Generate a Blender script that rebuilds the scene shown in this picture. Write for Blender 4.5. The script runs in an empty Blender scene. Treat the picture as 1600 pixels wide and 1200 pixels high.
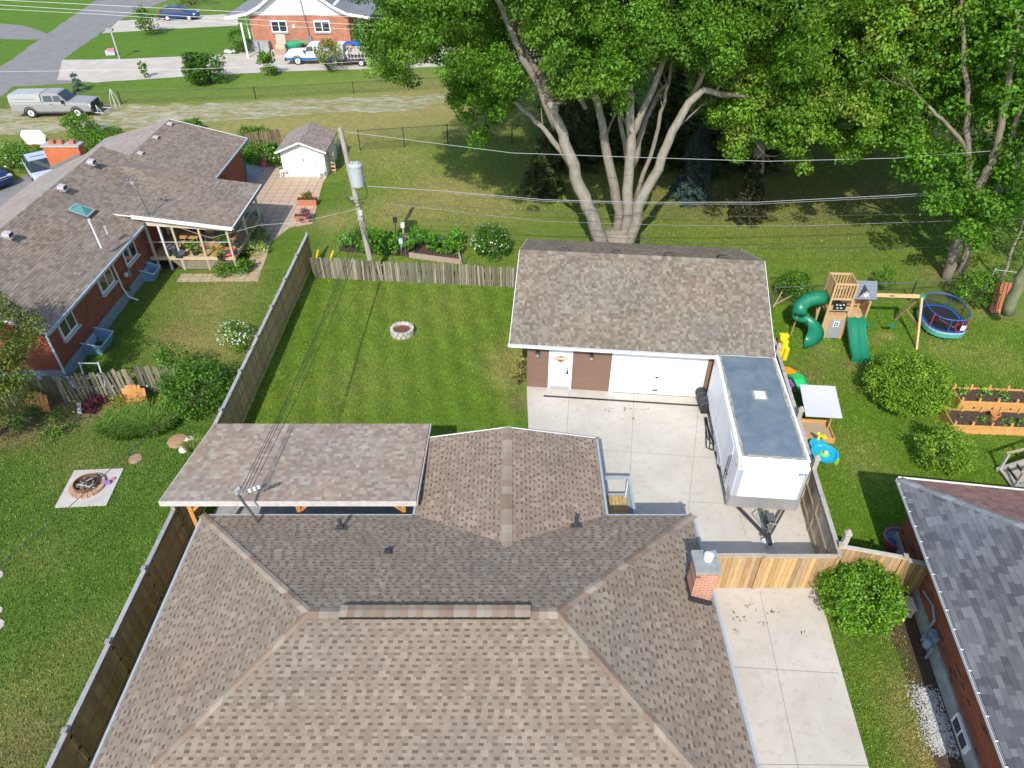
import bpy, math, random
import numpy as np
from mathutils import Vector, Matrix
scene = bpy.context.scene
# ---------------------------------------------------------------- camera, sky, sun, exposure
F_PX, PITCH, CAM_H = 1109.0, math.radians(38.93), 20.0
cam = bpy.data.cameras.new('camera'); cam_o = bpy.data.objects.new('camera', cam)
scene.collection.objects.link(cam_o); scene.camera = cam_o
cam.sensor_width = 36.0; cam.lens = 36.0 * F_PX / 1600.0; cam.clip_start = 0.1; cam.clip_end = 2000
cam_o.location = (0, 0, CAM_H); cam_o.rotation_euler = (math.pi/2 - PITCH, 0, 0)
SUN_EL, SUN_AZ = math.radians(42.5), math.radians(12)
world = bpy.data.worlds.new('World'); scene.world = world; world.use_nodes = True
wn = world.node_tree.nodes; sky = wn.new('ShaderNodeTexSky'); sky.sky_type = 'NISHITA'
sky.sun_disc = False; sky.sun_elevation = SUN_EL; sky.sun_rotation = math.pi + SUN_AZ
sky.air_density = 1.0; sky.dust_density = 1.0; sky.ozone_density = 2.0
world.node_tree.links.new(sky.outputs[0], wn['Background'].inputs[0]); wn['Background'].inputs[1].default_value = 0.15
sun = bpy.data.lights.new('sun', 'SUN'); sun.energy = 2.95; sun.angle = math.radians(0.5); sun.color = (1.0, 0.95, 0.87)
sun_o = bpy.data.objects.new('sun', sun); scene.collection.objects.link(sun_o)
sdir = Vector((math.sin(SUN_AZ)*math.cos(SUN_EL), math.cos(SUN_AZ)*math.cos(SUN_EL), -math.sin(SUN_EL)))
sun_o.rotation_euler = sdir.to_track_quat('-Z', 'Y').to_euler()
scene.view_settings.view_transform = 'Standard'; scene.view_settings.look = 'None'
scene.view_settings.exposure = 0.66; scene.view_settings.gamma = 1.0
scene.render.engine = 'CYCLES'; scene.cycles.max_bounces = 6; scene.cycles.transparent_max_bounces = 8

# ---------------------------------------------------------------- survey helpers: from the photograph's rays to metres
SP, CP = math.sin(PITCH), math.cos(PITCH)
def ray(u, v):
    x = (u-800)/F_PX; y = (v-600)/F_PX
    return Vector((x, CP - y*SP, -SP - y*CP))
def G(u, v, z=0.0):
    d = ray(u, v); t = (z-CAM_H)/d.z
    return Vector((d.x*t, d.y*t, z))
def P(u, v, Y):
    d = ray(u, v); t = Y/d.y
    return Vector((d.x*t, Y, CAM_H + d.z*t))
def proj(p):
    Y = p[1]; h = CAM_H-p[2]; t = Y*CP + h*SP
    return 800 + F_PX*p[0]/t, 600 + F_PX*(h*CP - Y*SP)/t
# ---------------------------------------------------------------- materials
def new_mat(name):
    m = bpy.data.materials.new(name); m.use_nodes = True
    nt = m.node_tree; b = nt.nodes['Principled BSDF']; return m, nt, b
def nd(nt, t, **k):
    n = nt.nodes.new(t)
    for a, v in k.items():
        if a in n.bl_rna.properties.keys(): setattr(n, a, v)
        else: n.inputs[a.replace('_', ' ')].default_value = v
    return n
def rgb(c): return (c[0], c[1], c[2], 1.0)
def mixc(nt, fac, a, b, mode='MIX'):
    n = nt.nodes.new('ShaderNodeMix'); n.data_type = 'RGBA'; n.blend_type = mode
    for sock, val in ((n.inputs[0], fac), (n.inputs[6], a), (n.inputs[7], b)):
        if hasattr(val, 'type') and hasattr(val, 'links'): nt.links.new(val, sock)
        elif isinstance(val, (int, float)): sock.default_value = val
        else: sock.default_value = rgb(val)
    return n.outputs[2]
def ramp(nt, src, p0, p1):
    n = nt.nodes.new('ShaderNodeMapRange'); n.inputs[1].default_value = p0; n.inputs[2].default_value = p1
    nt.links.new(src, n.inputs[0]); return n.outputs[0]
def noise(nt, co, scale, detail=4, rough=.6, dist=0):
    n = nt.nodes.new('ShaderNodeTexNoise'); n.inputs['Scale'].default_value = scale
    n.inputs['Detail'].default_value = detail; n.inputs['Roughness'].default_value = rough
    n.inputs['Distortion'].default_value = dist
    nt.links.new(co, n.inputs['Vector']); return n.outputs[0]
def coords(nt, scale=(1, 1, 1), rot=(0, 0, 0)):
    g = nt.nodes.new('ShaderNodeNewGeometry'); mp = nt.nodes.new('ShaderNodeMapping')
    mp.inputs['Scale'].default_value = scale; mp.inputs['Rotation'].default_value = rot
    nt.links.new(g.outputs['Position'], mp.inputs[0]); return mp.outputs[0]
def bump(nt, b, h, strength=.4, dist=.02):
    n = nt.nodes.new('ShaderNodeBump'); n.inputs['Strength'].default_value = strength; n.inputs['Distance'].default_value = dist
    nt.links.new(h, n.inputs['Height']); nt.links.new(n.outputs[0], b.inputs['Normal'])
def simple(name, c, rough=.6, metal=0, var=.15, scale=6, bmp=0, spec=.5, c2=None, fine=40):
    """one colour with weathering: soft blotches plus fine grain"""
    m, nt, b = new_mat(name); co = coords(nt)
    n1 = noise(nt, co, scale, 5); n2 = noise(nt, co, fine, 3)
    lo = tuple(x*(1-var) for x in c); hi = c2 or tuple(min(1, x*(1+var)) for x in c)
    col = mixc(nt, ramp(nt, n1, .3, .7), lo, hi)
    col = mixc(nt, ramp(nt, n2, .2, .8), col, mixc(nt, 1.0, col, (1-var, 1-var, 1-var), 'MULTIPLY'))
    nt.links.new(col, b.inputs['Base Color']); b.inputs['Roughness'].default_value = rough
    b.inputs['Metallic'].default_value = metal; b.inputs['Specular IOR Level'].default_value = spec
    if bmp: bump(nt, b, n2, bmp, .01)
    return m
def attr_mat(name, rough=.8, var=.2, scale=8, fine=60, bmp=.3, stretch=(1, 1, 1), spec=.3, trans=0, rot=(0, 0, 0), dist=.01):
    """colour attribute times procedural grain"""
    m, nt, b = new_mat(name); co = coords(nt, stretch, rot)
    a = nt.nodes.new('ShaderNodeAttribute'); a.attribute_name = 'Col'
    n1 = noise(nt, co, scale, 5); n2 = noise(nt, co, fine, 2)
    col = mixc(nt, ramp(nt, n1, .3, .7), a.outputs[0], mixc(nt, 1.0, a.outputs[0], (1-var,)*3, 'MULTIPLY'))
    col = mixc(nt, ramp(nt, n2, .3, .7), col, mixc(nt, 1.0, col, (1+var, 1+var, 1+var*.9), 'MULTIPLY'))
    nt.links.new(col, b.inputs['Base Color']); b.inputs['Roughness'].default_value = rough
    b.inputs['Specular IOR Level'].default_value = spec
    if trans:
        tr = nt.nodes.new('ShaderNodeBsdfTranslucent'); nt.links.new(mixc(nt, 1.0, col, (1.3, 1.4, .5), 'MULTIPLY'), tr.inputs[0])
        mx = nt.nodes.new('ShaderNodeMixShader'); mx.inputs[0].default_value = trans
        nt.links.new(b.outputs[0], mx.inputs[1]); nt.links.new(tr.outputs[0], mx.inputs[2])
        nt.links.new(mx.outputs[0], nt.nodes['Material Output'].inputs[0])
    if bmp: bump(nt, b, n2, bmp, dist)
    return m
def brick_mat(name, c1, c2, mortar, axis='x', sc=1.0, dark=None, darkamt=.1):
    m, nt, b = new_mat(name)
    g = nt.nodes.new('ShaderNodeNewGeometry'); sx = nt.nodes.new('ShaderNodeSeparateXYZ'); cx = nt.nodes.new('ShaderNodeCombineXYZ')
    nt.links.new(g.outputs['Position'], sx.inputs[0])
    nt.links.new(sx.outputs['X' if axis == 'x' else 'Y'], cx.inputs[0]); nt.links.new(sx.outputs['Z'], cx.inputs[1])
    br = nt.nodes.new('ShaderNodeTexBrick'); nt.links.new(cx.outputs[0], br.inputs[0])
    br.inputs['Scale'].default_value = 1.0; br.inputs['Brick Width'].default_value = .22*sc; br.inputs['Row Height'].default_value = .075*sc
    br.inputs['Mortar Size'].default_value = .008*sc; br.inputs['Color1'].default_value = rgb(c1); br.inputs['Color2'].default_value = rgb(c2)
    br.inputs['Mortar'].default_value = rgb(mortar); br.inputs['Bias'].default_value = -.1
    n = noise(nt, g.outputs['Position'], 1.6, 5); col = mixc(nt, ramp(nt, n, .35, .7), br.outputs[0], mixc(nt, 1.0, br.outputs[0], (.72, .7, .68), 'MULTIPLY'))
    if dark:
        br2 = nt.nodes.new('ShaderNodeTexBrick'); nt.links.new(cx.outputs[0], br2.inputs[0])
        br2.inputs['Brick Width'].default_value = .22*sc; br2.inputs['Row Height'].default_value = .075*sc; br2.inputs['Mortar Size'].default_value = 0
        br2.inputs['Scale'].default_value = 1.0; br2.inputs['Color1'].default_value = (0, 0, 0, 1); br2.inputs['Color2'].default_value = (1, 1, 1, 1)
        col = mixc(nt, ramp(nt, br2.outputs[0], 1-darkamt, 1-darkamt+.02), col, dark)
    nt.links.new(col, b.inputs['Base Color']); b.inputs['Roughness'].default_value = .9
    bump(nt, b, br.outputs['Fac'], -.5, .01); return m
def glass_mat(name, c=(.03, .04, .05), rough=.05):
    m, nt, b = new_mat(name); b.inputs['Base Color'].default_value = rgb(c); b.inputs['Roughness'].default_value = rough
    b.inputs['Specular IOR Level'].default_value = .8; return m
# ---------------------------------------------------------------- mesh builder
LOC = {}
def TN(c, a, b, rr=random.Random(77)):
    k = rr.uniform(a, b); return tuple(x*k for x in c)
def TN2(c, seed, a, b):
    k = random.Random(seed).uniform(a, b); return tuple(x*k for x in c)
class MB:
    def __init__(s, rz=0, t=(0, 0, 0)):
        s.v = []; s.f = []; s.m = []; s.c = []; s.cur = (1, 1, 1); s.R = Matrix.Rotation(rz, 3, 'Z'); s.t = Vector(t); s.id = (rz == 0 and tuple(t) == (0, 0, 0))
    def add(s, vs, fs, m=0, c=None):
        n = len(s.v)
        if s.id: s.v += [tuple(p) for p in vs]
        else: s.v += [tuple(s.R @ Vector(p) + s.t) for p in vs]
        c = c or s.cur
        for f in fs: s.f.append(tuple(i+n for i in f)); s.m.append(m); s.c.append(c)
        return s
    def box(s, c, d, m=0, rz=0, col=None, rx=0, ry=0):
        x, y, z = d[0]/2, d[1]/2, d[2]/2
        vs = [Vector((i*x, j*y, k*z)) for i in (-1, 1) for j in (-1, 1) for k in (-1, 1)]
        if rz or rx or ry:
            R = Matrix.Rotation(rz, 3, 'Z') @ Matrix.Rotation(ry, 3, 'Y') @ Matrix.Rotation(rx, 3, 'X'); vs = [R @ p for p in vs]
        vs = [p + Vector(c) for p in vs]
        return s.add(vs, [(0, 1, 3, 2), (4, 6, 7, 5), (0, 4, 5, 1), (2, 3, 7, 6), (0, 2, 6, 4), (1, 5, 7, 3)], m, col)
    def beam(s, a, b, w, h, m=0, up=(0, 0, 1), col=None):
        a, b = Vector(a), Vector(b); d = (b-a).normalized(); u = Vector(up)
        if abs(d.dot(u)) > .95: u = Vector((0, 1, 0))
        r = d.cross(u).normalized(); u = r.cross(d)
        vs = [q + r*i*w/2 + u*k*h/2 for q in (a, b) for i in (-1, 1) for k in (-1, 1)]
        return s.add(vs, [(0, 1, 3, 2), (4, 6, 7, 5), (0, 4, 5, 1), (2, 3, 7, 6), (0, 2, 6, 4), (1, 5, 7, 3)], m, col)
    def tube(s, pts, rads, n=8, m=0, col=None, caps=True):
        pts = [Vector(p) for p in pts]
        if isinstance(rads, (int, float)): rads = [rads]*len(pts)
        vs = []; fs = []; prev = None
        for i, p in enumerate(pts):
            d = (pts[min(i+1, len(pts)-1)] - pts[max(i-1, 0)]).normalized()
            if prev is None:
                a = d.cross(Vector((0, 0, 1)) if abs(d.z) < .9 else Vector((1, 0, 0))).normalized()
            else: a = (prev - d*prev.dot(d)).normalized()
            prev = a; b = d.cross(a)
            for k in range(n):
                t = 2*math.pi*k/n; vs.append(p + (a*math.cos(t) + b*math.sin(t))*rads[i])
        for i in range(len(pts)-1):
            for k in range(n):
                k2 = (k+1) % n; fs.append((i*n+k, i*n+k2, (i+1)*n+k2, (i+1)*n+k))
        if caps: fs.append(tuple(range(n-1, -1, -1))); fs.append(tuple((len(pts)-1)*n+k for k in range(n)))
        return s.add(vs, fs, m, col)
    def lathe(s, c, prof, n=16, m=0, col=None, cap=True):
        vs = []; fs = []; c = Vector(c)
        for r, z in prof:
            for k in range(n): t = 2*math.pi*k/n; vs.append(c + Vector((r*math.cos(t), r*math.sin(t), z)))
        for i in range(len(prof)-1):
            for k in range(n): k2 = (k+1) % n; fs.append((i*n+k, i*n+k2, (i+1)*n+k2, (i+1)*n+k))
        if cap: fs.append(tuple(range(n-1, -1, -1))); fs.append(tuple((len(prof)-1)*n+k for k in range(n)))
        return s.add(vs, fs, m, col)
    def ext(s, poly, vec, m=0, col=None):
        n = len(poly); vec = Vector(vec); a = [Vector(p) for p in poly]; vs = a + [p+vec for p in a]
        fs = [tuple(range(n-1, -1, -1)), tuple(range(n, 2*n))] + [(i, (i+1) % n, (i+1) % n+n, i+n) for i in range(n)]
        return s.add(vs, fs, m, col)
    def slab(s, poly, z0, z1, m=0, col=None):
        return s.ext([(p[0], p[1], z0) for p in poly], (0, 0, z1-z0), m, col)
    def face(s, poly, m=0, col=None): return s.add(poly, [tuple(range(len(poly)))], m, col)
    def build(s, name, mats, parent=None, origin=None, local=False, smooth=False, bevel=0):
        off = Vector((0, 0, 0))
        if parent is not None and not local: off = LOC.get(parent.name, Vector((0, 0, 0)))
        elif origin is not None: off = Vector(origin)
        me = bpy.data.meshes.new(name); me.from_pydata([tuple(Vector(p)-off) for p in s.v], [], s.f)
        if not isinstance(mats, (list, tuple)): mats = [mats]
        for mm in mats: me.materials.append(mm)
        me.polygons.foreach_set('material_index', s.m)
        lt = np.array([len(f) for f in s.f]); cc = np.repeat(np.c_[np.array(s.c, float), np.ones(len(s.c))], lt, 0)
        at = me.color_attributes.new('Col', 'FLOAT_COLOR', 'CORNER'); at.data.foreach_set('color', cc.ravel())
        if smooth: me.polygons.foreach_set('use_smooth', [True]*len(s.f))
        me.update(); o = bpy.data.objects.new(name, me); scene.collection.objects.link(o)
        if parent is not None: o.parent = parent; LOC[o.name] = LOC.get(parent.name, Vector((0, 0, 0)))
        elif origin is not None: o.location = origin; LOC[o.name] = Vector(origin)
        if bevel:
            bm = o.modifiers.new('bevel', 'BEVEL'); bm.width = bevel; bm.segments = 2; bm.limit_method = 'ANGLE'
        return o
def tag(o, label=None, cat=None, group=None, kind=None):
    if label: o['label'] = label
    if cat: o['category'] = cat
    if group: o['group'] = group
    if kind: o['kind'] = kind
    return o
def thing(name, label, cat, loc=(0, 0, 0), rz=0, group=None):
    o = bpy.data.objects.new(name, None); scene.collection.objects.link(o); o.location = loc; o.rotation_euler = (0, 0, rz)
    o.empty_display_size = .3; LOC[o.name] = Vector(loc); return tag(o, label, cat, group)
def copy_tree(o, parent=None):
    c = o.copy(); scene.collection.objects.link(c)
    if parent is not None: c.parent = parent; c.matrix_parent_inverse = o.matrix_parent_inverse.copy()
    for ch in [x for x in scene.objects if x.parent == o]: copy_tree(ch, c)
    return c
def np_mesh(name, V, Fq, C, mat, parent=None, origin=None):
    off = np.zeros(3)
    if parent is not None: off = np.array(LOC.get(parent.name, Vector((0, 0, 0))))
    elif origin is not None: off = np.array(origin)
    V = np.asarray(V, np.float32) - off.astype(np.float32); k = Fq.shape[1]; n = len(Fq)
    me = bpy.data.meshes.new(name); me.vertices.add(len(V)); me.vertices.foreach_set('co', V.ravel().astype(np.float32))
    me.loops.add(n*k); me.loops.foreach_set('vertex_index', Fq.ravel().astype(np.int32))
    me.polygons.add(n); me.polygons.foreach_set('loop_start', np.arange(0, n*k, k, dtype=np.int32))
    me.update(calc_edges=True)
    at = me.color_attributes.new('Col', 'FLOAT_COLOR', 'CORNER')
    if len(C) == n: C = np.repeat(C, k, 0)
    at.data.foreach_set('color', np.c_[C, np.ones(len(C))].astype(np.float32).ravel())
    me.materials.append(mat); o = bpy.data.objects.new(name, me); scene.collection.objects.link(o)
    if parent is not None: o.parent = parent; LOC[o.name] = LOC.get(parent.name, Vector((0, 0, 0)))
    elif origin is not None: o.location = origin
    return o
# ---------------------------------------------------------------- shared materials
M = {}
M['shingle'] = attr_mat('asphalt_shingle', .95, .14, 3, 160, .5, spec=.12, dist=.004)
M['wood'] = attr_mat('sawn_wood', .8, .3, 5, 30, .35, stretch=(6, 6, .5), spec=.2)
M['woodh'] = attr_mat('sawn_wood_lengthwise', .8, .28, 3, 24, .35, stretch=(2, 2, 2), spec=.2)
M['leaf'] = attr_mat('foliage', .5, .12, 1.2, 8, 0, spec=.3, trans=.28)
M['bark'] = attr_mat('bark', .95, .35, 4, 16, .9, stretch=(1.4, 1.4, .5), spec=.1, dist=.04)
M['attr'] = attr_mat('painted_surface', .55, .06, 5, 60, .08, spec=.4)
M['plastic'] = attr_mat('moulded_plastic', .35, .07, 3, 50, .04, spec=.5)
M['white'] = simple('white_paint', (.80, .80, .78), .45, var=.05)
M['whitemetal'] = simple('white_aluminium', (.78, .79, .80), .35, var=.05)
M['steel'] = simple('galvanised_steel', (.45, .47, .49), .4, .7, var=.2, scale=9)
M['darkmetal'] = simple('dark_metal', (.05, .05, .055), .45, .4)
M['black'] = simple('black_rubber', (.02, .02, .022), .7)
M['gutter'] = simple('pale_grey_gutter', (.36, .42, .46), .4, var=.08)
M['glass'] = glass_mat('window_glass')
M['terracotta'] = simple('terracotta', (.45, .17, .09), .8)
M['soil'] = simple('garden_soil', (.09, .055, .035), .98, var=.4, scale=9, bmp=.8)
M['stone'] = simple('pale_stone', (.42, .40, .36), .9, var=.25, scale=7, bmp=.5)
M['conc'] = simple('foundation_concrete', (.36, .37, .37), .9, var=.2, scale=3, bmp=.3)
# ================================================================ GROUND
rng = np.random.default_rng(7)
def inpoly(X, Y, poly):
    r = np.zeros(X.shape, bool); n = len(poly)
    for i in range(n):
        x0, y0 = poly[i][0], poly[i][1]; x1, y1 = poly[(i+1) % n][0], poly[(i+1) % n][1]
        c = ((y0 > Y) != (y1 > Y)); xi = (x1-x0)*(Y-y0)/(y1-y0+1e-12)+x0; r ^= c & (X < xi)
    return r
GREEN = np.array((.105, .165, .022)); PARK = np.array((.135, .205, .034)); DRY = np.array((.32, .265, .115))
BRIGHT = np.array((.11, .235, .022)); DIRT = np.array((.23, .16, .095))
SPOTS = [  # photo position, radius in metres, colour, amount
 (700,305,4.2,DRY,.62),(620,332,2.4,DRY,.6),(775,325,2.6,DRY,.5),(660,262,3,DRY,.2),(600,250,3,DRY,.4),(520,345,1.6,DRY,.6),
 (850,300,3,DRY,.15),(690,290,2.2,DRY,.3),(1180,350,3,DRY,.15),(1280,345,3.2,DIRT,.35),(1100,300,3,DIRT,.4),(1360,310,3,DIRT,.3),(1230,300,4,DIRT,.35),
 (470,158,9,DRY,.7),(620,165,9,DRY,.7),(380,205,5,DRY,.6),(560,210,4,DRY,.35),(250,175,8,DRY,.5),(700,150,9,DRY,.5),(450,190,6,DRY,.6),(120,230,6,DRY,.5),
 (330,470,2.6,DRY,.55),(300,535,2.0,DRY,.55),(365,540,1.4,DRY,.7),(360,430,2,DRY,.3),(275,525,1.2,DIRT,.5),
 (800,560,1.5,DRY,.6),(795,590,1.0,DRY,.5),(812,630,.8,DIRT,.5),(560,600,3,DRY,.18),(690,480,3,DRY,.2),(560,470,2,DRY,.15),
 (130,720,1.6,DRY,.25),(60,870,1.2,DRY,.18),(40,1170,1.3,DIRT,.5),(30,1100,1.5,DRY,.3),(140,1000,1.4,DRY,.2),(210,715,.5,DIRT,.4),(120,640,1.6,DIRT,.75),(60,650,1.6,DIRT,.85),(10,670,1.5,DIRT,.8),(180,640,1.0,DIRT,.6),
 (1290,545,.7,DRY,.5),(1385,525,.45,DRY,.9),(1370,535,.35,DIRT,.8),(1540,480,1.7,DRY,.45),(1470,545,1.3,DRY,.3),(1350,590,1.6,DRY,.2),(1260,590,1.1,DIRT,.45),(1280,560,1.0,DIRT,.3),(1330,570,.6,DIRT,.5),(1560,560,2,DRY,.3),
 (1500,650,2,DRY,.15),(1335,700,1.5,DRY,.25),(1360,740,1.2,DRY,.25),(1430,1000,.7,DRY,.3),(1420,1090,.9,DRY,.6),(1440,1160,.8,DRY,.7),(1460,1195,.8,DRY,.7),(1400,985,.5,DRY,.5),(1500,430,1.3,DIRT,.5),(1560,480,1.0,DIRT,.6),
 (445,350,1.2,DRY,.4),(280,10,6,DRY,.25),(90,130,3,DRY,.2),(500,135,9,BRIGHT,.5),(300,150,8,BRIGHT,.5),(1250,510,2.5,BRIGHT,.5),(1330,520,2,BRIGHT,.3),(1400,790,2,BRIGHT,.4),(300,830,2,BRIGHT,.25),
 (965,378,1.6,DIRT,.5),(1480,432,1.4,DIRT,.5),(1000,300,6,DIRT,.35),(1150,210,9,DIRT,.4),(1400,150,12,DIRT,.5),(870,240,5,DIRT,.3),(1120,330,3,DIRT,.25),(1380,290,5,DIRT,.3)]
ZONE = [([(-11.3,5),(1.0,5),(1.0,33.6),(-11.3,35)], np.array((.112,.192,.022))),
        ([(-40,0),(-11.3,0),(-11.3,23.5),(-40,24)], np.array((.088,.162,.026))),
        ([(-20,24),(-11.3,24),(-11.3,47),(-20,47)], np.array((.105,.178,.024))),
        ([(10.3,12),(11.7,31.5),(34,31.5),(34,8),(10.3,8)], np.array((.105,.195,.018))),
        ([(8,0),(8,13.9),(13,13.9),(13,0)], np.array((.125,.20,.028)))]
def ground_col(X, Y):
    C = np.zeros(X.shape+(3,)) + PARK
    for poly, c in ZONE: C[inpoly(X, Y, poly)] = c
    far = np.clip((Y-62)/6, 0, 1)[..., None]; C = C*(1-far) + np.array((.095, .19, .026))*far
    for u, v, r, c, a in SPOTS:
        g = G(u, v); d2 = ((X-g.x)**2 + (Y-g.y)**2)/(r*r); w = (a*np.exp(-d2*1.3))[..., None]; C = C*(1-w) + c*w
    # mowing stripes on the fenced back lawn
    inside = inpoly(X, Y, ZONE[0][0]); s = np.sin((X*.985 + Y*.17)*5.6); s2 = np.sin((X*.72 + Y*.69)*4.6)
    C[inside] *= (1 + .10*s + .05*s2)[inside][..., None]
    return C
xs = np.concatenate([np.linspace(-400, -60, 12), np.arange(-52, -30, 1.2), np.arange(-30, 30, .22), np.arange(30, 60, 1.2), np.linspace(64, 400, 12)])
ys = np.concatenate([np.linspace(-200, -8, 8), np.arange(-4, 62, .22), np.arange(62, 130, 1.0), np.linspace(135, 900, 16)])
X, Y = np.meshgrid(xs, ys); nx, ny = len(xs), len(ys)
C = ground_col(X, Y); V = np.stack([X, Y, np.zeros_like(X)], -1).reshape(-1, 3)
i = (np.arange(ny-1)[:, None]*nx + np.arange(nx-1)[None]).ravel(); Fq = np.stack([i, i+1, i+1+nx, i+nx], 1)
m, nt, b = new_mat('grass_ground'); co = coords(nt)
a = nt.nodes.new('ShaderNodeAttribute'); a.attribute_name = 'Col'
n0 = noise(nt, co, .55, 5, .65, .6); n1 = noise(nt, co, 2.6, 6, .7, .5); n2 = noise(nt, co, 22, 4, .7); n3 = noise(nt, co, 75, 3, .7)
col = mixc(nt, ramp(nt, n0, .35, .68), a.outputs[0], mixc(nt, 1.0, a.outputs[0], (1.20, 1.13, 1.12), 'MULTIPLY'))
col = mixc(nt, ramp(nt, n1, .38, .62), mixc(nt, 1.0, col, (.76, .88, .8), 'MULTIPLY'), mixc(nt, 1.0, col, (1.22, 1.08, 1.1), 'MULTIPLY'))
col = mixc(nt, ramp(nt, n2, .25, .75), mixc(nt, 1.0, col, (.52, .60, .52), 'MULTIPLY'), mixc(nt, 1.0, col, (1.45, 1.36, 1.4), 'MULTIPLY'))
col = mixc(nt, ramp(nt, n3, .25, .75), mixc(nt, 1.0, col, (.55, .6, .5), 'MULTIPLY'), mixc(nt, 1.0, col, (1.5, 1.45, 1.5), 'MULTIPLY'))
nt.links.new(col, b.inputs['Base Color']); b.inputs['Roughness'].default_value = .95; b.inputs['Specular IOR Level'].default_value = .1
bump(nt, b, n2, .9, .06); M['ground'] = m
g = np_mesh('ground', V, Fq, C.reshape(-1, 3)[Fq.ravel()], m); tag(g, kind='structure')

def sheet(name, pts, z, mat, kind='structure', n_edge=0, jit=0, seed=1):
    """flat sheet with thickness-free edge; pts in metres; edge may be made ragged"""
    pts = [Vector((p[0], p[1], 0)) for p in pts]
    if n_edge:
        r = random.Random(seed); q = []
        for i in range(len(pts)):
            a, b = pts[i], pts[(i+1) % len(pts)]; k = max(1, int((b-a).length/n_edge))
            for j in range(k): q.append(a.lerp(b, j/k) + Vector((r.uniform(-jit, jit), r.uniform(-jit, jit), 0)))
        pts = q
    mb = MB(); mb.face([(p.x, p.y, z) for p in pts]); o = mb.build(name, mat); tag(o, kind=kind); return o
M['asphalt'] = simple('road_asphalt', (.235, .222, .21), .9, var=.12, scale=.8, bmp=.3, fine=60)
m, nt, b = new_mat('driveway_concrete'); co = coords(nt)
n1 = noise(nt, co, .5, 6, .6, .4); n2 = noise(nt, co, 3.5, 6, .7); n3 = noise(nt, co, 90, 2)
col = mixc(nt, ramp(nt, n1, .3, .7), (.50, .455, .39), (.61, .57, .50)); col = mixc(nt, ramp(nt, n2, .52, .78), col, (.43, .385, .315))
col = mixc(nt, ramp(nt, n3, .3, .7), col, mixc(nt, 1.0, col, (.92, .92, .92), 'MULTIPLY'))
n5 = noise(nt, coords(nt, (1.1, .3, 1)), 1.1, 7, .75, .6); col = mixc(nt, ramp(nt, n5, .62, .90), col, (.43, .385, .32))
nt.links.new(col, b.inputs['Base Color']); b.inputs['Roughness'].default_value = .85; bump(nt, b, n3, .15, .005); M['drive'] = m
m, nt, b = new_mat('old_driveway_concrete'); co = coords(nt)
n1 = noise(nt, co, .6, 6, .6, .4); n2 = noise(nt, co, 5, 6, .7)
col = mixc(nt, ramp(nt, n1, .3, .7), (.44, .39, .32), (.56, .51, .44)); col = mixc(nt, ramp(nt, n2, .5, .8), col, (.36, .32, .26))
nt.links.new(col, b.inputs['Base Color']); b.inputs['Roughness'].default_value = .9; M['olddrive'] = m
m, nt, b = new_mat('worn_gravel'); co = coords(nt, (.30, 1, 1))
n1 = noise(nt, co, .9, 8, .75, .8); n2 = noise(nt, coords(nt), 14, 5, .8); n4 = noise(nt, coords(nt, (.35, 1, 1)), 3, 6, .75)
col = mixc(nt, ramp(nt, n2, .3, .7), (.30, .29, .27), (.68, .66, .62))
gr = mixc(nt, ramp(nt, n4, .4, .6), (.17, .19, .05), (.36, .29, .15))
fac = nt.nodes.new('ShaderNodeMath'); fac.operation = 'ADD'; nt.links.new(ramp(nt, n1, .38, .60), fac.inputs[0]); nt.links.new(ramp(nt, n4, .75, .35), fac.inputs[1])
f2 = nt.nodes.new('ShaderNodeMath'); f2.operation = 'MULTIPLY'; f2.inputs[1].default_value = .78; f2.use_clamp = True; nt.links.new(fac.outputs[0], f2.inputs[0])
nt.links.new(mixc(nt, f2.outputs[0], col, gr), b.inputs['Base Color']); b.inputs['Roughness'].default_value = .95; bump(nt, b, n2, .6, .03); M['gravel'] = m

# streets far left and the drives of the far house
sheet('road', [G(u, v) for u, v in ((-420,205),(-60,150),(60,62),(165,-10),(232,-22),(262,0),(190,30),(143,62),(100,92),(128,98),(150,128),(20,136),(-120,250))], .008, M['asphalt'], n_edge=1.5, jit=.12)
sheet('far_driveway', [G(u, v) for u, v in ((185,33),(300,24),(372,22),(372,40),(250,46),(160,52))], .012, M['olddrive'], n_edge=1.5, jit=.1)
sheet('gravel_driveway', [G(u, v) for u, v in ((98,94),(200,92),(330,86),(372,84),(395,72),(420,74),(640,70),(860,78),(860,96),(620,107),(440,112),(300,119),(150,129),(90,125))], .016, M['olddrive'], n_edge=1.5, jit=.1, seed=3)
sheet('gravel_lane', [G(u, v) for u, v in ((-200,170),(100,168),(190,163),(330,163),(500,155),(600,150),(700,148),(700,160),(600,172),(470,182),(330,192),(215,200),(120,206),(-200,216))], .012, M['gravel'], n_edge=.8, jit=.45, seed=5)
sheet('worn_track', [G(u, v) for u, v in ((570,173),(660,165),(662,171),(575,178))], .014, M['gravel'], n_edge=.5, jit=.2, seed=6)
sheet('far_cross_road', [G(u, v) for u, v in ((-500,20),(-100,28),(40,40),(85,55),(70,62),(-100,60),(-500,55))], .012, M['asphalt'], n_edge=3, jit=.2)

# back-yard pad and the side driveway
A_G = math.radians(-5.6)
GO = G(823, 604); gx = Vector((math.cos(A_G), math.sin(A_G), 0)); gy = Vector((-math.sin(A_G), math.cos(A_G), 0))
def GL(x, y, z=0): return GO + gx*x + gy*y + Vector((0, 0, z))
pad = [GL(0, -.01), (GL(9.9, -.01)), (11.35, 24.6, 0), (10.35, 14.05, 0), (10.1, 14.0, 0), (9.0, 2.0, 0), (5.0, 2.0, 0), (5.0, 14.9, 0), (.75, 14.9, 0)]
mb = MB(); mb.slab([(p[0], p[1]) for p in pad], -.05, .03); o = mb.build('driveway', M['drive']); tag(o, kind='structure')
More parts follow.
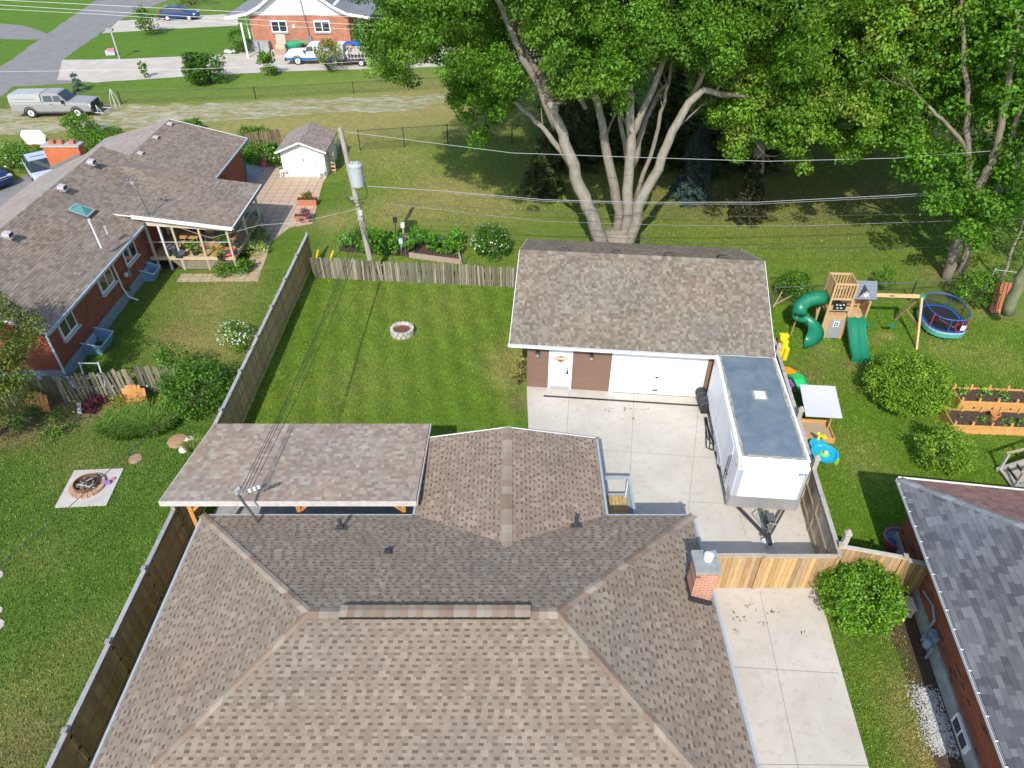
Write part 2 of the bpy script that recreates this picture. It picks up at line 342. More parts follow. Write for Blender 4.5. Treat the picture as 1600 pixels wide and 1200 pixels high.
# saw-cut joints, each a shallow dark line on the slab
mj = MB()
def joint(a, b, w=.014):
    a, b = Vector((a[0], a[1], 0)), Vector((b[0], b[1], 0)); d = (b-a).normalized(); n = Vector((-d.y, d.x, 0))*w/2
    mj.face([(p.x, p.y, .0345) for p in (a-n, b-n, b+n, a+n)])
joint(GL(1.9, 0), GL(1.9, -9.5)); joint(GL(4.75, 0), G(982, 795)); joint(GL(7.6, 0), G(1075, 800)); joint(G(930, 703), G(1110, 716))
joint(G(1187, 925), G(1250, 1215)); joint(G(1145, 1043), G(1310, 1053)); joint(G(1180, 1195), G(1357, 1197)); joint(G(1074, 785), G(1130, 787)); joint(G(1155, 805), G(1165, 838))
joint(G(827, 700), G(930, 703))
M['joint'] = simple('joint_filler', (.24, .22, .19), .9); o = mj.build('driveway_joints', M['joint']); tag(o, kind='structure')
mb = MB(); mb.beam(GL(.8, -.62, .042), GL(7.6, -.62, .042), .10, .012); o = mb.build('trench_drain', M['darkmetal'], origin=GL(.8, -.62, 0))
tag(o, 'long narrow black trench drain grate across the concrete in front of the garage', 'drain')
# a scatter of leaves and twigs on the driveway
r = random.Random(4); mb = MB()
for (u, v, n, s) in ((1153,968,9,.10),(1166,950,5,.07),(1207,958,6,.07),(1150,985,3,.05),(980,640,6,.08),(1002,640,5,.07),(990,655,3,.05),(945,642,6,.08),(1190,975,4,.06),(1255,992,3,.05)):
    c = G(u, v)
    for k in range(n):
        p = c + Vector((r.gauss(0, s*2), r.gauss(0, s), .045)); a = r.uniform(0, 6.28); L = r.uniform(.03, .09); w = r.uniform(.01, .03)
        d = Vector((math.cos(a), math.sin(a), 0)); q = Vector((-d.y, d.x, 0))
        mb.face([p-d*L, p+q*w+Vector((0, 0, .01)), p+d*L, p-q*w], col=r.choice([(.16, .19, .07), (.28, .20, .12), (.22, .16, .09), (.4, .33, .24)]))
o = mb.build('leaf_litter', M['leaf']); tag(o, kind='stuff')
# ================================================================ SHINGLES
def clip(poly, a, b, c):   # keep a*x+b*y<=c
    out = []; n = len(poly)
    for i in range(n):
        p, q = poly[i], poly[(i+1) % n]; dp = a*p[0]+b*p[1]-c; dq = a*q[0]+b*q[1]-c
        if dp <= 0: out.append(p)
        if (dp < 0 and dq > 0) or (dp > 0 and dq < 0):
            t = dp/(dp-dq); out.append((p[0]+(q[0]-p[0])*t, p[1]+(q[1]-p[1])*t))
    return out
def shingles(mb, poly, pal, slot, e=.143, seed=1, tabw=(.09, .24), slotw=(.07, .14), thick=.013, style='teeth', lift=.004):
    """real laminated shingles: every tab is a wedge with its own lip, laid in courses up the slope"""
    r = random.Random(seed); P3 = [Vector(p) for p in poly]
    n = Vector((0, 0, 0))
    for i in range(len(P3)):
        a, b = P3[i], P3[(i+1) % len(P3)]; n += a.cross(b)
    n.normalize(); n = -n if n.z < 0 else n
    ax = Vector((0, 0, 1)).cross(n)
    ax = ax.normalized() if ax.length > 1e-4 else Vector((1, 0, 0)); up = n.cross(ax).normalized()
    if up.z < 0: up = -up
    O = P3[0]; q = [((p-O).dot(ax), (p-O).dot(up)) for p in P3]
    area = sum(q[i][0]*q[(i+1) % len(q)][1]-q[(i+1) % len(q)][0]*q[i][1] for i in range(len(q)))
    if area < 0: q = q[::-1]
    E = []
    for i in range(len(q)):
        (x0, y0), (x1, y1) = q[i], q[(i+1) % len(q)]; dx, dy = x1-x0, y1-y0; L = math.hypot(dx, dy)
        if L > 1e-6: E.append((dy/L, -dx/L, (dy*x0-dx*y0)/L))
    t0 = min(p[1] for p in q); t1 = max(p[1] for p in q); s0 = min(p[0] for p in q)-.3; s1 = max(p[0] for p in q)+.1
    def tile(a, b, ta, tb, h0, h1, c, skirt=True):
        w = [(a, ta), (b, ta), (b, tb), (a, tb)]
        for ed in E:
            w = clip(w, *ed)
            if len(w) < 3: return
        if len(w) < 3: return
        top = [O + ax*s + up*t + n*(lift + h0+(h1-h0)*(t-ta)/(tb-ta)) for s, t in w]; k = len(top)
        if not skirt: mb.add(top, [tuple(range(k))], 0, c); return
        bot = [O + ax*s + up*t + n*(lift-.003) for s, t in w]
        fs = [tuple(range(k))] + [(j, j+k, (j+1) % k+k, (j+1) % k) for j in range(k)]
        mb.add(top+bot, fs, 0, c)
    row = 0; t = t0
    while t < t1:
        tb = min(t+e, t1+1e-4)
        base = r.choice(pal); s = s0 + r.uniform(-.2, 0)
        while s < s1:
            w = r.uniform(*tabw); c = r.choice(pal); k = r.uniform(.90, 1.10)*(1+.06*math.sin(s*1.3+t*.9+seed)*math.sin(t*1.7-s*.4)); g_ = .035*math.sin(s*.7+seed)*math.sin(t*1.1+seed*2); c = (c[0]*k*(1+g_), c[1]*k, c[2]*k*(1-g_))
            if style == 'teeth':
                tile(s, s+w, t, tb, thick, .001, c)
                sw = r.uniform(*slotw); cs = r.choice(pal); cs = tuple(x*.93 for x in cs)
                hf = r.uniform(.50, .62); cs = TN(cs, 1.0, 1.16)
                tile(s+w, s+w+sw, t, t+(tb-t)*hf, thick*.3, thick*.2, cs)
                tile(s+w, s+w+sw, t+(tb-t)*hf, tb, thick*.2, .001, TN(slot, .8, 1.2), False); s += w+sw
            else:
                tile(s, s+w, t, tb, thick*r.choice((.45, 1.0)), .001, c); s += w
        t += e; row += 1
def caps(mb, a, b, pal, w=.30, seed=1, droop=.42, L=.21, lift=.03, thick=.012, na=None, nb=None):
    """ridge or hip cap pieces; na, nb = downhill directions on either side"""
    r = random.Random(seed); a, b = Vector(a), Vector(b); d = (b-a); n = max(1, int(d.length/L)); d.normalize()
    for i in range(n):
        p = a + (b-a)*(i/n); q = a + (b-a)*((i+1.12)/n); c = TN(r.choice(pal), .85, 1.12)
        h = Vector((0, 0, lift)); h1 = h + Vector((0, 0, thick)); da = na*w/2; db = nb*w/2
        vs = [p+h1, p+h1+da, q+h+da, q+h, p+h1+db, q+h+db, p+da-Vector((0, 0, .004)), p+db-Vector((0, 0, .004)), q+da-Vector((0, 0, .004)), q+db-Vector((0, 0, .004))]
        mb.add(vs, [(0, 3, 2, 1), (0, 4, 5, 3), (1, 2, 8, 6), (4, 7, 9, 5), (0, 1, 6), (0, 7, 4)], 0, c)
    return mb
def under(mb, poly, th=.12):   # the deck below the shingles
    n = len(poly); a = [Vector(p) for p in poly]; b = [p-Vector((0, 0, th)) for p in a]
    mb.add(a+b, [tuple(range(n)), tuple(range(2*n-1, n-1, -1))]+[(i, i+n, (i+1) % n+n, (i+1) % n) for i in range(n)], 0, (.2, .17, .15))

TAN = [(.262,.212,.162),(.243,.194,.148),(.282,.232,.18),(.236,.188,.144),(.27,.222,.174)]
TANSLOT = (.145, .112, .085)
# ================================================================ MAIN HOUSE (foreground)
HX0, HX1, HY0, HY1, ZE = -9.74, 5.68, 5.15, 14.80, 2.70
RY, RZ, RX0, RX1 = 10.35, 4.20, -5.15, 1.15
house = thing('house', 'large foreground house under a tan-brown shingled hip roof with a rear wing', 'house', (-2, 10, 0))
M['brickx'] = brick_mat('orange_brick_front', (.42,.14,.07), (.33,.10,.055), (.42,.38,.33), 'x')
M['bricky'] = brick_mat('orange_brick_side', (.42,.14,.07), (.33,.10,.055), (.42,.38,.33), 'y')
mb = MB(); 
mb.box(((HX0+HX1)/2, (HY0+HY1)/2, 1.25), (HX1-HX0-1.0, HY1-HY0-1.0, 2.5)); mb.build('wall', M['bricky'], house)
mb = MB(); mb.box((-.05, 15.7, 1.25), (5.3, 4.2, 2.5)); mb.build('wing_wall', simple('beige_siding', (.42, .38, .32), .7, var=.06), house)
A, B, Cc, D = (HX0, HY1, ZE), (HX1, HY1, ZE), (HX1, HY0, ZE), (HX0, HY0, ZE); R0, R1 = (RX0, RY, RZ), (RX1, RY, RZ)
mr = MB()
sl = (RZ-ZE)/(HY1-RY)
WX0, WX1, WY, WZ = -3.05, 2.95, 18.35, 3.21; WXM = -.15
apY = HY1-(WZ-ZE)/sl; AP = (WXM, apY, WZ)
under(mr, [(D[0], D[1], ZE), (Cc[0], Cc[1], ZE), (B[0], B[1], ZE), (A[0], A[1], ZE)], .10)
shingles(mr, [R0, (WXM, RY, RZ), AP, (WX0, HY1, ZE), A], TAN, TANSLOT, seed=2)
shingles(mr, [(WXM, RY, RZ), R1, B, (WX1, HY1, ZE), AP], TAN, TANSLOT, seed=3)
shingles(mr, [R0, A, D], TAN, TANSLOT, seed=4); shingles(mr, [R1, Cc, B], TAN, TANSLOT, seed=5)
shingles(mr, [R1, R0, D, Cc], TAN, TANSLOT, seed=6, slotw=(.09, .15), tabw=(.12, .2))
for f in ([R0, (WXM, RY, RZ), AP, (WX0, HY1, ZE), A], [(WXM, RY, RZ), R1, B, (WX1, HY1, ZE), AP], [R0, A, D], [R1, Cc, B], [R1, R0, D, Cc]): mr.face(f, 0, (.10, .08, .07))
TW = [(.275,.215,.165),(.25,.19,.147),(.30,.24,.187)]
shingles(mr, [AP, (WX0, HY1, ZE), (WX0, WY, ZE), (WXM, WY, WZ)], TW, (.155,.11,.085), seed=7)
shingles(mr, [AP, (WXM, WY, WZ), (WX1, WY, ZE), (WX1, HY1, ZE)], TW, (.155,.11,.085), seed=8)
mr.face([AP, (WX0, HY1, ZE), (WX0, WY, ZE), (WXM, WY, WZ)], 0, (.10, .08, .07)); mr.face([AP, (WXM, WY, WZ), (WX1, WY, ZE), (WX1, HY1, ZE)], 0, (.10, .08, .07))
mr.face([(WX0, WY, ZE-.1), (WX1, WY, ZE-.1), (WX1, WY, ZE), (WXM, WY, WZ), (WX0, WY, ZE)], 0, (.3, .3, .3))
under(mr, [(WX0, HY1+.01, ZE), (WX1, HY1+.01, ZE), (WX1, WY-.003, ZE), (WX0, WY-.003, ZE)], .10)
roof = mr.build('roof', M['shingle'], house)
CAPC = [(.295,.235,.18),(.26,.19,.14),(.25,.21,.165),(.33,.275,.215),(.24,.175,.13)]
mc = MB(); dn = Vector((0, 1, -sl)).normalized(); df = Vector((0, -1, -sl)).normalized(); dl = Vector((-1, 0, -.42)).normalized(); dr = Vector((1, 0, -.42)).normalized()
mc = MB(); caps(mc, A, R0, CAPC, .34, 1, L=.36, na=dn, nb=dl); mc.build('hip_cap', M['shingle'], roof)
mc = MB(); caps(mc, B, R1, CAPC, .36, 2, L=.36, na=dr, nb=dn); mc.build('hip_cap', M['shingle'], roof)
mc = MB(); caps(mc, D, R0, CAPC, .34, 3, L=.36, na=dl, nb=df); mc.build('hip_cap', M['shingle'], roof)
mc = MB(); caps(mc, Cc, R1, CAPC, .36, 4, L=.36, na=df, nb=dr); mc.build('hip_cap', M['shingle'], roof)
mc = MB(); caps(mc, R0, (-4.35, RY, RZ), CAPC, .34, 5, na=dn, nb=df); mc.build('hip_cap', M['shingle'], roof)
mc = MB(); caps(mc, (.45, RY, RZ), R1, CAPC, .34, 6, na=dn, nb=df); mc.build('hip_cap', M['shingle'], roof)
dwl = Vector((-1, 0, -.25)).normalized()
dwr = Vector((1, 0, -.25)).normalized()
mc = MB(); caps(mc, (WXM, WY, WZ), (AP[0], AP[1]-.25, AP[2]+.03), CAPC, .34, 7, L=.3, na=dwl, nb=dwr); mc.build('hip_cap', M['shingle'], roof)
# raised ridge vent topped with caps
mv = MB(); mv.box((-1.95, RY, RZ+.035), (4.8, .40, .06), col=(.015, .015, .015))
mv.build('ridge_vent', M['attr'], roof)
mv = MB(); caps(mv, (-4.35, RY, RZ+.07), (.45, RY, RZ+.07), CAPC, .36, 9, L=.19, lift=.02, na=Vector((0, 1, -.16)), nb=Vector((0, -1, -.16))); mv.build('vent_cap', M['shingle'], roof)
# eaves: gutters and fascia
mg = MB(); fz = ZE-.055
for a, b in (((HX0-.05, HY0), (HX0-.05, HY1+.05)), ((HX1+.05, HY0), (HX1+.05, HY1+.05)), ((HX0-.05, HY1+.05), (WX0-.1, HY1+.05)), ((WX1+.1, HY1+.05), (HX1+.05, HY1+.05)), ((WX1+.06, HY1+.1), (WX1+.06, WY)), ((WX0-.06, HY1+.1), (WX0-.06, WY))):
    mg = MB(); mg.beam((a[0], a[1], fz), (b[0], b[1], fz), .08, .07); mg.build('gutter', M['gutter'], house)
mb = MB(); mb.beam((WX0, WY+.02, ZE-.04), (WXM, WY+.02, WZ-.04), .03, .13); mb.beam((WXM, WY+.02, WZ-.04), (WX1, WY+.02, ZE-.04), .03, .13); mb.build('rake_trim', M['white'], house)
# chimney
ch = MB(); ch.box((5.22, 11.85, 2.1), (.56, .60, 4.2)); chim = ch.build('chimney', brick_mat('chimney_brick', (.56,.22,.11), (.46,.16,.085), (.58,.50,.43), 'x', dark=(.2,.06,.04)), house)
ch = MB(); ch.box((5.22, 11.85, 4.26), (.68, .72, .12)); ch.build('chimney_cap', simple('cap_concrete', (.30, .32, .31), .85), chim)
ch = MB(); ch.lathe((5.28, 11.9, 4.32), [(.11, 0), (.11, .06), (.08, .07), (.08, .16), (.13, .17), (.13, .20), (.04, .24)], 20); ch.build('flue', M['whitemetal'], chim)
ch = MB(); ch.box((5.22, 11.52, 2.97), (.66, .06, .16), ry=.4); ch.box((4.93, 11.85, 3.08), (.05, .66, .14)); ch.build('flashing', M['darkmetal'], chim)
def roof_z(x, y): return ZE + sl*(HY1-y)
# rooftop bits: plumbing vents and square vents
for u, v, sz in ((533, 824, 1), (900, 820, 1.05)):
    c = G(u, v, 3.0); c = G(u, v, roof_z(c.x, c.y)+.02)
    c.z = roof_z(c.x, c.y); mb = MB(t=c); mb.box((0, .0, .03), (.34*sz, .34*sz, .02), rx=-.4, col=(.08,.08,.085)); mb.lathe((0, 0, 0), [(.10, 0), (.055, .14), (.055, .34), (.07, .34), (.07, .40)], 12, col=(.05,.055,.06))
    mb.build('plumbing_vent', M['attr'], roof)
c = G(607, 865, 3.3); c.z = roof_z(c.x, c.y); mb = MB(t=c); mb.box((0, 0, .08), (.17, .17, .12), rx=-.4, col=(.03,.03,.035)); mb.box((0, 0, .02), (.26, .26, .02), rx=-.4, col=(.12,.1,.1)); mb.build('roof_vent', M['attr'], roof)
# service mast at the rear eave
mt = P(371, 772, 14.55); mbp = Vector((-7.9, 14.45, roof_z(0, 14.45)))
mb = MB(); mb.tube([mbp, Vector((mbp.x, mbp.y, 2.9)), mt], .04, 8, col=(.09,.09,.1)); mb.tube([mt, mt+Vector((-.02, .02, .12)), mt+Vector((.05, .1, .16)), mt+Vector((.08, .16, .06))], .06, 8, col=(.3,.32,.34))
mb.tube([mt-Vector((0, 0, .15)), mt+Vector((.55, .35, -.05))], .025, 6, col=(.2,.2,.22))
for k in range(3): mb.lathe(mt+Vector((.3+.12*k, .2+.07*k, -.12)), [(.03, 0), (.06, .03), (.03, .08), (.06, .11), (.02, .14)], 8, col=(.55,.58,.6))
mast = mb.build('service_mast', M['attr'], origin=mbp); tag(mast, 'dark service mast with pale insulators on the rear eave of the foreground roof', 'mast')
MAST = mt
# back porch deck with rail between wing and driveway
dk = thing('porch_deck', 'small wooden porch landing with pale posts beside the rear wing', 'porch', (3.7, 16.5, 0))
mb = MB(); r = random.Random(2)
for k in range(9): x = 2.95+.13*k; mb.box((x+.06, 16.15, .62), (.12, 2.7, .04), col=TN((.52, .36, .15), .85, 1.15))
mb.build('deck_board', M['woodh'], dk)
mb = MB(); mb.box((4.15, 16.1, .3), (.05, 2.6, .6), col=(.3, .33, .36)); mb.box((3.6, 17.5, .3), (1.1, .05, .6), col=(.3, .33, .36)); mb.build('skirt', M['attr'], dk)
for x, y in ((4.13, 17.46), (4.13, 14.95), (3.0, 17.46)):
    mb = MB(); mb.box((x, y, .82), (.09, .09, 1.64)); mb.build('post', M['white'], dk)
mb = MB(); mb.beam((4.13, 14.95, 1.62), (4.13, 17.46, 1.62), .09, .06); mb.beam((3.0, 17.46, 1.62), (4.08, 17.46, 1.62), .09, .06)
mb.beam((4.13, 14.95, .75), (4.13, 17.46, .75), .05, .05); mb.beam((3.0, 17.46, .75), (4.08, 17.46, .75), .05, .05)
for k in range(22): y = 15.05+.11*k; mb.box((4.13, y, 1.17), (.025, .025, .84))
mb.build('railing', M['gutter'], dk)
mb = MB()
for k in range(3): mb.box((4.45+.28*k, 14.9, .5-.17*k), (.3, 1.0, .04)); mb.box((4.32+.28*k, 14.9, .42-.17*k), (.03, 1.0, .15))
mb.build('step', M['darkmetal'], dk)
# ================================================================ CARPORT-LIKE PATIO ROOF
pc = thing('patio_cover', 'timber-posted patio cover with a sloping reddish grey shingled roof beside the left fence', 'patio cover', (-7, 17, 0))
CX0, CX1, CY0, CY1, CZ0, CZ1 = -11.05, -3.02, 15.0, 19.05, 3.14, 2.76
PINK = [(.32,.255,.20),(.285,.22,.175),(.345,.29,.235),(.30,.26,.21),(.30,.225,.18),(.36,.31,.255),(.27,.21,.17)]
mb = MB(); q = [(CX0, CY0, CZ0), (CX1, CY0, CZ0), (CX1+.05, CY1, CZ1), (CX0+.3, CY1, CZ1)]; under(mb, q, .14)
shingles(mb, [q[3], q[2], q[1], q[0]], PINK, PINK[0], seed=11, style='mix', tabw=(.07, .22), thick=.010); mb.build('roof', M['shingle'], pc)
mb = MB(); mb.box(((CX0+CX1)/2, CY0-.03, CZ0-.06), (CX1-CX0+.04, .04, .20)); mb.beam((CX1+.04, CY0, CZ0-.07), (CX1+.09, CY1, CZ1-.07), .03, .16); mb.beam((CX0-.02, CY0, CZ0-.07), (CX0+.28, CY1, CZ1-.07), .03, .16); mb.build('fascia', simple('pale_fascia', (.60, .55, .50), .6), pc)
WARM = (.55, .27, .08)
for x in (-10.4, -6.9, -3.5):
    for y, zt in ((15.35, 2.92), (18.6, 2.6)):
        mb = MB(); mb.box((x, y, zt/2), (.14, .14, zt), col=WARM); mb.beam((x, y-.0, zt-.62), (x+(.55 if x < -4 else -.55), y, zt-.05), .09, .09, col=WARM); mb.build('post', M['wood'], pc)
mb = MB(); mb.beam((-10.8, 15.35, 2.93), (-3.2, 15.35, 2.93), .09, .2, col=WARM); mb.beam((-10.8, 18.6, 2.62), (-3.2, 18.6, 2.62), .09, .2, col=WARM); mb.build('beam', M['woodh'], pc)
mb = MB(); mb.slab([(-10.9, 14.4), (-3.1, 14.4), (-3.1, 18.9), (-10.9, 18.9)], -.02, .035); o = mb.build('patio_slab', M['conc']); tag(o, kind='structure')
# ================================================================ GARAGE (local frame turned with its lot)
gar = thing('garage', 'detached brown-sided garage with shingled gable roof and white overhead door', 'garage', GO)
GW, GD, GH = 9.9, 8.55, 2.55
def gmb(): return MB(A_G, GO)
GE, GR, OV = 2.68, 4.50, .45
ym = GD/2-.05
e0, e1 = -.72, 10.15
mb = gmb(); f1 = [(e0, -.55, GE), (e1, -.55, GE), (e1-.05, ym, GR), (e0+.0, ym, GR)]; f2 = [(e0, ym, GR), (e1-.05, ym, GR), (e1-.1, 2*ym+.4, GE), (e0, 2*ym+.4, GE)]
GP = [(.225,.19,.148),(.185,.152,.118),(.255,.222,.175),(.205,.182,.142),(.20,.155,.122),(.275,.24,.19),(.17,.138,.108),(.23,.20,.16)]
W = lambda f: [gmb().R @ Vector(p) + GO for p in f]
ms = MB(); shingles(ms, W(f1), GP, GP[1], seed=21, style='mix', tabw=(.07, .17), thick=.011); shingles(ms, W(f2), GP, GP[1], seed=22, style='mix', tabw=(.07, .17), thick=.011)
under(ms, W(f1), .1); under(ms, W(f2), .1)
rw = W([(e0, ym, GR), (e1-.05, ym, GR)]); R3 = gmb().R; sg = (GR-GE)/(ym+.55)
caps(ms, rw[0], rw[1], GP, .36, 23, L=.21, na=R3 @ Vector((0, 1, -sg)).normalized(), nb=R3 @ Vector((0, -1, -sg)).normalized())
gr = ms.build('roof', M['shingle'], gar)
for k in range(4):
    mb = gmb(); x = 1.3+2.37*k; mb.box((x, ym+.62, GR-.17), (.36, .34, .11), rx=-.38, col=(.055,.045,.045)); mb.box((x, ym+.62, GR-.235), (.5, .5, .02), rx=-.38, col=(.06,.05,.05)); mb.build('roof_vent', M['attr'], gr)
SID = (.205, .122, .088)
def siding(mb, x0, x1, z0, z1, y=0, col=SID, e=.105):
    z = z0; r = random.Random(int(x0*10))
    while z < z1-.001:
        zt = min(z+e, z1); k = r.uniform(.96, 1.04); c = tuple(q*k for q in col)
        mb.add([(x0, y-.018, z), (x1, y-.018, z), (x1, y-.002, zt), (x0, y-.002, zt), (x0, y, z), (x1, y, z)], [(0, 1, 2, 3), (0, 4, 5, 1)], 0, c); z = zt
mb = gmb(); mb.box((GW/2, GD/2, GH/2), (GW, GD-.02, GH), col=SID); mb.add([(0, .01, GH), (0, GD-.01, GH), (0, GD/2, GR-.15), (GW, .01, GH), (GW, GD-.01, GH), (GW, GD/2, GR-.15)], [(0, 1, 2), (3, 5, 4), (0, 2, 5, 3), (1, 4, 5, 2)], 0, SID)
siding(mb, .0, .93, .06, 2.5); siding(mb, 1.97, 3.62, .06, 2.5); siding(mb, 7.62, 9.9, .06, 2.5); siding(mb, .93, 1.97, 2.17, 2.5); siding(mb, 3.62, 7.62, 2.4, 2.5)
# side walls
gw = mb.build('wall', M['attr'], gar)
mb = gmb(); mb.box((GW/2+.02-.3, -.58, GE-.05), (e1-e0+.02, .06, .13)); mb.build('fascia', M['white'], gar)
mb = gmb(); mb.box((4.7, -.64, GE-.03), (10.8, .09, .09)); 
mb.build('gutter', M['whitemetal'], gar)
mb = gmb(); mb.box((5.3-.57, -.27, GE-.12), (e1-e0-.05, .55, .02)); mb.build('soffit', M['gutter'], gar)
for s in (0, 1):
    x = (e0-.012, e1+.0)[s]
    mb = gmb(); mb.beam((x, -.55, GE-.07), (x, ym, GR-.07), .025, .15); mb.beam((x, ym, GR-.07), (x, 2*ym+.4, GE-.07), .025, .15); mb.build('rake_trim', M['white'], gar)
# man door
mb = gmb(); mb.box((1.45, -.035, 1.08), (.84, .05, 2.02), col=(.86, .86, .85)); door = mb.build('door', M['attr'], gar)
mb = gmb(); mb.box((.98, -.03, 1.09), (.09, .07, 2.18)); mb.box((1.92, -.03, 1.09), (.09, .07, 2.18)); mb.box((1.45, -.03, 2.135), (.85, .07, .09)); mb.build('door_frame', M['white'], door)
mb = gmb(); mb.box((1.45, -.06, .13), (.82, .02, .16), col=(.40, .41, .42)); mb.build('kick_plate', M['attr'], door)
mb = gmb(); mb.tube([(1.77, -.06, 1.0), (1.77, -.12, 1.0), (1.66, -.12, 1.0)], .022, 8); mb.box((1.77, -.07, 1.0), (.07, .03, .22)); mb.lathe((1.77, -.09, 1.22), [(.03, 0), (.03, .03)], 8); mb.build('door_handle', M['darkmetal'], door)
mb = gmb(); y = -.064
mb.ext([(1.20, y, 1.78), (1.16, y, 1.70), (1.24, y, 1.66), (1.30, y, 1.60), (1.45, y, 1.50), (1.60, y, 1.60), (1.66, y, 1.66), (1.74, y, 1.70), (1.70, y, 1.78), (1.58, y, 1.80), (1.45, y, 1.88), (1.32, y, 1.80)], (0, -.008, 0), col=(.75, .22, .03))
mb.ext([(1.24, y-.009, 1.75), (1.24, y-.009, 1.69), (1.66, y-.009, 1.69), (1.66, y-.009, 1.75)], (0, -.004, 0), col=(.9, .85, .75))
mb.ext([(1.33, y-.009, 1.62), (1.45, y-.009, 1.54), (1.57, y-.009, 1.62)], (0, -.004, 0), col=(.08, .05, .04)); mb.ext([(1.38, y-.009, 1.79), (1.45, y-.009, 1.85), (1.52, y-.009, 1.79)], (0, -.004, 0), col=(.08, .18, .08))
mb.build('door_emblem', M['attr'], door)
# wall lanterns
for x in (.45, 2.75):
    mb = gmb(); mb.box((x, -.04, 1.92), (.14, .05, .22)); mb.lathe((x, -.14, 1.78), [(.05, 0), (.07, .02), (.07, .20), (.10, .21), (.03, .30)], 8); mb.box((x, -.07, 2.05), (.03, .14, .03)); l = mb.build('wall_lantern', M['darkmetal'], gar)
    mb = gmb(); mb.lathe((x, -.14, 1.81), [(.073, 0), (.073, .14)], 8, col=(.35, .33, .28)); mb.build('lantern_glass', M['attr'], l)
# overhead door, five ribbed panels
mb = gmb()
for k in range(5):
    z0 = .05+k*.45
    mb.box((5.62, -.03, z0+.222), (3.75, .04, .438), col=(.85, .85, .84))
    for j in (1, 2): mb.box((5.62, -.054, z0+.15*j), (3.73, .008, .016), col=(.45, .46, .47))  # grey strips put the ribs' shadow lines into the colour
gd = mb.build('overhead_door', M['attr'], gar)
mb = gmb(); mb.box((5.62, -.07, .30), (.22, .05, .04)); mb.box((5.62, -.07, 1.0), (.14, .04, .05)); mb.build('door_handle', M['darkmetal'], gd)
mb = gmb(); mb.box((3.68, -.04, 1.18), (.12, .10, 2.36)); mb.box((7.56, -.04, 1.18), (.12, .10, 2.36)); mb.box((5.62, -.04, 2.36), (4.0, .10, .13)); mb.build('door_frame', M['white'], gd)
mb = gmb(); mb.box((5.62, -.03, .035), (3.75, .05, .03)); mb.build('weather_seal', M['black'], gd)
# ================================================================ FENCES
def tall_fence(name, label, a, b, H=1.83, nseg=6, col=(.20,.17,.09), capcol=(.42,.40,.38), inner=1, postx=.10, seed=1, cap=True, postcol=None, rail=True, side=1, stain=None, posth=.0, group=None, hs=None):
    """board fence: posts, one board panel and one cap per bay; inner = side on which the rails show"""
    a, b = Vector((a[0], a[1], 0)), Vector((b[0], b[1], 0)); d = (b-a).normalized(); n = Vector((-d.y, d.x, 0))*side
    t = thing(name, label, 'fence', a, group=group); r = random.Random(seed); L = (b-a).length/nseg; ang = math.atan2(d.y, d.x)
    for i in range(nseg):
        h = (hs[i] if hs else H); p = a + d*L*i; q = a + d*L*(i+1); mb = MB()
        k = int((L-.12)/.142); w = (L-.12)/k
        for j in range(k):
            c = p + d*(.06+w*(j+.5)); tone = r.uniform(.72, 1.2); bc = tuple(x*tone for x in (col if not stain or r.random() > .45 else stain))
            mb.box((c.x, c.y, h/2+.02), (w-.008, .022, h-.06), rz=ang, col=bc)
        if rail:
            for z in (.35, h*.56, h-.22):
                mb.beam(p+n*.03+Vector((0, 0, z)), q+n*.03+Vector((0, 0, z)), .04, .085, col=tuple(x*.8 for x in col))
        mb.build('panel', M['wood'], t)
        if cap:
            mb = MB(); mb.beam(p+Vector((0, 0, h+.015)), q+Vector((0, 0, h+.015)), .14, .04, col=TN(capcol, .85, 1.1)); mb.build('cap_board', M['woodh'], t)
    for i in range(nseg+1):
        p = a + d*L*i + n*-.0; mb = MB(); hh = H + posth + (.0 if cap else .05)
        if hs: hh = max(hs[max(i-1, 0)], hs[min(i, nseg-1)])+posth
        mb.box((p.x, p.y, hh/2), (postx, postx, hh), rz=ang, col=postcol or tuple(x*.9 for x in col)); mb.box((p.x, p.y, hh+.02), (postx+.04, postx+.04, .04), rz=ang, col=tuple(x*.8 for x in capcol)); mb.build('post', M['wood'], t)
    return t
tall_fence('board_fence', 'long tall olive-brown board fence with grey cap rails left of the foreground house', (-11.3, 35.6), (-11.3, 3.5), 1.83, 13, col=(.52,.36,.18), seed=3, posth=.10, side=1, capcol=(.36,.36,.37))
tall_fence('board_fence', 'weathered grey board fence beside the right side of the white trailer', (11.55, 25.6), (10.3, 14.05), 1.85, 5, col=(.42,.35,.26), seed=5, stain=(.48,.36,.23), posth=.0, side=-1, capcol=(.42,.39,.34))
tall_fence('board_gate_fence', 'honey-coloured board fence with curved top across the driveway behind the chimney', (5.6, 14.0), (10.3, 14.0), 1.80, 2, col=(.54,.34,.155), seed=6, stain=(.44,.30,.17), side=1, capcol=(.48,.42,.33), hs=[1.74, 1.70])
tall_fence('board_fence', 'short honey-coloured board fence with thick cap joining the neighbouring brick wall', (10.35, 14.2), (12.2, 13.75), 1.95, 1, col=(.52,.32,.14), seed=7, stain=(.42,.28,.15), side=1, capcol=(.45,.42,.36), posth=.1)
tall_fence('board_fence', 'last stub of olive board fence running into the neighbouring brick wall', (12.26, 13.75), (13.2, 13.5), 1.85, 1, col=(.28,.20,.08), seed=8, side=1, capcol=(.42,.40,.36))
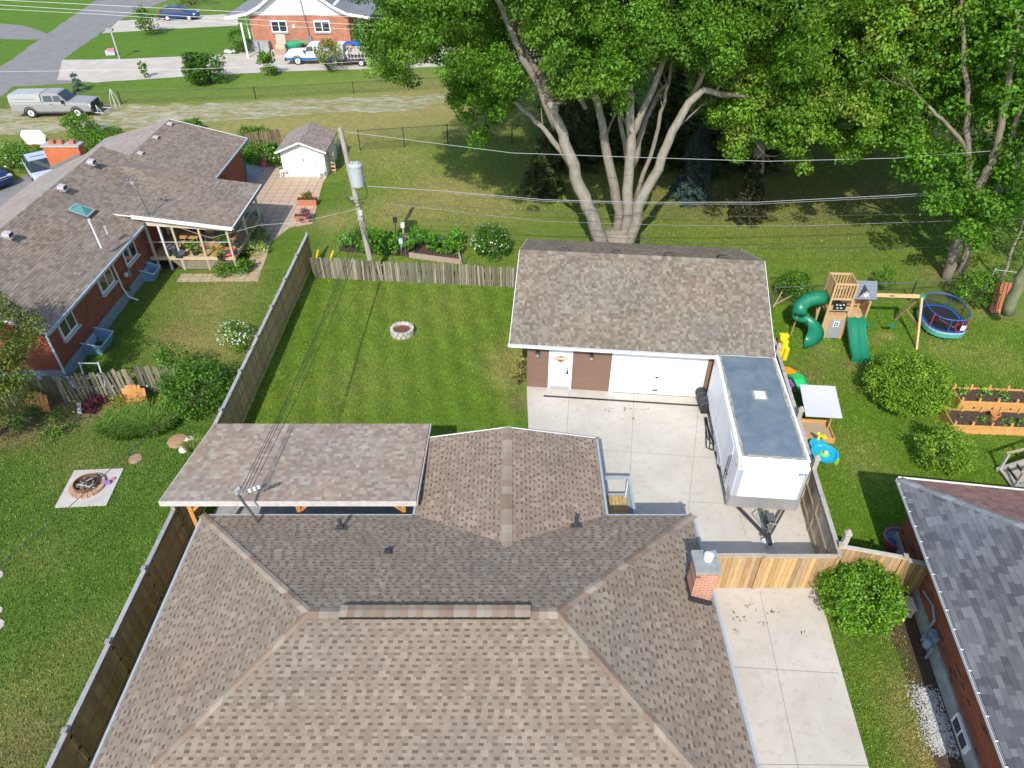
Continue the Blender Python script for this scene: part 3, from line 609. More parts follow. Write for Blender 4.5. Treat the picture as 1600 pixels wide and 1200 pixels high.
for i, (x, y, h, lb) in enumerate(((10.72, 17.75, 2.3, 'stout pale post standing above the grey fence beside the trailer front'), (11.0, 20.4, 2.25, 'stout pale post standing above the grey fence beside the sandbox'), (11.4, 24.6, 2.2, 'stout post at the garage corner behind the yellow slide top'), (10.5, 14.3, 2.45, 'stout pale corner post with a knob where the driveway fences meet'))):
    mb = MB(rz=-.1, t=(x, y, 0)); c = (.42, .38, .32); mb.box((0, 0, h/2), (.16, .16, h), col=c); mb.box((0, 0, h+.02), (.2, .2, .04), col=(.5, .47, .42)); mb.lathe((0, 0, h+.04), [(.07, 0), (.09, .05), (.05, .12), (.01, .14)], 8, col=c)
    tag(mb.build('fence_post', M['wood'], origin=None), lb, 'post')
def picket(name, label, a, b, H, pal, seed, lean=.05, w=.095, gap=.02, jag=.06, rails=True):
    a, b = Vector(a), Vector(b); d = (b-a).normalized(); L = (b-a).length; n = Vector((-d.y, d.x, 0)); r = random.Random(seed); ang = math.atan2(d.y, d.x)
    t = thing(name, label, 'fence', a); mb = MB(); s = 0
    while s < L:
        ww = w*r.uniform(.85, 1.1); h = H+r.uniform(-jag, jag)+.04*math.sin(s*1.1); c = a + d*s; c2 = c + d*r.gauss(0, lean)*h*.5 + n*r.gauss(0, .03); k = r.uniform(.6, 1.25); col = tuple(x*k for x in r.choice(pal))
        vs = []
        for o in (-.011, .011):
            vs += [c+n*o-d*ww/2, c+n*o+d*ww/2, c2+n*o+d*ww/2+Vector((0, 0, h-.05)), c2+n*o+d*ww*.2+Vector((0, 0, h)), c2+n*o-d*ww*.2+Vector((0, 0, h)), c2+n*o-d*ww/2+Vector((0, 0, h-.05))]
        mb.add(vs, [(5, 4, 3, 2, 1, 0), (6, 7, 8, 9, 10, 11)]+[(i, (i+1) % 6, (i+1) % 6+6, i+6) for i in range(6)], 0, col)
        s += ww+gap*r.uniform(.3, 1.6)
    mb.build('picket_row', M['wood'], t)
    if rails:
        for z in (.3, H*.78):
            mb = MB(); mb.beam(a+n*.04+Vector((0, 0, z)), b+n*.04+Vector((0, 0, z)), .04, .08, col=tuple(x*.8 for x in pal[0])); mb.build('rail', M['woodh'], t)
    k = max(2, int(L/2.2))
    for i in range(k+1):
        p = a.lerp(b, i/k)+n*.09; mb = MB(); mb.box((p.x, p.y, H*.48), (.09, .09, H*.96), rz=ang, col=tuple(x*.8 for x in pal[0])); mb.build('post', M['wood'], t)
    return t
OLD = [(.25,.22,.16), (.20,.18,.13), (.31,.28,.21), (.17,.16,.11)]
picket('picket_fence', 'weathered grey-green picket fence behind the back lawn beside the garage', G(492, 434), G(806, 449), 1.25, OLD, 31, jag=.05)
picket('picket_fence', 'gappy dark weathered picket fence below the brick house on the left', G(-20, 640), G(292, 610), 1.45, [(.20,.18,.13), (.14,.13,.10), (.26,.23,.17)], 32, lean=.08, w=.12, gap=.06, jag=.08)
picket('picket_fence', 'short brown picket fence between the brick house and the white shed', G(373, 238), G(440, 228), 1.3, [(.30,.22,.15), (.24,.18,.12)], 33)
# chain link
m, nt, b = new_mat('chain_link'); g_ = nt.nodes.new('ShaderNodeNewGeometry'); sx = nt.nodes.new('ShaderNodeSeparateXYZ'); nt.links.new(g_.outputs['Position'], sx.inputs[0])
def mth(op, a, b_=None):
    n = nt.nodes.new('ShaderNodeMath'); n.operation = op
    for i, q in enumerate((a, b_)):
        if q is None: continue
        if isinstance(q, (int, float)): n.inputs[i].default_value = q
        else: nt.links.new(q, n.inputs[i])
    return n.outputs[0]
h_ = mth('ADD', sx.outputs['X'], sx.outputs['Y'])
s1 = mth('LESS_THAN', mth('PINGPONG', mth('ADD', h_, sx.outputs['Z']), .03), .0022); s2 = mth('LESS_THAN', mth('PINGPONG', mth('SUBTRACT', h_, sx.outputs['Z']), .03), .0022)
nt.links.new(mth('MAXIMUM', s1, s2), b.inputs['Alpha']); b.inputs['Base Color'].default_value = (.03, .035, .03, 1); b.inputs['Roughness'].default_value = .6; M['link'] = m
def chainlink(label, pts, H=1.2, step=2.6, col=(.035,.04,.035), group=None, name='chain_link_fence'):
    pts = [Vector(p) for p in pts]; t = thing(name, label, 'fence', pts[0], group=group)
    for a, b in zip(pts, pts[1:]):
        k = max(1, round((b-a).length/step))
        mb = MB(); mb.face([a+Vector((0,0,.03)), b+Vector((0,0,.03)), b+Vector((0,0,H)), a+Vector((0,0,H))]); mb.build('wire_mesh', M['link'], t)
        mb = MB(); mb.tube([a+Vector((0,0,H)), b+Vector((0,0,H))], .022, 6, col=col); mb.build('top_rail', M['attr'], t)
        for i in range(k+1):
            p = a.lerp(b, i/k); mb = MB(); mb.tube([p, p+Vector((0,0,H+.06))], .035, 7, col=col); mb.lathe(p+Vector((0,0,H+.05)), [(.04,0),(.03,.04),(.005,.06)], 6, col=col); mb.build('post', M['attr'], t)
    return t
chainlink('black chain-link fence across the park lawn behind the utility pole', [G(563, 235), G(700, 226), G(800, 226), G(935, 222)], 1.5, 4.0)
chainlink('low black chain-link fence running past the far gravel lane', [G(-60, 178), G(190, 162), G(400, 155), G(700, 138)], 1.0, 9)
chainlink('thin wire fence behind the playset, hedge bush and trampoline', [G(1204, 478), G(1310, 473), G(1420, 470), G(1530, 462)], 1.1, 3.2, col=(.10,.11,.10))
chainlink('pale wire fence at the far right beside the red bench', [G(1540, 452), G(1680, 470)], 1.2, 3.2, col=(.35,.36,.35))
# ================================================================ WHITE CARGO TRAILER
tc = Vector((8.03, 17.15, 0)); ta = -math.atan2(.53, 6.0)
tr = thing('cargo_trailer', 'white enclosed cargo trailer with grey metal roof parked beside the garage', 'trailer', tc, ta)
TW_, TL, TZ0, TZ = 2.42, 6.15, .48, 2.72; off = -.25
WH = (.84, .85, .86)
def lmb(): return MB()
def B_(mb, name, mat, parent=tr, **k): return mb.build(name, mat, parent, local=True, **k)
mb = lmb()   # body shell with rounded roof edge, cross-section extruded along y
def sect(y, inset=0, drop=0):
    w = TW_/2-inset; cx = off+TW_/2; zt = TZ-drop
    return [(cx-w, y, TZ0), (cx-w, y, zt-.16), (cx-w+.05, y, zt-.05), (cx-w+.15, y, zt), (cx+w-.15, y, zt), (cx+w-.05, y, zt-.05), (cx+w, y, zt-.16), (cx+w, y, TZ0)]
ys_ = [(0, .06, .20), (.03, .02, .10), (.10, 0, .03), (.2, 0, 0), (TL, 0, 0)]; S = [sect(*q) for q in ys_]; vs = [p for s in S for p in s]; fs = []
for i in range(len(S)-1):
    for k in range(8): k2 = (k+1) % 8; fs.append((i*8+k, i*8+k2, (i+1)*8+k2, (i+1)*8+k))
fs += [tuple(range(8)), tuple((len(S)-1)*8+k for k in range(7, -1, -1))]
mb.add(vs, fs, 0, WH); body = B_(mb, 'body', M['plastic'])
m, nt, b = new_mat('galvanised_roof_sheet'); co = coords(nt); n1 = noise(nt, co, 1.1, 5, .6, .8); n2 = noise(nt, co, 7, 5, .7)
nt.links.new(mixc(nt, ramp(nt, n1, .35, .65), (.17, .235, .29), (.27, .33, .37)), b.inputs['Base Color']); b.inputs['Metallic'].default_value = .35; b.inputs['Roughness'].default_value = .42; bump(nt, b, n1, .35, .05); M['trroof'] = m
mb = lmb(); cx = off+TW_/2; mb.box((cx, TL/2+.12, TZ+.008), (TW_-.30, TL-.34, .016)); B_(mb, 'roof_sheet', M['trroof'])
# ragged sealant round the roof sheet
mb = lmb(); r = random.Random(8)
def seal(p, q, w):
    p, q = Vector(p), Vector(q); n = int((q-p).length/.16); d = (q-p).normalized(); s = Vector((-d.y, d.x, 0))
    for i in range(n):
        a_ = p+d*(q-p).length*i/n; b_ = p+d*(q-p).length*(i+1)/n; w1 = w*r.uniform(.6, 1.5)
        mb.box(((a_+b_)/2), ((q-p).length/n+.01, w1, .006+r.uniform(0,.004)), rz=math.atan2(d.y, d.x), col=TN((.36,.34,.28), .8,1.15))
z = TZ+.02; seal((off+.15, .3, z), (off+.15, TL-.05, z), .09); seal((off+TW_-.15, .3, z), (off+TW_-.15, TL-.05, z), .09); seal((off+.15, .30, z+.004), (off+TW_-.15, .30, z+.004), .10)
B_(mb, 'roof_sealant', M['attr']); mb = lmb(); mb.box((cx+.1, TL-2.5, TZ+.021), (.56, .56, .006), col=(.33,.31,.26)); B_(mb, 'roof_sealant', M['attr'])
mb = lmb(); mb.box((cx+.1, TL-2.5, TZ+.045), (.40, .40, .05), col=(.8,.8,.77)); B_(mb, 'roof_vent', M['plastic'], bevel=.015)
mb = lmb(); mb.box((off+.06, TL/2+.1, TZ-.02), (.12, TL-.25, .05), ry=-.35, col=WH); mb.box((off+TW_-.06, TL/2+.1, TZ-.02), (.12, TL-.25, .05), ry=.35, col=WH); B_(mb, 'roof_rail', M['plastic'])
mb = lmb(); mb.box((cx, -.03, TZ-.15), (TW_-.12, .16, .22), rx=.3, col=WH); B_(mb, 'front_cap', M['plastic'], bevel=.04)
m, nt, b = new_mat('checker_plate'); b.inputs['Base Color'].default_value = (.5, .5, .5, 1); b.inputs['Metallic'].default_value = .6; b.inputs['Roughness'].default_value = .45
vo = nt.nodes.new('ShaderNodeTexVoronoi'); vo.inputs['Scale'].default_value = 30; nt.links.new(coords(nt), vo.inputs[0]); bump(nt, b, vo.outputs[0], .6, .01); M['checker'] = m
mb = lmb(); mb.box((cx, -.012, TZ0+.28), (TW_+.01, .03, .56)); mb.box((off-.012, .22, TZ0+.28), (.02, .46, .56)); mb.box((off+TW_+.012, .22, TZ0+.28), (.02, .46, .56)); B_(mb, 'stone_guard', M['checker'])
mb = lmb(); mb.box((off+.12, .0, 1.7), (.17, .06, 1.3), rz=-.5, col=(.42,.45,.48)); mb.box((off+TW_-.08, .0, 1.7), (.10, .05, 1.3), rz=.5, col=(.42,.45,.48)); B_(mb, 'corner_trim', M['attr'])
mb = lmb(); mb.lathe((0, 0, 0), [(.001, 0), (.001, 0)], 3); mb = lmb()
E = [(cx+.97+.13*math.cos(t), -.03, TZ-.42+.05*math.sin(t)) for t in [2*math.pi*k/20 for k in range(20)]]; mb.ext(E, (0, -.004, 0), col=(.05,.13,.30))
mb.ext([(cx+.89, -.036, TZ-.44), (cx+1.05, -.036, TZ-.44), (cx+1.05, -.036, TZ-.40), (cx+.91, -.036, TZ-.41)], (0, -.003, 0), col=(.7,.75,.8)); B_(mb, 'oval_badge', M['attr'])
for yy in (.12, TL-.2):
    mb = lmb(); mb.box((off-.02, yy, TZ-.28), (.03, .12, .05), col=(.75,.30,.03)); B_(mb, 'marker_light', M['plastic'])
mb = lmb()
for k in range(5): mb.box((cx-.9+.45*k, -.085, TZ-.07), (.10, .03, .04), col=(.75,.30,.03))
B_(mb, 'clearance_lights', M['plastic'])
# side seams, doors, bars, lower rail, fenders, wheels
mb = lmb(); mb.box((off-.006, TL/2, TZ0+.02), (.02, TL, .07), col=(.03,.03,.035)); mb.box((off-.004, 3.9, 1.55), (.006, .015, 2.0), col=(.35,.37,.4)); [mb.box((off-.004, .35+.405*k, 1.5), (.006, .010, 2.0), col=(.60,.62,.64)) for k in range(15)]; mb.box((off-.004, TL/2, 1.15), (.006, TL, .012), col=(.5,.52,.55)); B_(mb, 'side_seam', M['attr'])
mb = lmb(); mb.box((off-.012, 1.35, 1.55), (.02, .82, 1.9), col=(.80,.81,.83)); dr_ = B_(mb, 'side_door', M['plastic'])
mb = lmb(); mb.tube([(off-.05, .85, .75), (off-.05, .85, 2.2)], .014, 6); mb.tube([(off-.05, 1.1, .75), (off-.05, 1.1, 1.9)], .014, 6); mb.box((off-.05, .85, 1.25), (.04, .1, .05)); mb.box((off-.05, 1.1, 1.15), (.04, .1, .05)); mb.build('lock_bar', M['darkmetal'], dr_, local=True)
for s, xx in ((-1, off-.12), (1, off+TW_+.12)):
    pass
mb = lmb(); mb.box((off-.012, 2.85, .62), (.03, 1.75, .30), col=(.5,.52,.55)); B_(mb, 'fender', M['attr'])
for yy in (2.48, 3.22):
    for xx in (off+.12, off+TW_-.12):
        mb = lmb(); mb.tube([(xx-.1, yy, .34), (xx+.1, yy, .34)], .34, 20); w_ = B_(mb, 'wheel', M['black'])
        mb = lmb(); mb.tube([(xx-.112, yy, .34), (xx+.0, yy, .34)], .19, 14, col=(.75,.76,.77)); mb.build('rim', M['attr'], w_, local=True)
mb = lmb(); mb.beam((cx-.85, .1, .42), (cx+.02, -1.35, .42), .07, .11); mb.beam((cx+.85, .1, .42), (cx-.02, -1.35, .42), .07, .11); mb.beam((cx, .1, .42), (cx, -1.3, .42), .08, .1); mb.box((cx, -1.45, .47), (.12, .34, .14)); B_(mb, 'tongue', M['darkmetal'])
mb = lmb(); mb.tube([(cx-.0, -1.1, .05), (cx, -1.1, .95)], .04, 8); mb.tube([(cx, -1.1, .93), (cx+.2, -1.12, .93)], .02, 6); mb.box((cx, -1.1, .03), (.22, .22, .05)); B_(mb, 'jack', M['steel'])
mb = lmb(); mb.box((cx+.18, -.55, .56), (.26, .36, .22), col=(.08,.09,.1)); mb.tube([(cx-.1, -.2, .52), (cx-.32, -.5, .6), (cx-.1, -.9, .5), (cx+.1, -1.2, .55)], .02, 6, col=(.05,.25,.25)); mb.tube([(cx-.05, -.1, .5), (cx+.35, -.5, .45), (cx+.1, -1.1, .5)], .018, 6, col=(.30,.18,.10)); B_(mb, 'battery_box', M['attr'])
mb = MB(); c = G(1198, 850); mb.box((c.x, c.y, .12), (.34, .26, .16), rz=.3, col=(.72,.75,.78)); mb.box((c.x+.1, c.y+.3, .10), (.2, .3, .12), rz=-.4, col=(.5,.52,.54)); mb.tube([(c.x-.2, c.y+.2, .2), (c.x, c.y+.5, .3), (c.x+.1, c.y+.75, .5)], .03, 6, col=(.1,.1,.1)); o = mb.build('wheel_chock', M['attr'])
tag(o, 'white and grey block under the trailer tongue coupling', 'chock')
# black roll and hoses beside the trailer
r0 = G(1098, 640); mb = MB(t=(r0.x+.0, r0.y, 0)); mb.tube([(0, -.4, .42), (0, .75, .42)], .24, 14, col=(.035,.035,.04))
for yy in (-.35, .0, .35, .7): mb.tube([(0, yy-.02, .42), (0, yy+.02, .42)], .25, 14, col=(.10,.10,.11))
mb.box((0, .15, .1), (.3, .9, .18), col=(.03,.03,.03)); o = mb.build('cable_reel', M['attr']); tag(o, 'black ribbed roll lying beside the rear of the white trailer', 'roll')
mb = MB(); r = random.Random(5)
for k in range(5):
    p0 = G(1101+r.uniform(-1,3), 655); p1 = G(1106, 672+8*k); p2 = G(1114, 705)
    mb.tube([p0+Vector((0,0,.1)), p1+Vector((r.uniform(-.15,.1), 0, .06+.03*k)), p1.lerp(p2, .6)+Vector((r.uniform(-.1,.12),0,.05)), p2+Vector((0,0,.05))], .022, 6, col=(.02,.02,.022))
o = mb.build('hose', M['attr']); tag(o, 'tangle of black hoses on the concrete along the trailer side', 'hoses')
# ================================================================ RIGHT NEIGHBOUR HOUSE
nh = thing('neighbour_house', 'dark red brick neighbouring house with blue-grey shingled hip roof at the right edge', 'house', (18, 11, 0))
c0 = G(1404, 747.5, 2.75); c1 = G(1576, 1200, 2.75); dN = (c1-c0).normalized(); xN = Vector((-dN.y, dN.x, 0)) if -dN.y > 0 else Vector((dN.y, -dN.x, 0))
def N(a, b_, z=0): p = c0 + dN*a + xN*b_; return (p.x, p.y, z)   # a = towards the viewer, b_ = to the right
NZ, NS = 2.75, .40
ang_n = math.atan2(xN.y, xN.x)
GRY = [(.135,.137,.147),(.105,.107,.117),(.17,.172,.182),(.122,.127,.136),(.09,.092,.10),(.155,.16,.17)]
BRN = [(.27,.155,.13),(.24,.14,.12),(.30,.175,.145)]
LH, WH2 = 14.5, 5.2; zr = NZ+NS*WH2
mb = MB()
shingles(mb, [N(0, 0, NZ), N(LH, 0, NZ), N(LH, WH2, zr), N(WH2, WH2, zr)], GRY, GRY[0], seed=41, style='mix', tabw=(.16, .42), thick=.012, e=.15)
shingles(mb, [N(0, 0, NZ), N(WH2, WH2, zr), N(0, WH2*2, NZ)], BRN, BRN[0], seed=42, style='mix', tabw=(.14, .3), thick=.008, e=.14)
under(mb, [N(0, 0, NZ), N(LH, 0, NZ), N(LH, 2*WH2, NZ), N(0, 2*WH2, NZ)], .1)
mb.face([N(0, 0, NZ), N(LH, 0, NZ), N(LH, WH2, zr), N(WH2, WH2, zr)], 0, (.07,.07,.08)); mb.face([N(0, 0, NZ), N(WH2, WH2, zr), N(0, WH2*2, NZ)], 0, (.1,.07,.06))
mb.face([N(0, WH2*2, NZ), N(WH2, WH2, zr), N(LH, WH2, zr), N(LH, WH2*2, NZ)], 0, (.12,.12,.14))
nr = mb.build('roof', M['shingle'], nh)
mb = MB(); caps(mb, N(.1, .1, NZ+.04), N(WH2, WH2, zr), [(.22,.225,.235),(.17,.18,.19),(.26,.27,.28),(.19,.21,.22)], .36, 43, L=.34, na=-Vector(dN)*1.0+Vector((0,0,-.35)), nb=-Vector(xN)+Vector((0,0,-.35))); mb.build('hip_cap', M['shingle'], nr)
mb = MB(); mb.beam(N(-.0, -.07, NZ-.06), N(LH, -.07, NZ-.06), .012, .11, col=(.72,.70,.70)); mb.beam(N(0, .0, NZ-.09), N(LH, .0, NZ-.09), .02, .10, col=(.6,.62,.62)); mb.beam(N(0, -.035, NZ-.11), N(LH, -.035, NZ-.11), .09, .012, col=(.05,.05,.055)); ngut = mb.build('gutter', M['attr'], nh)
mb = MB()
for k in range(24): mb.beam(N(.25+.6*k, -.085, NZ+.002), N(.25+.6*k, .04, NZ+.002), .03, .012, col=(.72,.72,.73))
mb.build('gutter_hanger', M['attr'], ngut)
mb = MB(); mb.beam(N(-.06, 0, NZ-.04), N(-.06, 2*WH2, NZ-.04), .03, .13); mb.build('fascia', M['white'], nh)
m2 = brick_mat('dark_red_brick', (.36,.095,.042), (.28,.07,.032), (.22,.10,.06), 'y', dark=(.05,.03,.03), darkamt=.06)
mb = MB(); mb.box(N(LH/2, WH2, 1.62), (2*WH2-1.1, LH-1.0, 1.95), rz=ang_n); mb.build('wall', m2, nh)
mb = MB(); mb.box(N(LH/2, WH2, .30), (2*WH2-1.0, LH-.9, .62), rz=ang_n); mb.build('foundation', simple('mossy_foundation', (.36,.40,.38), .9, var=.25, scale=2, bmp=.4), nh)
for a_, L_ in ((7.3, .95), (9.2, .6)):
    mb = MB(); mb.box(N(a_, .47, .42), (.08, L_, .42), rz=ang_n); w_ = mb.build('basement_window', M['white'], nh)
    mb = MB(); mb.box(N(a_-L_*.22, .425, .42), (.02, L_*.36, .30), rz=ang_n); mb.box(N(a_+L_*.22, .425, .42), (.02, L_*.36, .30), rz=ang_n); mb.build('pane', M['glass'], w_)
mb = MB(); mb.box(N(4.6, .42, .75), (.16, .32, .42), rz=ang_n, col=(.16,.24,.30)); mb.tube([N(4.3, .40, .1), N(4.3, .40, 1.2), N(3.9, .42, 1.35), N(3.2, .44, 1.1)], .03, 8, col=(.28,.35,.40)); mb.lathe(N(4.75, .26, .5), [(.1, 0), (.13, .1), (.13, .25), (.05, .3)], 12, col=(.2,.3,.38)); mb.tube([N(4.9, .36, .1), N(4.9, .36, .7)], .04, 8, col=(.2,.26,.3)); mb.build('gas_meter', M['attr'], nh)
mb = MB(); mb.tube([N(5.0, .46, .95), N(9.0, .46, .95), N(13, .46, .95)], .012, 5, col=(.1,.1,.1)); mb.build('cable', M['attr'], nh)
# planted bed, white pebbles
sheet('planting_bed', [N(2.6, -.5), N(2.6, .6), N(14, .6), N(14, -.35), N(11, -.40), N(8, -.32), N(5, -.38)], .012, M['soil'], n_edge=.5, jit=.06)
mb = MB(); r = random.Random(3)
for k in range(2600):
    a_ = r.uniform(5.9, 7.7); q = r.gauss(.05, .22); p = Vector(N(a_+r.gauss(0, .1), min(max(q, -.48), .44))); s = r.uniform(.010, .022); k1 = r.uniform(.38, .66); mb.box((p.x, p.y, .02+s*.3), (s*1.6, s*1.2, s), rz=r.uniform(0, 3), rx=r.uniform(-.3,.3), col=(k1, k1, k1*.95))
o = mb.build('white_pebbles', M['attr']); tag(o, kind='stuff')
c = G(1397, 955); mb = MB(); mb.box((c.x, c.y, .22), (.9, .42, .44), rz=-.1, col=(.55,.52,.45)); mb.box((c.x, c.y, .46), (.96, .48, .05), rz=-.1, col=(.62,.60,.54)); o = mb.build('utility_box', M['attr']); tag(o, 'low beige box half hidden under the round shrub by the brick wall', 'box')
c = G(1398, 853); mb = MB(); mb.lathe((c.x, c.y, 0), [(.36, 0), (.44, .18), (.47, .42), (.50, .46), (.42, .44), (.38, .25), (.34, .2)], 22, col=(.36,.07,.13)); o = mb.build('round_tub', M['plastic'], None)
mb = MB(); mb.lathe((c.x, c.y, .2), [(.36, 0), (.40, .05), (.40, .20)], 22, col=(.05,.10,.16)); mb.box((c.x, c.y, .44), (.5, .36, .05), rz=.5, col=(.08,.16,.24)); mb.build('liner', M['plastic'], o); tag(o, 'round dark pink tub with blue inside in the shadow behind the short fence', 'tub')
# step flight at the far right edge
st = thing('wooden_steps', 'weathered wooden steps with handrail at the right edge behind the neighbouring roof', 'steps', G(1590, 745))
a0 = G(1572, 752); mb = MB()
for k in range(5): mb.box((a0.x+.28*k+.1, a0.y+.1, .12+.17*k), (.3, 1.0, .05), col=(.42,.38,.33)); 
mb.build('tread', M['woodh'], st)
for dy in (-.45, .55):
    mb = MB(); mb.beam((a0.x-.1, a0.y+dy, .95), (a0.x+1.9, a0.y+dy, 1.75), .09, .05, col=(.46,.34,.22)); mb.box((a0.x, a0.y+dy, .5), (.09, .09, 1.0), col=(.45,.42,.38)); mb.box((a0.x+1.0, a0.y+dy, .75), (.09, .09, 1.4), col=(.45,.42,.38)); mb.beam((a0.x-.1, a0.y+dy, .05), (a0.x+1.5, a0.y+dy, .95), .05, .22, col=(.38,.36,.33)); mb.build('handrail', M['wood'], st)
# ================================================================ PLAYGROUND AND RIGHT YARD
CED = (.56, .37, .19)
def wd(k=1.0): return tuple(x*k for x in CED)
# playset frame: x right, y back
ps0 = G(1279, 528); ps = thing('playset', 'wooden backyard playset with tower, green slides and swing beam', 'playset', ps0, -.06)
def pmb(): return MB()
def PB(mb, name, mat, parent=ps, **k): return mb.build(name, mat, parent, local=True, **k)
TWX, TWY = 1.05, 1.05; r = random.Random(9)
for x in (0, TWX):
    for y in (0, TWY): mb = pmb(); mb.box((x, y, 1.65), (.10, .10, 3.3), col=wd(r.uniform(.85, 1.1))); PB(mb, 'post', M['wood'])
mb = pmb()
for k in range(9): mb.box((.06+.116*k, TWY/2, 1.5), (.11, TWY+.1, .04), col=wd(r.uniform(.8, 1.1)))
PB(mb, 'platform', M['woodh']); mb = pmb()
for k in range(9): mb.box((.06+.116*k, TWY/2, 2.35), (.11, TWY+.05, .03), col=wd(r.uniform(.6, .8)))
PB(mb, 'platform', M['woodh'])
for nm, (x0, y0, x1, y1) in {'front': (0, 0, TWX, 0), 'back': (0, TWY, TWX, TWY), 'l': (0, 0, 0, TWY), 'r': (TWX, 0, TWX, TWY)}.items():
    mb = pmb()
    for z in (2.42, 3.26): mb.beam((x0, y0, z), (x1, y1, z), .05, .10, col=wd())
    for k in range(1, 7): t = k/7; mb.box((x0+(x1-x0)*t, y0+(y1-y0)*t, 2.85), (.06, .06, .8), col=wd(r.uniform(.85, 1.1)))
    PB(mb, 'balustrade', M['wood'])
mb = pmb(); mb.box((TWX/2, -.02, .75), (TWX, .03, 1.4), col=wd(.95))
for k in range(7): mb.box((.08+.15*k, -.04, .75), (.004, .004, 1.4), col=wd(.4))
mb.box((TWX/2+.0, -.02, 1.85), (TWX, .03, .25), col=wd(.9)); PB(mb, 'play_wall', M['wood'])
mb = pmb(); mb.box((.62, -.05, .62), (.62, .03, 1.1), col=(.30,.32,.35)); d_ = PB(mb, 'play_door', M['attr'])
mb = pmb(); mb.box((.62, -.07, .95), (.30, .02, .34), col=(.75,.77,.8)); 
for i in (-1, 1):
    for j in (-1, 1): mb.box((.62+i*.055, -.085, .95+j*.065), (.07, .01, .09), col=(.02,.03,.04))
mb.build('door_window', M['attr'], d_, local=True)
mb = pmb(); mb.box((.5, -.06, 2.02), (.62, .04, .42), col=(.02,.02,.025))
for i, (a_, b_) in enumerate(((.33, 2.12), (.5, 2.1), (.66, 2.13), (.4, 1.93), (.58, 1.93))): mb.lathe((a_, -.09, b_-.04), [(.03, 0), (.055, .03), (.03, .07)], 8, col=(.5,.6,.62))
PB(mb, 'activity_panel', M['attr'])
# second bay with lower deck and shingled roof
for x in (1.07, 1.90):
    for y in (.05, 1.15): mb = pmb(); mb.box((x+.08, y, 1.15), (.09, .09, 2.3), col=wd(r.uniform(.8, 1.0))); PB(mb, 'post', M['wood'])
mb = pmb()
for k in range(9): mb.box((1.02+.12*k, .56, 1.28), (.115, 1.1, .035), col=wd(r.uniform(.9, 1.15)))
PB(mb, 'slide_deck', M['woodh'])
mb = pmb(); mb.box((2.1, .75, 1.7), (.03, .9, .7), col=wd(.9)); mb.box((1.62, 1.16, 1.7), (.9, .03, .7), col=wd(.8)); PB(mb, 'side_wall', M['wood'])
mb = pmb(); mb.add([(1.08, .35, 2.25), (2.4, .35, 2.25), (2.4, .95, 2.95), (1.08, .95, 2.95), (1.08, .35, 2.2), (2.4, .35, 2.2), (2.4, .95, 2.9), (1.08, .95, 2.9)], [(0,1,2,3), (7,6,5,4), (0,4,5,1), (1,5,6,2), (0,3,7,4)], 0, (.17,.19,.23))
mb.add([(1.08, .95, 2.95), (2.4, .95, 2.95), (2.4, 1.5, 2.35), (1.08, 1.5, 2.35)], [(0,1,2,3)], 0, (.15,.17,.2))
for k in range(5): mb.box((1.74, .40+.12*k, 2.31+.14*k), (1.32, .012, .012), rx=.86, col=(.08,.09,.11))
rf_ = PB(mb, 'roof', M['attr'])
mb = pmb(); mb.add([(1.45, .36, 2.32), (2.1, .36, 2.32), (1.78, .36, 2.72), (1.78, .8, 2.78)], [(0,1,2)], 0, (.35,.36,.38)); mb.add([(1.42, .33, 2.3), (1.78, .33, 2.75), (1.78, .85, 2.82)], [(0,1,2)], 0, (.06,.07,.09)); mb.add([(2.14, .33, 2.3), (1.78, .33, 2.75), (1.78, .85, 2.82)], [(0,2,1)], 0, (.06,.07,.09))
for a_ in (-.5, 0, .5): mb.beam((1.78, .34, 2.35), (1.78+math.sin(a_)*.3, .34, 2.35+math.cos(a_)*.27), .02, .035, col=(.8,.82,.85))
mb.build('dormer', M['attr'], rf_, local=True)
# straight double slide
GS = (.012, .19, .10)
mb = pmb(); prof = [(0, 1.32), (-.25, 1.29), (-.6, 1.02), (-1.1, .66), (-1.55, .38), (-1.85, .26), (-2.05, .24)]; xs_ = [1.02, 1.05, 1.14, 1.24, 1.39, 1.46, 1.53, 1.68, 1.78, 1.87, 1.90]; hs_ = [.16, .17, .02, 0, .02, .09, .02, 0, .02, .17, .16]
vs = [(x, y, z+h) for (y, z) in prof for x, h in zip(xs_, hs_)]; n = len(xs_); fs = [(i*n+k, i*n+k+1, (i+1)*n+k+1, (i+1)*n+k) for i in range(len(prof)-1) for k in range(n-1)]
vs2 = [(x, y, z-.04) for (y, z) in prof for x in (1.02, 1.90)]; mb.add(vs, fs, 0, GS); nn = len(prof)
mb.add([(1.02, y, z+.16) for y, z in prof]+[(1.02, y, z-.05) for y, z in prof], [(k, k+1, k+1+nn, k+nn) for k in range(nn-1)], 0, GS); mb.add([(1.90, y, z+.16) for y, z in prof]+[(1.90, y, z-.05) for y, z in prof], [(k, k+1, k+1+nn, k+nn) for k in range(nn-1)], 0, GS)
mb.add([(x, prof[-1][0], prof[-1][1]+h) for x, h in zip(xs_, hs_)]+[(1.90, prof[-1][0], 0), (1.02, prof[-1][0], 0)], [tuple(range(n+2))], 0, GS)
PB(mb, 'double_slide', M['plastic'], smooth=True)
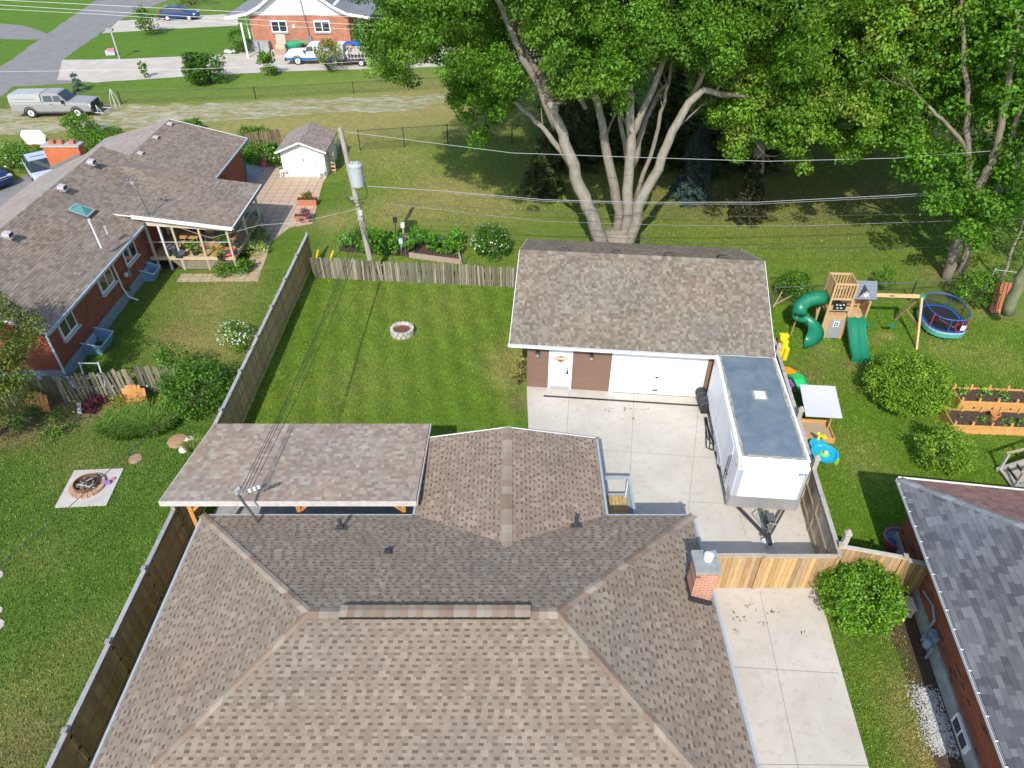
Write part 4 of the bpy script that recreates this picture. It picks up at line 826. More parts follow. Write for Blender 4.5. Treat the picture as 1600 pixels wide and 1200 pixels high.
# enclosed spiral tube slide
mb = pmb(); pts = [(.05, .75, 2.0), (-.45, .75, 1.98), (-.9, .68, 1.85), (-1.25, .45, 1.6), (-1.3, .1, 1.35)]; mb.tube(pts, [.36, .37, .38, .38, .38], 20, col=GS)
for i in (1, 2, 3): p = Vector(pts[i]); q = Vector(pts[i+1]); d = (q-p).normalized(); mb.tube([p-d*.02, p+d*.02], .405, 20, col=(.02, .22, .12))
PB(mb, 'tube_slide', M['plastic'], smooth=True)
mb = pmb(); C0 = (-.92, -.32); vs = []; fs = []; NS_ = 16
for i in range(NS_+1):
    t = i/NS_; a_ = math.radians(150-255*t); rad = .46; cxx = C0[0]+rad*math.cos(a_); cyy = C0[1]+rad*math.sin(a_)-.20*t; z = 1.05-.95*t
    for k in range(9):
        th = math.pi*(k/8)+math.pi; rr = .40*math.cos(th); vs.append((cxx+rr*math.cos(a_), cyy+rr*math.sin(a_), z+.30+.32*math.sin(th)))
for i in range(NS_):
    for k in range(8): fs.append((i*9+k, i*9+k+1, (i+1)*9+k+1, (i+1)*9+k))
mb.add(vs, fs, 0, GS); PB(mb, 'spiral_chute', M['plastic'], smooth=True)
mb = pmb(); mb.beam((-.2, .1, 0), (-.35, .5, 1.5), .06, .06, col=wd(.6)); PB(mb, 'slide_brace', M['wood']); mb = pmb(); mb.beam((-1.45, .1, 0), (-1.3, .3, 1.2), .06, .06, col=wd(.6)); PB(mb, 'slide_brace', M['wood'])
# swing beam and A-frame
mb = pmb(); mb.box((3.4, .65, 2.32), (2.75, .12, .16), col=wd(1.25)); PB(mb, 'swing_beam', M['woodh'])
mb = pmb(); mb.box((3.2, .585, 2.33), (.26, .012, .06), col=(.12,.08,.06)); mb.box((4.72, .65, 2.3), (.26, .2, .24), col=(.05,.26,.14)); PB(mb, 'beam_bracket', M['attr'])
mb = pmb(); mb.beam((4.7, .6, 2.3), (4.72, -.75, 0), .10, .10, col=wd(1.1)); mb.beam((4.7, .7, 2.3), (4.62, 2.0, 0), .10, .10, col=wd(.9)); mb.beam((4.72, -.15, 1.0), (4.66, 1.35, 1.0), .05, .09, col=wd(.9)); PB(mb, 'a_frame', M['wood'])
for x in (2.55, 3.75):
    mb = pmb(); 
    for dx in (-.24, .24): mb.tube([(x+dx, .65, 2.25), (x+dx*.98, .60, .55)], .012, 5, col=(.03,.12,.06))
    mb.add([(x-.26, .48, .60), (x+.26, .48, .60), (x+.26, .72, .60), (x-.26, .72, .60), (x-.1, .48, .50), (x+.1, .48, .50), (x+.1, .72, .50), (x-.1, .72, .50)], [(0, 4, 7, 3), (4, 5, 6, 7), (5, 1, 2, 6)], 0, (.02,.25,.13)); PB(mb, 'swing', M['plastic'])
ps.scale = (.93, .93, .93)
# trampoline with enclosure: rounded oval
t0 = G(1453, 530); tr2 = thing('trampoline', 'oval blue-rimmed trampoline with black safety net and red poles', 'trampoline', t0, -.12)
def oval(rx, ry, z, cx=1.0, cy=1.55, n=28): 
    return [(cx+rx*math.copysign(abs(math.cos(t))**.75, math.cos(t)), cy+ry*math.copysign(abs(math.sin(t))**.75, math.sin(t)), z) for t in [2*math.pi*(k+.5)/n for k in range(n)]]
def TB(mb, name, mat, **k): return mb.build(name, mat, tr2, local=True, **k)
def ring(mb, A_, B_, col, m=0): n = len(A_); mb.add(A_+B_, [(i, (i+1) % n, (i+1) % n+n, i+n) for i in range(n)], m, col)
mb = MB(); mb.add(oval(1.0, 1.4, .56), [tuple(range(28))], 0, (.025,.025,.03)); TB(mb, 'jumping_mat', M['attr'])
mb = MB(); ring(mb, oval(1.24, 1.66, .60), oval(.98, 1.38, .60), (.03,.10,.34)); ring(mb, oval(1.24, 1.66, .60), oval(1.26, 1.68, .50), (.35,.42,.5)); TB(mb, 'pad', M['plastic'])
mb = MB(); ring(mb, oval(1.24, 1.66, .50), oval(1.24, 1.66, .22), (.08,.38,.28)); TB(mb, 'skirt', M['plastic'])
O_ = oval(1.15, 1.55, 1.45); mb = MB(); mb.tube(O_+[O_[0]], .03, 6, col=(.03,.12,.42)); TB(mb, 'top_ring', M['plastic'])
m, nt, b = new_mat('net'); b.inputs['Base Color'].default_value = (.02,.02,.025,1); b.inputs['Alpha'].default_value = .42; M['net'] = m
mb = MB(); ring(mb, oval(1.12, 1.52, .62), oval(1.14, 1.54, 1.45), (0,0,0)); TB(mb, 'safety_net', M['net'])
for k in range(0, 28, 4):
    p = oval(1.2, 1.6, 0)[k]; q = oval(1.16, 1.56, 1.47)[k]; mb = MB(); mb.tube([p, (p[0], p[1], .5), q], .03, 7, col=(.03,.12,.42) if k % 8 else (.55,.05,.07)); TB(mb, 'net_pole', M['plastic'])
mb = MB(); e = oval(1.14, 1.54, 1.45); mb.tube([e[17], (e[17][0]+.1, e[17][1]-.02, 1.25), (1.0, .02, .95), (e[23][0]-.2, e[23][1], 1.2), e[24]], .022, 6, col=(.6,.05,.08)); mb.tube([(1.15, .03, 1.4), (1.1, .02, 1.0), (1.25, .0, .7), (1.5, .02, .68), (1.45, .05, 1.3)], .02, 6, col=(.6,.05,.1)); TB(mb, 'door_trim', M['plastic'])
mb = MB(); mb.box((1.55, -.02, .95), (.26, .015, .34), rx=.05, col=(.75,.8,.85)); TB(mb, 'instruction_sheet', M['attr'])
tr2.scale = (.80, .80, .80)
# red slatted bench on its end beside a trunk
c = G(1548, 488); bn = thing('garden_bench', 'red-brown slatted wooden bench tipped up beside the wire fence', 'bench', c, -.1)
mb = MB()
for k in range(4): mb.box((.0+.20*k, .3, .75), (.15, .04, 1.5), rx=-.35, col=tuple(x*(1+.1*math.sin(k*3)) for x in (.40,.13,.075)))
mb.build('slat', M['wood'], bn, local=True)
mb = MB()
for z in (.35, 1.15): mb = MB(); mb.box((.3, .40-.0+(z-.75)*.36, z), (.85, .05, .09), rx=-.35, col=(.5,.22,.13)); mb.build('crosspiece', M['wood'], bn, local=True)
mb = MB()
mb.box((.3, .0, .1), (.8, .3, .06), col=(.5,.25,.15)); mb.build('crosspiece', M['wood'], bn, local=True)
# raised beds
BED = (.62, .33, .11)
def bed(name, label, x0, y0, w, d, h, rz, posts=5, plants=(), seed=1, dark=False, second=None):
    t = thing(name, label, 'planter', (x0, y0, 0), rz); r = random.Random(seed); mb = MB()
    for s, yy in ((0, 0), (1, d)):
        mb = MB()
        for k in range(2): mb.box((w/2, yy, h*(.25+.5*k)), (w, .04, h/2-.006), col=TN(BED, .9, 1.1))
        mb.build('side_board', M['woodh'], t, local=True)
    for xx in (0, w):
        mb = MB(); mb.box((xx, d/2, h/2), (.04, d-.04, h-.003), col=tuple(x*.9 for x in BED)); mb.build('end_board', M['woodh'], t, local=True)
    for i in range(posts):
        x = w*i/(posts-1)
        for yy in (.05, d-.05):
            mb = MB(); mb.box((min(max(x, .06), w-.06), yy, (h+.14)/2), (.08, .07, h+.14+(.12 if yy > .1 else 0)), col=TN(BED, .95, 1.15)); mb.build('post', M['wood'], t, local=True)
    mb = MB(); mb.box((w/2, d/2, h-.10), (w-.05, d-.05, .04)); mb.build('soil', M['soil'], t, local=True)
    return t
b1 = G(1496, 638); b2 = G(1484, 676)
bed('raised_bed', 'cedar raised garden bed, the back one of two, with seedlings in dark soil', b1.x, b1.y+.0, 3.1, .95, .42, -.06, seed=1)
bed('raised_bed', 'longer cedar raised bed at the front with clay pot and young plants', b2.x-.0, b2.y, 4.6, 1.05, .44, -.06, posts=7, seed=2)
sheet('bed_path', [b1+Vector((.3,-.05,0)), b1+Vector((3.6,-.25,0)), b1+Vector((3.9,-.95,0)), b1+Vector((.1,-.62,0))], .012, M['soil'], n_edge=.3, jit=.04)
c = G(1553, 652, .45); mb = MB(t=(c.x, c.y, .36)); mb.lathe((0, 0, 0), [(.12, 0), (.17, .24), (.20, .25), (.20, .30), (.16, .30), (.14, .1)], 16, col=(.55,.22,.09)); o = mb.build('clay_pot', M['attr']); tag(o, 'orange clay pot set in the front raised bed', 'pot')
# sandbox with canopy
s0 = G(1252, 690); sb = thing('sandbox', 'wooden sandbox with a pale grey square canopy beside the fence', 'sandbox', s0, -.08)
def SB(mb, n_, m_): return mb.build(n_, m_, sb, local=True)
for yy in (0, 1.1): mb = MB(); mb.box((.6, yy, .14), (1.35, .04, .26), col=(.6,.33,.11)); SB(mb, 'side_board', M['woodh'])
for xx in (-.06, 1.26): mb = MB(); mb.box((xx, .55, .14), (.04, 1.06, .258), col=(.58,.31,.10)); SB(mb, 'end_board', M['woodh'])
mb = MB(); mb.box((.6, .55, .10), (1.28, 1.06, .05)); SB(mb, 'sand', simple('play_sand', (.42,.33,.21), .95, var=.12, scale=8, bmp=.5))
for xx in (-.0, 1.2):
    mb = MB(); mb.box((xx, .75, .65), (.06, .06, 1.3), col=wd(.8)); SB(mb, 'canopy_post', M['wood'])
mb = MB(); vs = []; 
for i in range(7):
    for j in range(7): x, y = -.12+1.42*i/6, -.25+1.5*j/6*1.0; vs.append((x, y+.35, 1.28+.42*j/6-.05*math.sin(math.pi*i/6)*math.sin(math.pi*j/6)))
mb.add(vs, [(i*7+j, (i+1)*7+j, (i+1)*7+j+1, i*7+j+1) for i in range(6) for j in range(6)], 0, (.52,.52,.55)); mb.add([(p[0], p[1], p[2]-.015) for p in vs], [(i*7+j, i*7+j+1, (i+1)*7+j+1, (i+1)*7+j) for i in range(6) for j in range(6)], 0, (.55,.55,.58)); SB(mb, 'canopy', M['attr'])
mb = MB(); mb.box((.18, .3, .20), (.14, .14, .16), col=(.6,.25,.4)); mb.box((.1, .62, .18), (.1, .1, .1), col=(.7,.6,.65)); SB(mb, 'sand_toy', M['plastic'])
# water table
w0 = G(1283, 722); wt = thing('water_table', 'blue and green plastic toddler water table with yellow spouts', 'toy', w0, .35)
mb = MB(); vs = []
for (rr, z, sq) in ((.18, 0, 1), (.36, .22, 1), (.50, .36, 1), (.52, .46, 1), (.46, .46, 1), (.42, .36, 1)):
    vs.append((rr, z))
mb.lathe((0, 0, .08), vs, 18, col=(.02,.40,.62)); mb.lathe((.1, .5, .10), [(.12, 0), (.30, .25), (.34, .4), (.29, .4)], 16, col=(.02,.42,.62)); mb.build('basin', M['plastic'], wt, local=True)
mb = MB(); mb.lathe((.02, .02, .40), [(.2, 0), (.2, .06), (.1, .1)], 12, col=(.15,.62,.10)); mb.lathe((.12, .45, .42), [(.12, 0), (.1, .08), (.02, .1)], 12, col=(.2,.6,.15)); mb.build('island', M['plastic'], wt, local=True)
mb = MB(); mb.box((.0, -.05, .55), (.12, .1, .14), col=(.75,.75,.7)); mb.tube([(.25, .7, .3), (.32, .78, .7), (.18, .72, .85)], .06, 8, col=(.8,.62,.03)); mb.build('spout', M['plastic'], wt, local=True); mb = MB(); mb.box((.42, .62, .66), (.16, .2, .08), col=(.8,.62,.03)); mb.build('wheel_toy', M['plastic'], wt, local=True); mb = MB(); mb.box((.42, -.28, .2), (.10, .16, .3), col=(.35,.7,.05)); mb.build('spout', M['plastic'], wt, local=True)
# small toddler climber behind the trailer fence: yellow post, orange roof, green slide
q0 = G(1243, 628); tk = thing('toddler_climber', 'small orange and green plastic toddler slide between fence and lawn', 'toy slide', q0, .12)
mb = MB(); pr = [(0, -.4, .95), (0, 0, 1.0), (0, .25, .9), (0, 1.2, .25), (0, 1.45, .2)]
def trough(mb, pr, w, col):
    vs = []
    for (x, y, z) in pr: vs += [(x-w/2, y, z+.12), (x-w/2+.03, y, z), (x+w/2-.03, y, z), (x+w/2, y, z+.12)]
    mb.add(vs, [(i*4+k, i*4+k+1, (i+1)*4+k+1, (i+1)*4+k) for i in range(len(pr)-1) for k in range(3)], 0, col)
trough(mb, [(-.25, .6, 1.1), (-.4, 1.0, 1.05), (-.7, 1.9, .55), (-.95, 2.6, .3)], .5, (.85,.36,.02)); mb.build('orange_slide', M['plastic'], tk, local=True, smooth=False)
mb = MB(); trough(mb, [(-.15, .7, .98), (.0, .35, 1.0), (.05, -.1, .8), (.05, -.4, .5)], .5, (.03,.50,.16)); mb.build('green_arch', M['plastic'], tk, local=True)
mb = MB(); mb.box((.02, -.45, .45), (.62, .5, .9), col=(.01,.10,.05)); mb.box((-.3, .3, .45), (.14, .4, .9), col=(.22,.12,.38)); mb.box((.3, .3, .45), (.14, .4, .9), col=(.22,.12,.38)); mb.build('base_box', M['plastic'], tk, local=True)
q1 = G(1217, 556); mb = MB(t=q1); mb.box((0, 0, .55), (.34, .5, .9), col=(.85,.62,.02)); mb.box((.02, .12, 1.08), (.42, .26, .16), col=(.85,.64,.03)); mb.box((-.1, -.28, .8), (.12, .12, .5), col=(.8,.58,.02)); mb.box((.14, -.25, .35), (.2, .3, .7), col=(.85,.6,.02)); o = mb.build('yellow_play_tower', M['plastic'], bevel=.03)
tag(o, 'small yellow plastic play tower at the garage corner', 'toy')
# props near garage right corner
mb = MB(); a_ = G(1208, 480); mb.beam(a_, a_+Vector((.7, .9, .6)), .05, .05, col=(.5,.42,.3)); mb.beam(a_+Vector((.1,.2,0)), a_+Vector((.9, .3, .5)), .05, .05, col=(.45,.4,.3)); o = mb.build('leaning_timber', M['wood']); tag(o, 'two pale timbers leaning crossed beside the garage right corner', 'timber')
# fire pit ring on the back lawn
fp = G(629, 521); f = thing('fire_pit', 'round pale block fire pit on the mown back lawn', 'fire pit', fp)
for lay in range(2):
    for k in range(14):
        a_ = 2*math.pi*(k+lay*.5)/14; mb = MB(); mb.box((fp.x+.50*math.cos(a_), fp.y+.50*math.sin(a_), .09+.17*lay), (.16, .205, .16), rz=a_, col=TN2((.50,.47,.42), k+lay*20, .85, 1.1)); mb.build('block', M['attr'], f, bevel=.02)
mb = MB(); mb.lathe((fp.x, fp.y, .01), [(.43, 0), (.43, .20), (.1, .22)], 18, col=(.16,.07,.035)); mb.build('mulch_fill', M['attr'], f)
# neighbour's fire pit on slab
sl_ = [G(117, 736), G(194, 733), G(167, 790), G(86, 794)]
mb = MB(); mb.slab([(p.x, p.y) for p in sl_], .0, .05); o = mb.build('concrete_slab', simple('grey_slab', (.50,.47,.43), .9, var=.12, scale=2, bmp=.2)); tag(o, 'square pale concrete slab in the left yard with a fire ring on it', 'slab')
fp2 = G(138, 762); f2 = thing('fire_ring', 'rusty round brick fire ring with charred sticks on the concrete slab', 'fire pit', fp2+Vector((0,0,.05)))
mb = MB()
for k in range(20): a_ = 2*math.pi*k/20; mb.box((fp2.x+.53*math.cos(a_), fp2.y+.53*math.sin(a_), .11), (.20, .165, .10), rz=a_, col=TN2((.46,.30,.20), k, .8, 1.15))
mb.build('brick_ring', M['attr'], f2)
mb = MB(); mb.lathe((fp2.x, fp2.y, .05), [(.44, 0), (.44, .26), (.41, .26), (.40, .03), (.1, .05)], 24, col=(.17,.085,.05)); mb.build('steel_rim', M['attr'], f2)
mb = MB(); r = random.Random(12)
for k in range(26):
    a_ = r.uniform(0, 3.14); L = r.uniform(.15, .4); p = Vector((fp2.x+r.uniform(-.2, .25), fp2.y+r.uniform(-.25, .2), .14+r.uniform(0, .12))); d = Vector((math.cos(a_)*L, math.sin(a_)*L, r.uniform(-.05, .08))); mb.tube([p-d, p+d], r.uniform(.012, .035), 5, col=r.choice([(.03,.03,.03), (.25,.23,.21), (.12,.09,.07), (.4,.38,.35)]))
mb.build('charred_stick', M['attr'], f2)
c = G(170, 757); mb = MB(); mb.box((c.x, c.y, .12), (.18, .14, .12), rz=.4, col=(.30,.16,.42)); mb.lathe((c.x-.35, c.y-.28, .05), [(.03, 0), (.10, .08), (.04, .16)], 10, col=(.12,.6,.1)); mb.box((c.x+.1, c.y+.2, .1), (.1, .1, .1), rz=.9, col=(.7,.2,.4)); o = mb.build('toys', M['plastic']); tag(o, 'little purple, pink and green toys beside the fire ring', 'toys')
for u, v, s, lb in ((-5, 978, .24, 'pale flat stepping stone, lowest at the left edge of the lawn'), (-3, 955, .16, 'small pale stepping stone in the middle at the left edge'), (-4, 900, .2, 'pale stepping stone in shade, uppermost at the left edge')):
    c = G(u, v); mb = MB(); mb.lathe((c.x, c.y, 0), [(s, 0), (s*1.02, .03), (s*.9, .05)], 9, col=(.50,.44,.36)); tag(mb.build('stepping_stone', M['attr']), lb, 'stone')
# ================================================================ LEFT BRICK HOUSE
lh = thing('brick_house', 'long red brick bungalow with tan shingled gable roofs and covered deck at the left', 'house', (-22, 33, 0))
LP_ = [(.255,.208,.165),(.228,.182,.145),(.285,.235,.187),(.208,.166,.133),(.265,.22,.177)]
XL, XR, XM, Y0, Y1, ze, zm = -28.4, -19.6, -24.0, 24.6, 41.0, 2.9, 4.75
ms = MB()
shingles(ms, [(XR, Y0, ze), (XR, Y1, ze), (XM, Y1, zm), (XM, Y0, zm)], LP_, LP_[3], seed=51, style='mix', tabw=(.18, .32), thick=.012, e=.15)
LL = [(.33,.28,.245),(.31,.265,.235),(.345,.295,.26)]
shingles(ms, [(XL, Y1, ze), (XL, Y0, ze), (XM, Y0, zm), (XM, Y1, zm)], LL, LL[0], seed=52, style='mix', tabw=(.2, .35), thick=.006, e=.15)
for q in ([(XR, Y0, ze), (XR, Y1, ze), (XM, Y1, zm), (XM, Y0, zm)], [(XL, Y1, ze), (XL, Y0, ze), (XM, Y0, zm), (XM, Y1, zm)]): under(ms, q, .1)
XR2, XL2, XM2, Y2, zm2 = -17.8, -27.3, -22.6, 47.4, 4.16
a2 = [(XR2, 40.4, ze), (XR2, Y2, ze), (XM2, Y2, zm2), (XM2, 39.5, zm2), (-19.6, 40.4, 2.9+1.8*(zm2-ze)/(XR2-XM2))]; b2_ = [(XL2, Y2, ze), (XL2, 40.6, ze), (XM2, 39.5, zm2), (XM2, Y2, zm2)]
shingles(ms, a2, LP_, LP_[3], seed=53, style='mix', tabw=(.18, .32), thick=.012, e=.15); shingles(ms, b2_, LL, LL[0], seed=54, style='mix', thick=.006, tabw=(.2, .35), e=.15); under(ms, a2, .1); under(ms, b2_, .1)
fl = [(XM2, 39.5, zm2), (-21.3, 38.3, 3.57), (-18.3, 40.4, 3.12), (-19.6, 40.42, 3.38)]; shingles(ms, [fl[0], fl[1], fl[3]], LP_, LP_[3], seed=56, style='mix', tabw=(.18, .32), thick=.012, e=.15); shingles(ms, [fl[1], fl[2], fl[3]], LP_, LP_[3], seed=57, style='mix', tabw=(.18, .32), thick=.012, e=.15)
pq = [(-15.0, 34.7, 2.70), (-15.0, 40.35, 2.70), (-21.6, 40.35, 3.60), (-21.6, 34.7, 3.60)]
shingles(ms, pq, LP_, LP_[3], seed=55, style='mix', tabw=(.18, .32), thick=.012, e=.15); under(ms, pq, .1)
lroof = ms.build('roof', M['shingle'], lh)
mb = MB(); w = (XR-XL-1.0); mb.box((XM, (Y0+Y1)/2, 1.65), (w, Y1-Y0-.9, 2.3)); mb.add([(XL+.5, Y0+.45, 2.8), (XR-.5, Y0+.45, 2.8), (XM, Y0+.45, zm-.2), (XL+.5, Y0+.6, 2.8), (XR-.5, Y0+.6, 2.8), (XM, Y0+.6, zm-.2)], [(0, 1, 2), (3, 5, 4)]); 
mb.box(((XL2+XR2)/2, (40.9+Y2-.4)/2, 1.45), (XR2-XL2-1.0, Y2-.4-40.9, 2.7))
mb.add([(XL2+.5, Y2-.4, 2.8), (XR2-.5, Y2-.4, 2.8), (XM2, Y2-.4, zm2-.2)], [(0, 2, 1)])
mb.build('wall', brick_mat('red_brick_wall', (.34,.085,.04), (.25,.06,.03), (.26,.15,.11), 'y'), lh)
mb = MB(); mb.box((XM, (Y0+Y1)/2, .28), (w+.06, Y1-Y0-.84, .56)); mb.build('foundation', simple('painted_blue_grey_foundation', (.26,.33,.38), .9, var=.15, scale=2), lh)
mb = MB(); fz = ze-.06; mb.beam((XR+.06, Y0-.05, fz), (XR+.06, 34.6, fz), .11, .12); mb.build('gutter', M['gutter'], lh)
mb = MB(); mb.beam((XR2+.06, 40.4, fz), (XR2+.06, Y2, fz), .11, .12); mb.build('gutter', M['gutter'], lh)
mb = MB(); mb.beam((XR2+.13, 40.4, fz+.02), (XR2+.13, Y2, fz+.02), .05, .06, col=(.05,.05,.06)); mb.build('gutter_guard', M['attr'], lh)
mb = MB(); mb.beam((XR, Y0-.02, ze-.05), (XM, Y0-.02, zm-.05), .03, .12); mb.beam((XM, Y0-.02, zm-.05), (XL, Y0-.02, ze-.05), .03, .18); mb.beam((XR2, Y2+.02, ze-.03), (XM2, Y2+.02, zm2-.03), .03, .12); mb.build('rake_trim', M['white'], lh)
mb = MB(); mb.beam((-14.95, 34.66, 2.63), (-20.1, 34.66, 3.33), .04, .20); mb.beam((-20.1, 34.66, 3.36), (-21.6, 34.66, 3.56), .03, .05); mb.build('deck_fascia', M['white'], lh)
mb = MB(); mb.beam((-14.93, 34.7, 2.63), (-14.93, 40.35, 2.63), .11, .13, col=(.55,.6,.64)); mb.beam((-14.86, 34.7, 2.67), (-14.86, 40.35, 2.67), .05, .06, col=(.05,.05,.06)); mb.build('gutter', M['attr'], lh)
mb = MB(); mb.beam((-15.3, 34.95, 2.5), (-19.9, 34.95, 2.85), .06, .25, col=(.62,.52,.40)); mb.build('beam', M['woodh'], lh)
# wall windows seen from the side, with sills
for y, z, L in ((26.6, 1.95, 1.25), (30.5, 1.95, 1.35), (33.3, 1.95, 1.35)):
    x = XR-.5; mb = MB(); mb.box((x+.02, y, z), (.09, L, .84)); w_ = mb.build('window', M['white'], lh)
    mb = MB(); mb.box((x+.06, y-L*.23, z+.02), (.02, L*.40, .66)); mb.box((x+.06, y+L*.23, z+.02), (.02, L*.40, .66)); mb.build('pane', M['glass'], w_)
    mb = MB(); mb.box((x+.08, y, z-.47), (.18, L+.15, .08), col=(.5,.55,.58)); mb.build('sill', M['attr'], w_)
mb = MB(); x = XR-.42; mb.tube([(XR, 31.35, 2.8), (x, 31.4, 2.5), (x, 31.5, .9), (x+.1, 31.55, .35), (x+.5, 31.6, .1)], .045, 8, col=(.68,.69,.70)); mb.build('downspout', M['attr'], lh)
mb = MB(); mb.tube([(XR+.0, Y0+.3, 2.8), (XR-.40, Y0+.4, 2.45), (XR-.40, Y0+.4, .4)], .05, 8, col=(.62,.66,.70)); mb.tube([(XR-.40, Y0+.4, .2), (XR+.2, Y0-.2, .08), (XR+4.6, Y0-.0, .06)], .06, 8, col=(.66,.68,.7)); mb.build('downspout', M['attr'], lh)
mb = MB(); mb.box((x+.03, 32.4, 1.25), (.14, .3, .42), col=(.2,.2,.21)); mb.lathe((x+.12, 32.0, 1.35), [(.09, -.05), (.11, 0), (.11, .12), (.04, .16)], 12, col=(.55,.58,.6)); mb.tube([(x+.05, 32.4, 1.45), (x+.05, 32.4, 2.7)], .025, 6, col=(.12,.06,.05)); mb.box((x+.05, 31.9, .65), (.1, .12, .3), col=(.1,.1,.1)); mb.build('electric_meter', M['attr'], lh)
# window well surrounds
for i, (y, L, k) in enumerate(((27.5, 1.3, .85), (34.0, .9, .65))):
    mb = MB(); x0 = XR-.46; w2 = .85*k
    mb.add([(x0, y-L/2, .75), (x0+w2+.2, y-L/2-.05, .55), (x0+w2+.2, y+L/2-.05, .55), (x0, y+L/2, .75), (x0, y-L/2+.1, 0), (x0+w2, y-L/2+.1, 0), (x0+w2, y+L/2-.2, 0), (x0, y+L/2-.1, 0)], [(0, 1, 5, 4), (1, 2, 6, 5), (2, 3, 7, 6)], 0, (.20,.36,.50))
    mb.tube([(x0, y-L/2, .76), (x0+w2+.2, y-L/2-.05, .56), (x0+w2+.2, y+L/2-.05, .56), (x0, y+L/2, .76)], .03, 6, col=(.45,.62,.74)); mb.build('window_well', M['attr'], lh)
    mb = MB(); mb.box((x0+.02, y, .32), (.05, L*.7, .4), col=(.5,.56,.6)); w_ = mb.build('basement_window', M['attr'], lh)
# skylight, vents, stacks
def lz(x): return ze+(zm-ze)*(XR-x)/(XR-XM)
c = G(128, 330, 3.9); c = G(128, 330, lz(c.x)); sk = lh; slx = -math.atan2(zm-ze, XR-XM)
c.z = lz(c.x)
mb = MB(t=(c.x, c.y, c.z)); mb.box((0, 0, .06), (1.05, .95, .14), ry=-slx, col=(.10,.09,.085)); mb.box((0, 0, .125), (.95, .85, .04), ry=-slx, col=(.45,.47,.46)); sk = mb.build('skylight', M['attr'], lroof)
mb = MB(t=(c.x, c.y, c.z+.15)); R_ = Matrix.Rotation(-slx, 3, 'Y'); vs = [R_ @ Vector(p) for p in ((-.43, -.38, 0), (.43, -.38, 0), (.43, .38, 0), (-.43, .38, 0), (0, 0, .2))]; mb.add(vs, [(0, 1, 4), (1, 2, 4), (2, 3, 4), (3, 0, 4)]); mb.build('pyramid_glazing', glass_mat('green_skylight', (.10,.26,.24), .12), sk)
for u, v in ((12, 369), (97, 295), (143, 255), (220, 243), (244, 218), (266, 197)):
    xx = G(u, v, 4.3).x; z = lz(xx) if v > 250 else ze+(zm2-ze)*(XR2-xx)/(XR2-XM2); c = G(u, v, z); mb = MB(t=c)
    mb.box((.02, 0, .12), (.30, .30, .15), ry=-slx*.6, col=(.52,.47,.49)); mb.box((.20, 0, .10), (.04, .26, .13), ry=-slx*.6, col=(.02,.02,.02)); mb.box((0, 0, .02), (.5, .48, .02), ry=-slx, col=(.4,.36,.36)); mb.build('roof_vent', M['attr'], lroof)
c = G(158, 386, lz(-21.1)); mb = MB(t=c); mb.tube([(0, 0, -.05), (-.05, .0, 1.3)], .05, 10, col=(.72,.72,.72)); mb.tube([(-.05, 0, 1.28), (-.05, 0, 1.42), (-.03, -.0, 1.46)], .065, 10, col=(.6,.6,.6)); mb.build('vent_stack', M['attr'], lroof)
c = G(168, 364, lz(-21.5)); mb = MB(t=c); mb.tube([(0, 0, -.05), (0, 0, .32)], .06, 10, col=(.45,.46,.46)); mb.lathe((0, 0, .3), [(.085, 0), (.085, .05), (.02, .07)], 10, col=(.4,.4,.4)); mb.build('vent_pipe', M['attr'], lroof)
# wide brick chimney
mb = MB(); c0_ = P(64, 229, 41.6); mb.box((-26.85, 41.95, 2.3), (2.1, .6, 4.3)); chl = mb.build('chimney', brick_mat('bright_orange_brick', (.66,.15,.045), (.56,.12,.04), (.5,.25,.15), 'x'), lh)
mb = MB(); mb.box((-26.85, 41.95, 4.50), (2.25, .74, .10), col=(.42,.40,.37)); mb.beam((-27.9, 41.62, 3.1), (-25.8, 41.62, 3.95), .03, .3, col=(.2,.19,.17)); mb.build('chimney_cap', M['attr'], chl)
for xx in (-27.4, -26.9, -26.2):
    mb = MB(); mb.box((xx, 41.95, 4.65), (.3, .3, .24), col=(.42,.16,.09)); mb.build('flue_tile', M['attr'], chl)
# mast with small antenna
c = G(232, 338, 3.25); an = thing('roof_antenna', 'thin mast with double-loop television antenna rising from the covered deck roof', 'antenna', c)
tp = P(209, 285, c.y); mb = MB(); mb.tube([c, tp], .028, 8); mb.build('mast', M['steel'], an)
mb = MB()
for dx in (-.32, .12):
    for k in (-.13, .13): 
        cc = tp+Vector((dx, 0, .05+k)); mb.tube([cc+Vector((.10*math.cos(t), .10*math.sin(t)*.3, .12*math.sin(t))) for t in [2*math.pi*j/10 for j in range(11)]], .018, 5, col=(.08,.08,.09))
mb.tube([tp+Vector((-.42, 0, 0)), tp+Vector((.3, 0, .02))], .025, 5, col=(.25,.27,.29)); mb.box(tp+Vector((-.08, 0, -.02)), (.16, .12, .12), col=(.3,.32,.34)); mb.build('loop_array', M['attr'], an)
mb = MB(); mb.tube([tp+Vector((.02, 0, -.2)), c+Vector((.15, -.1, 0))], .012, 5); mb.build('cable', M['black'], an)
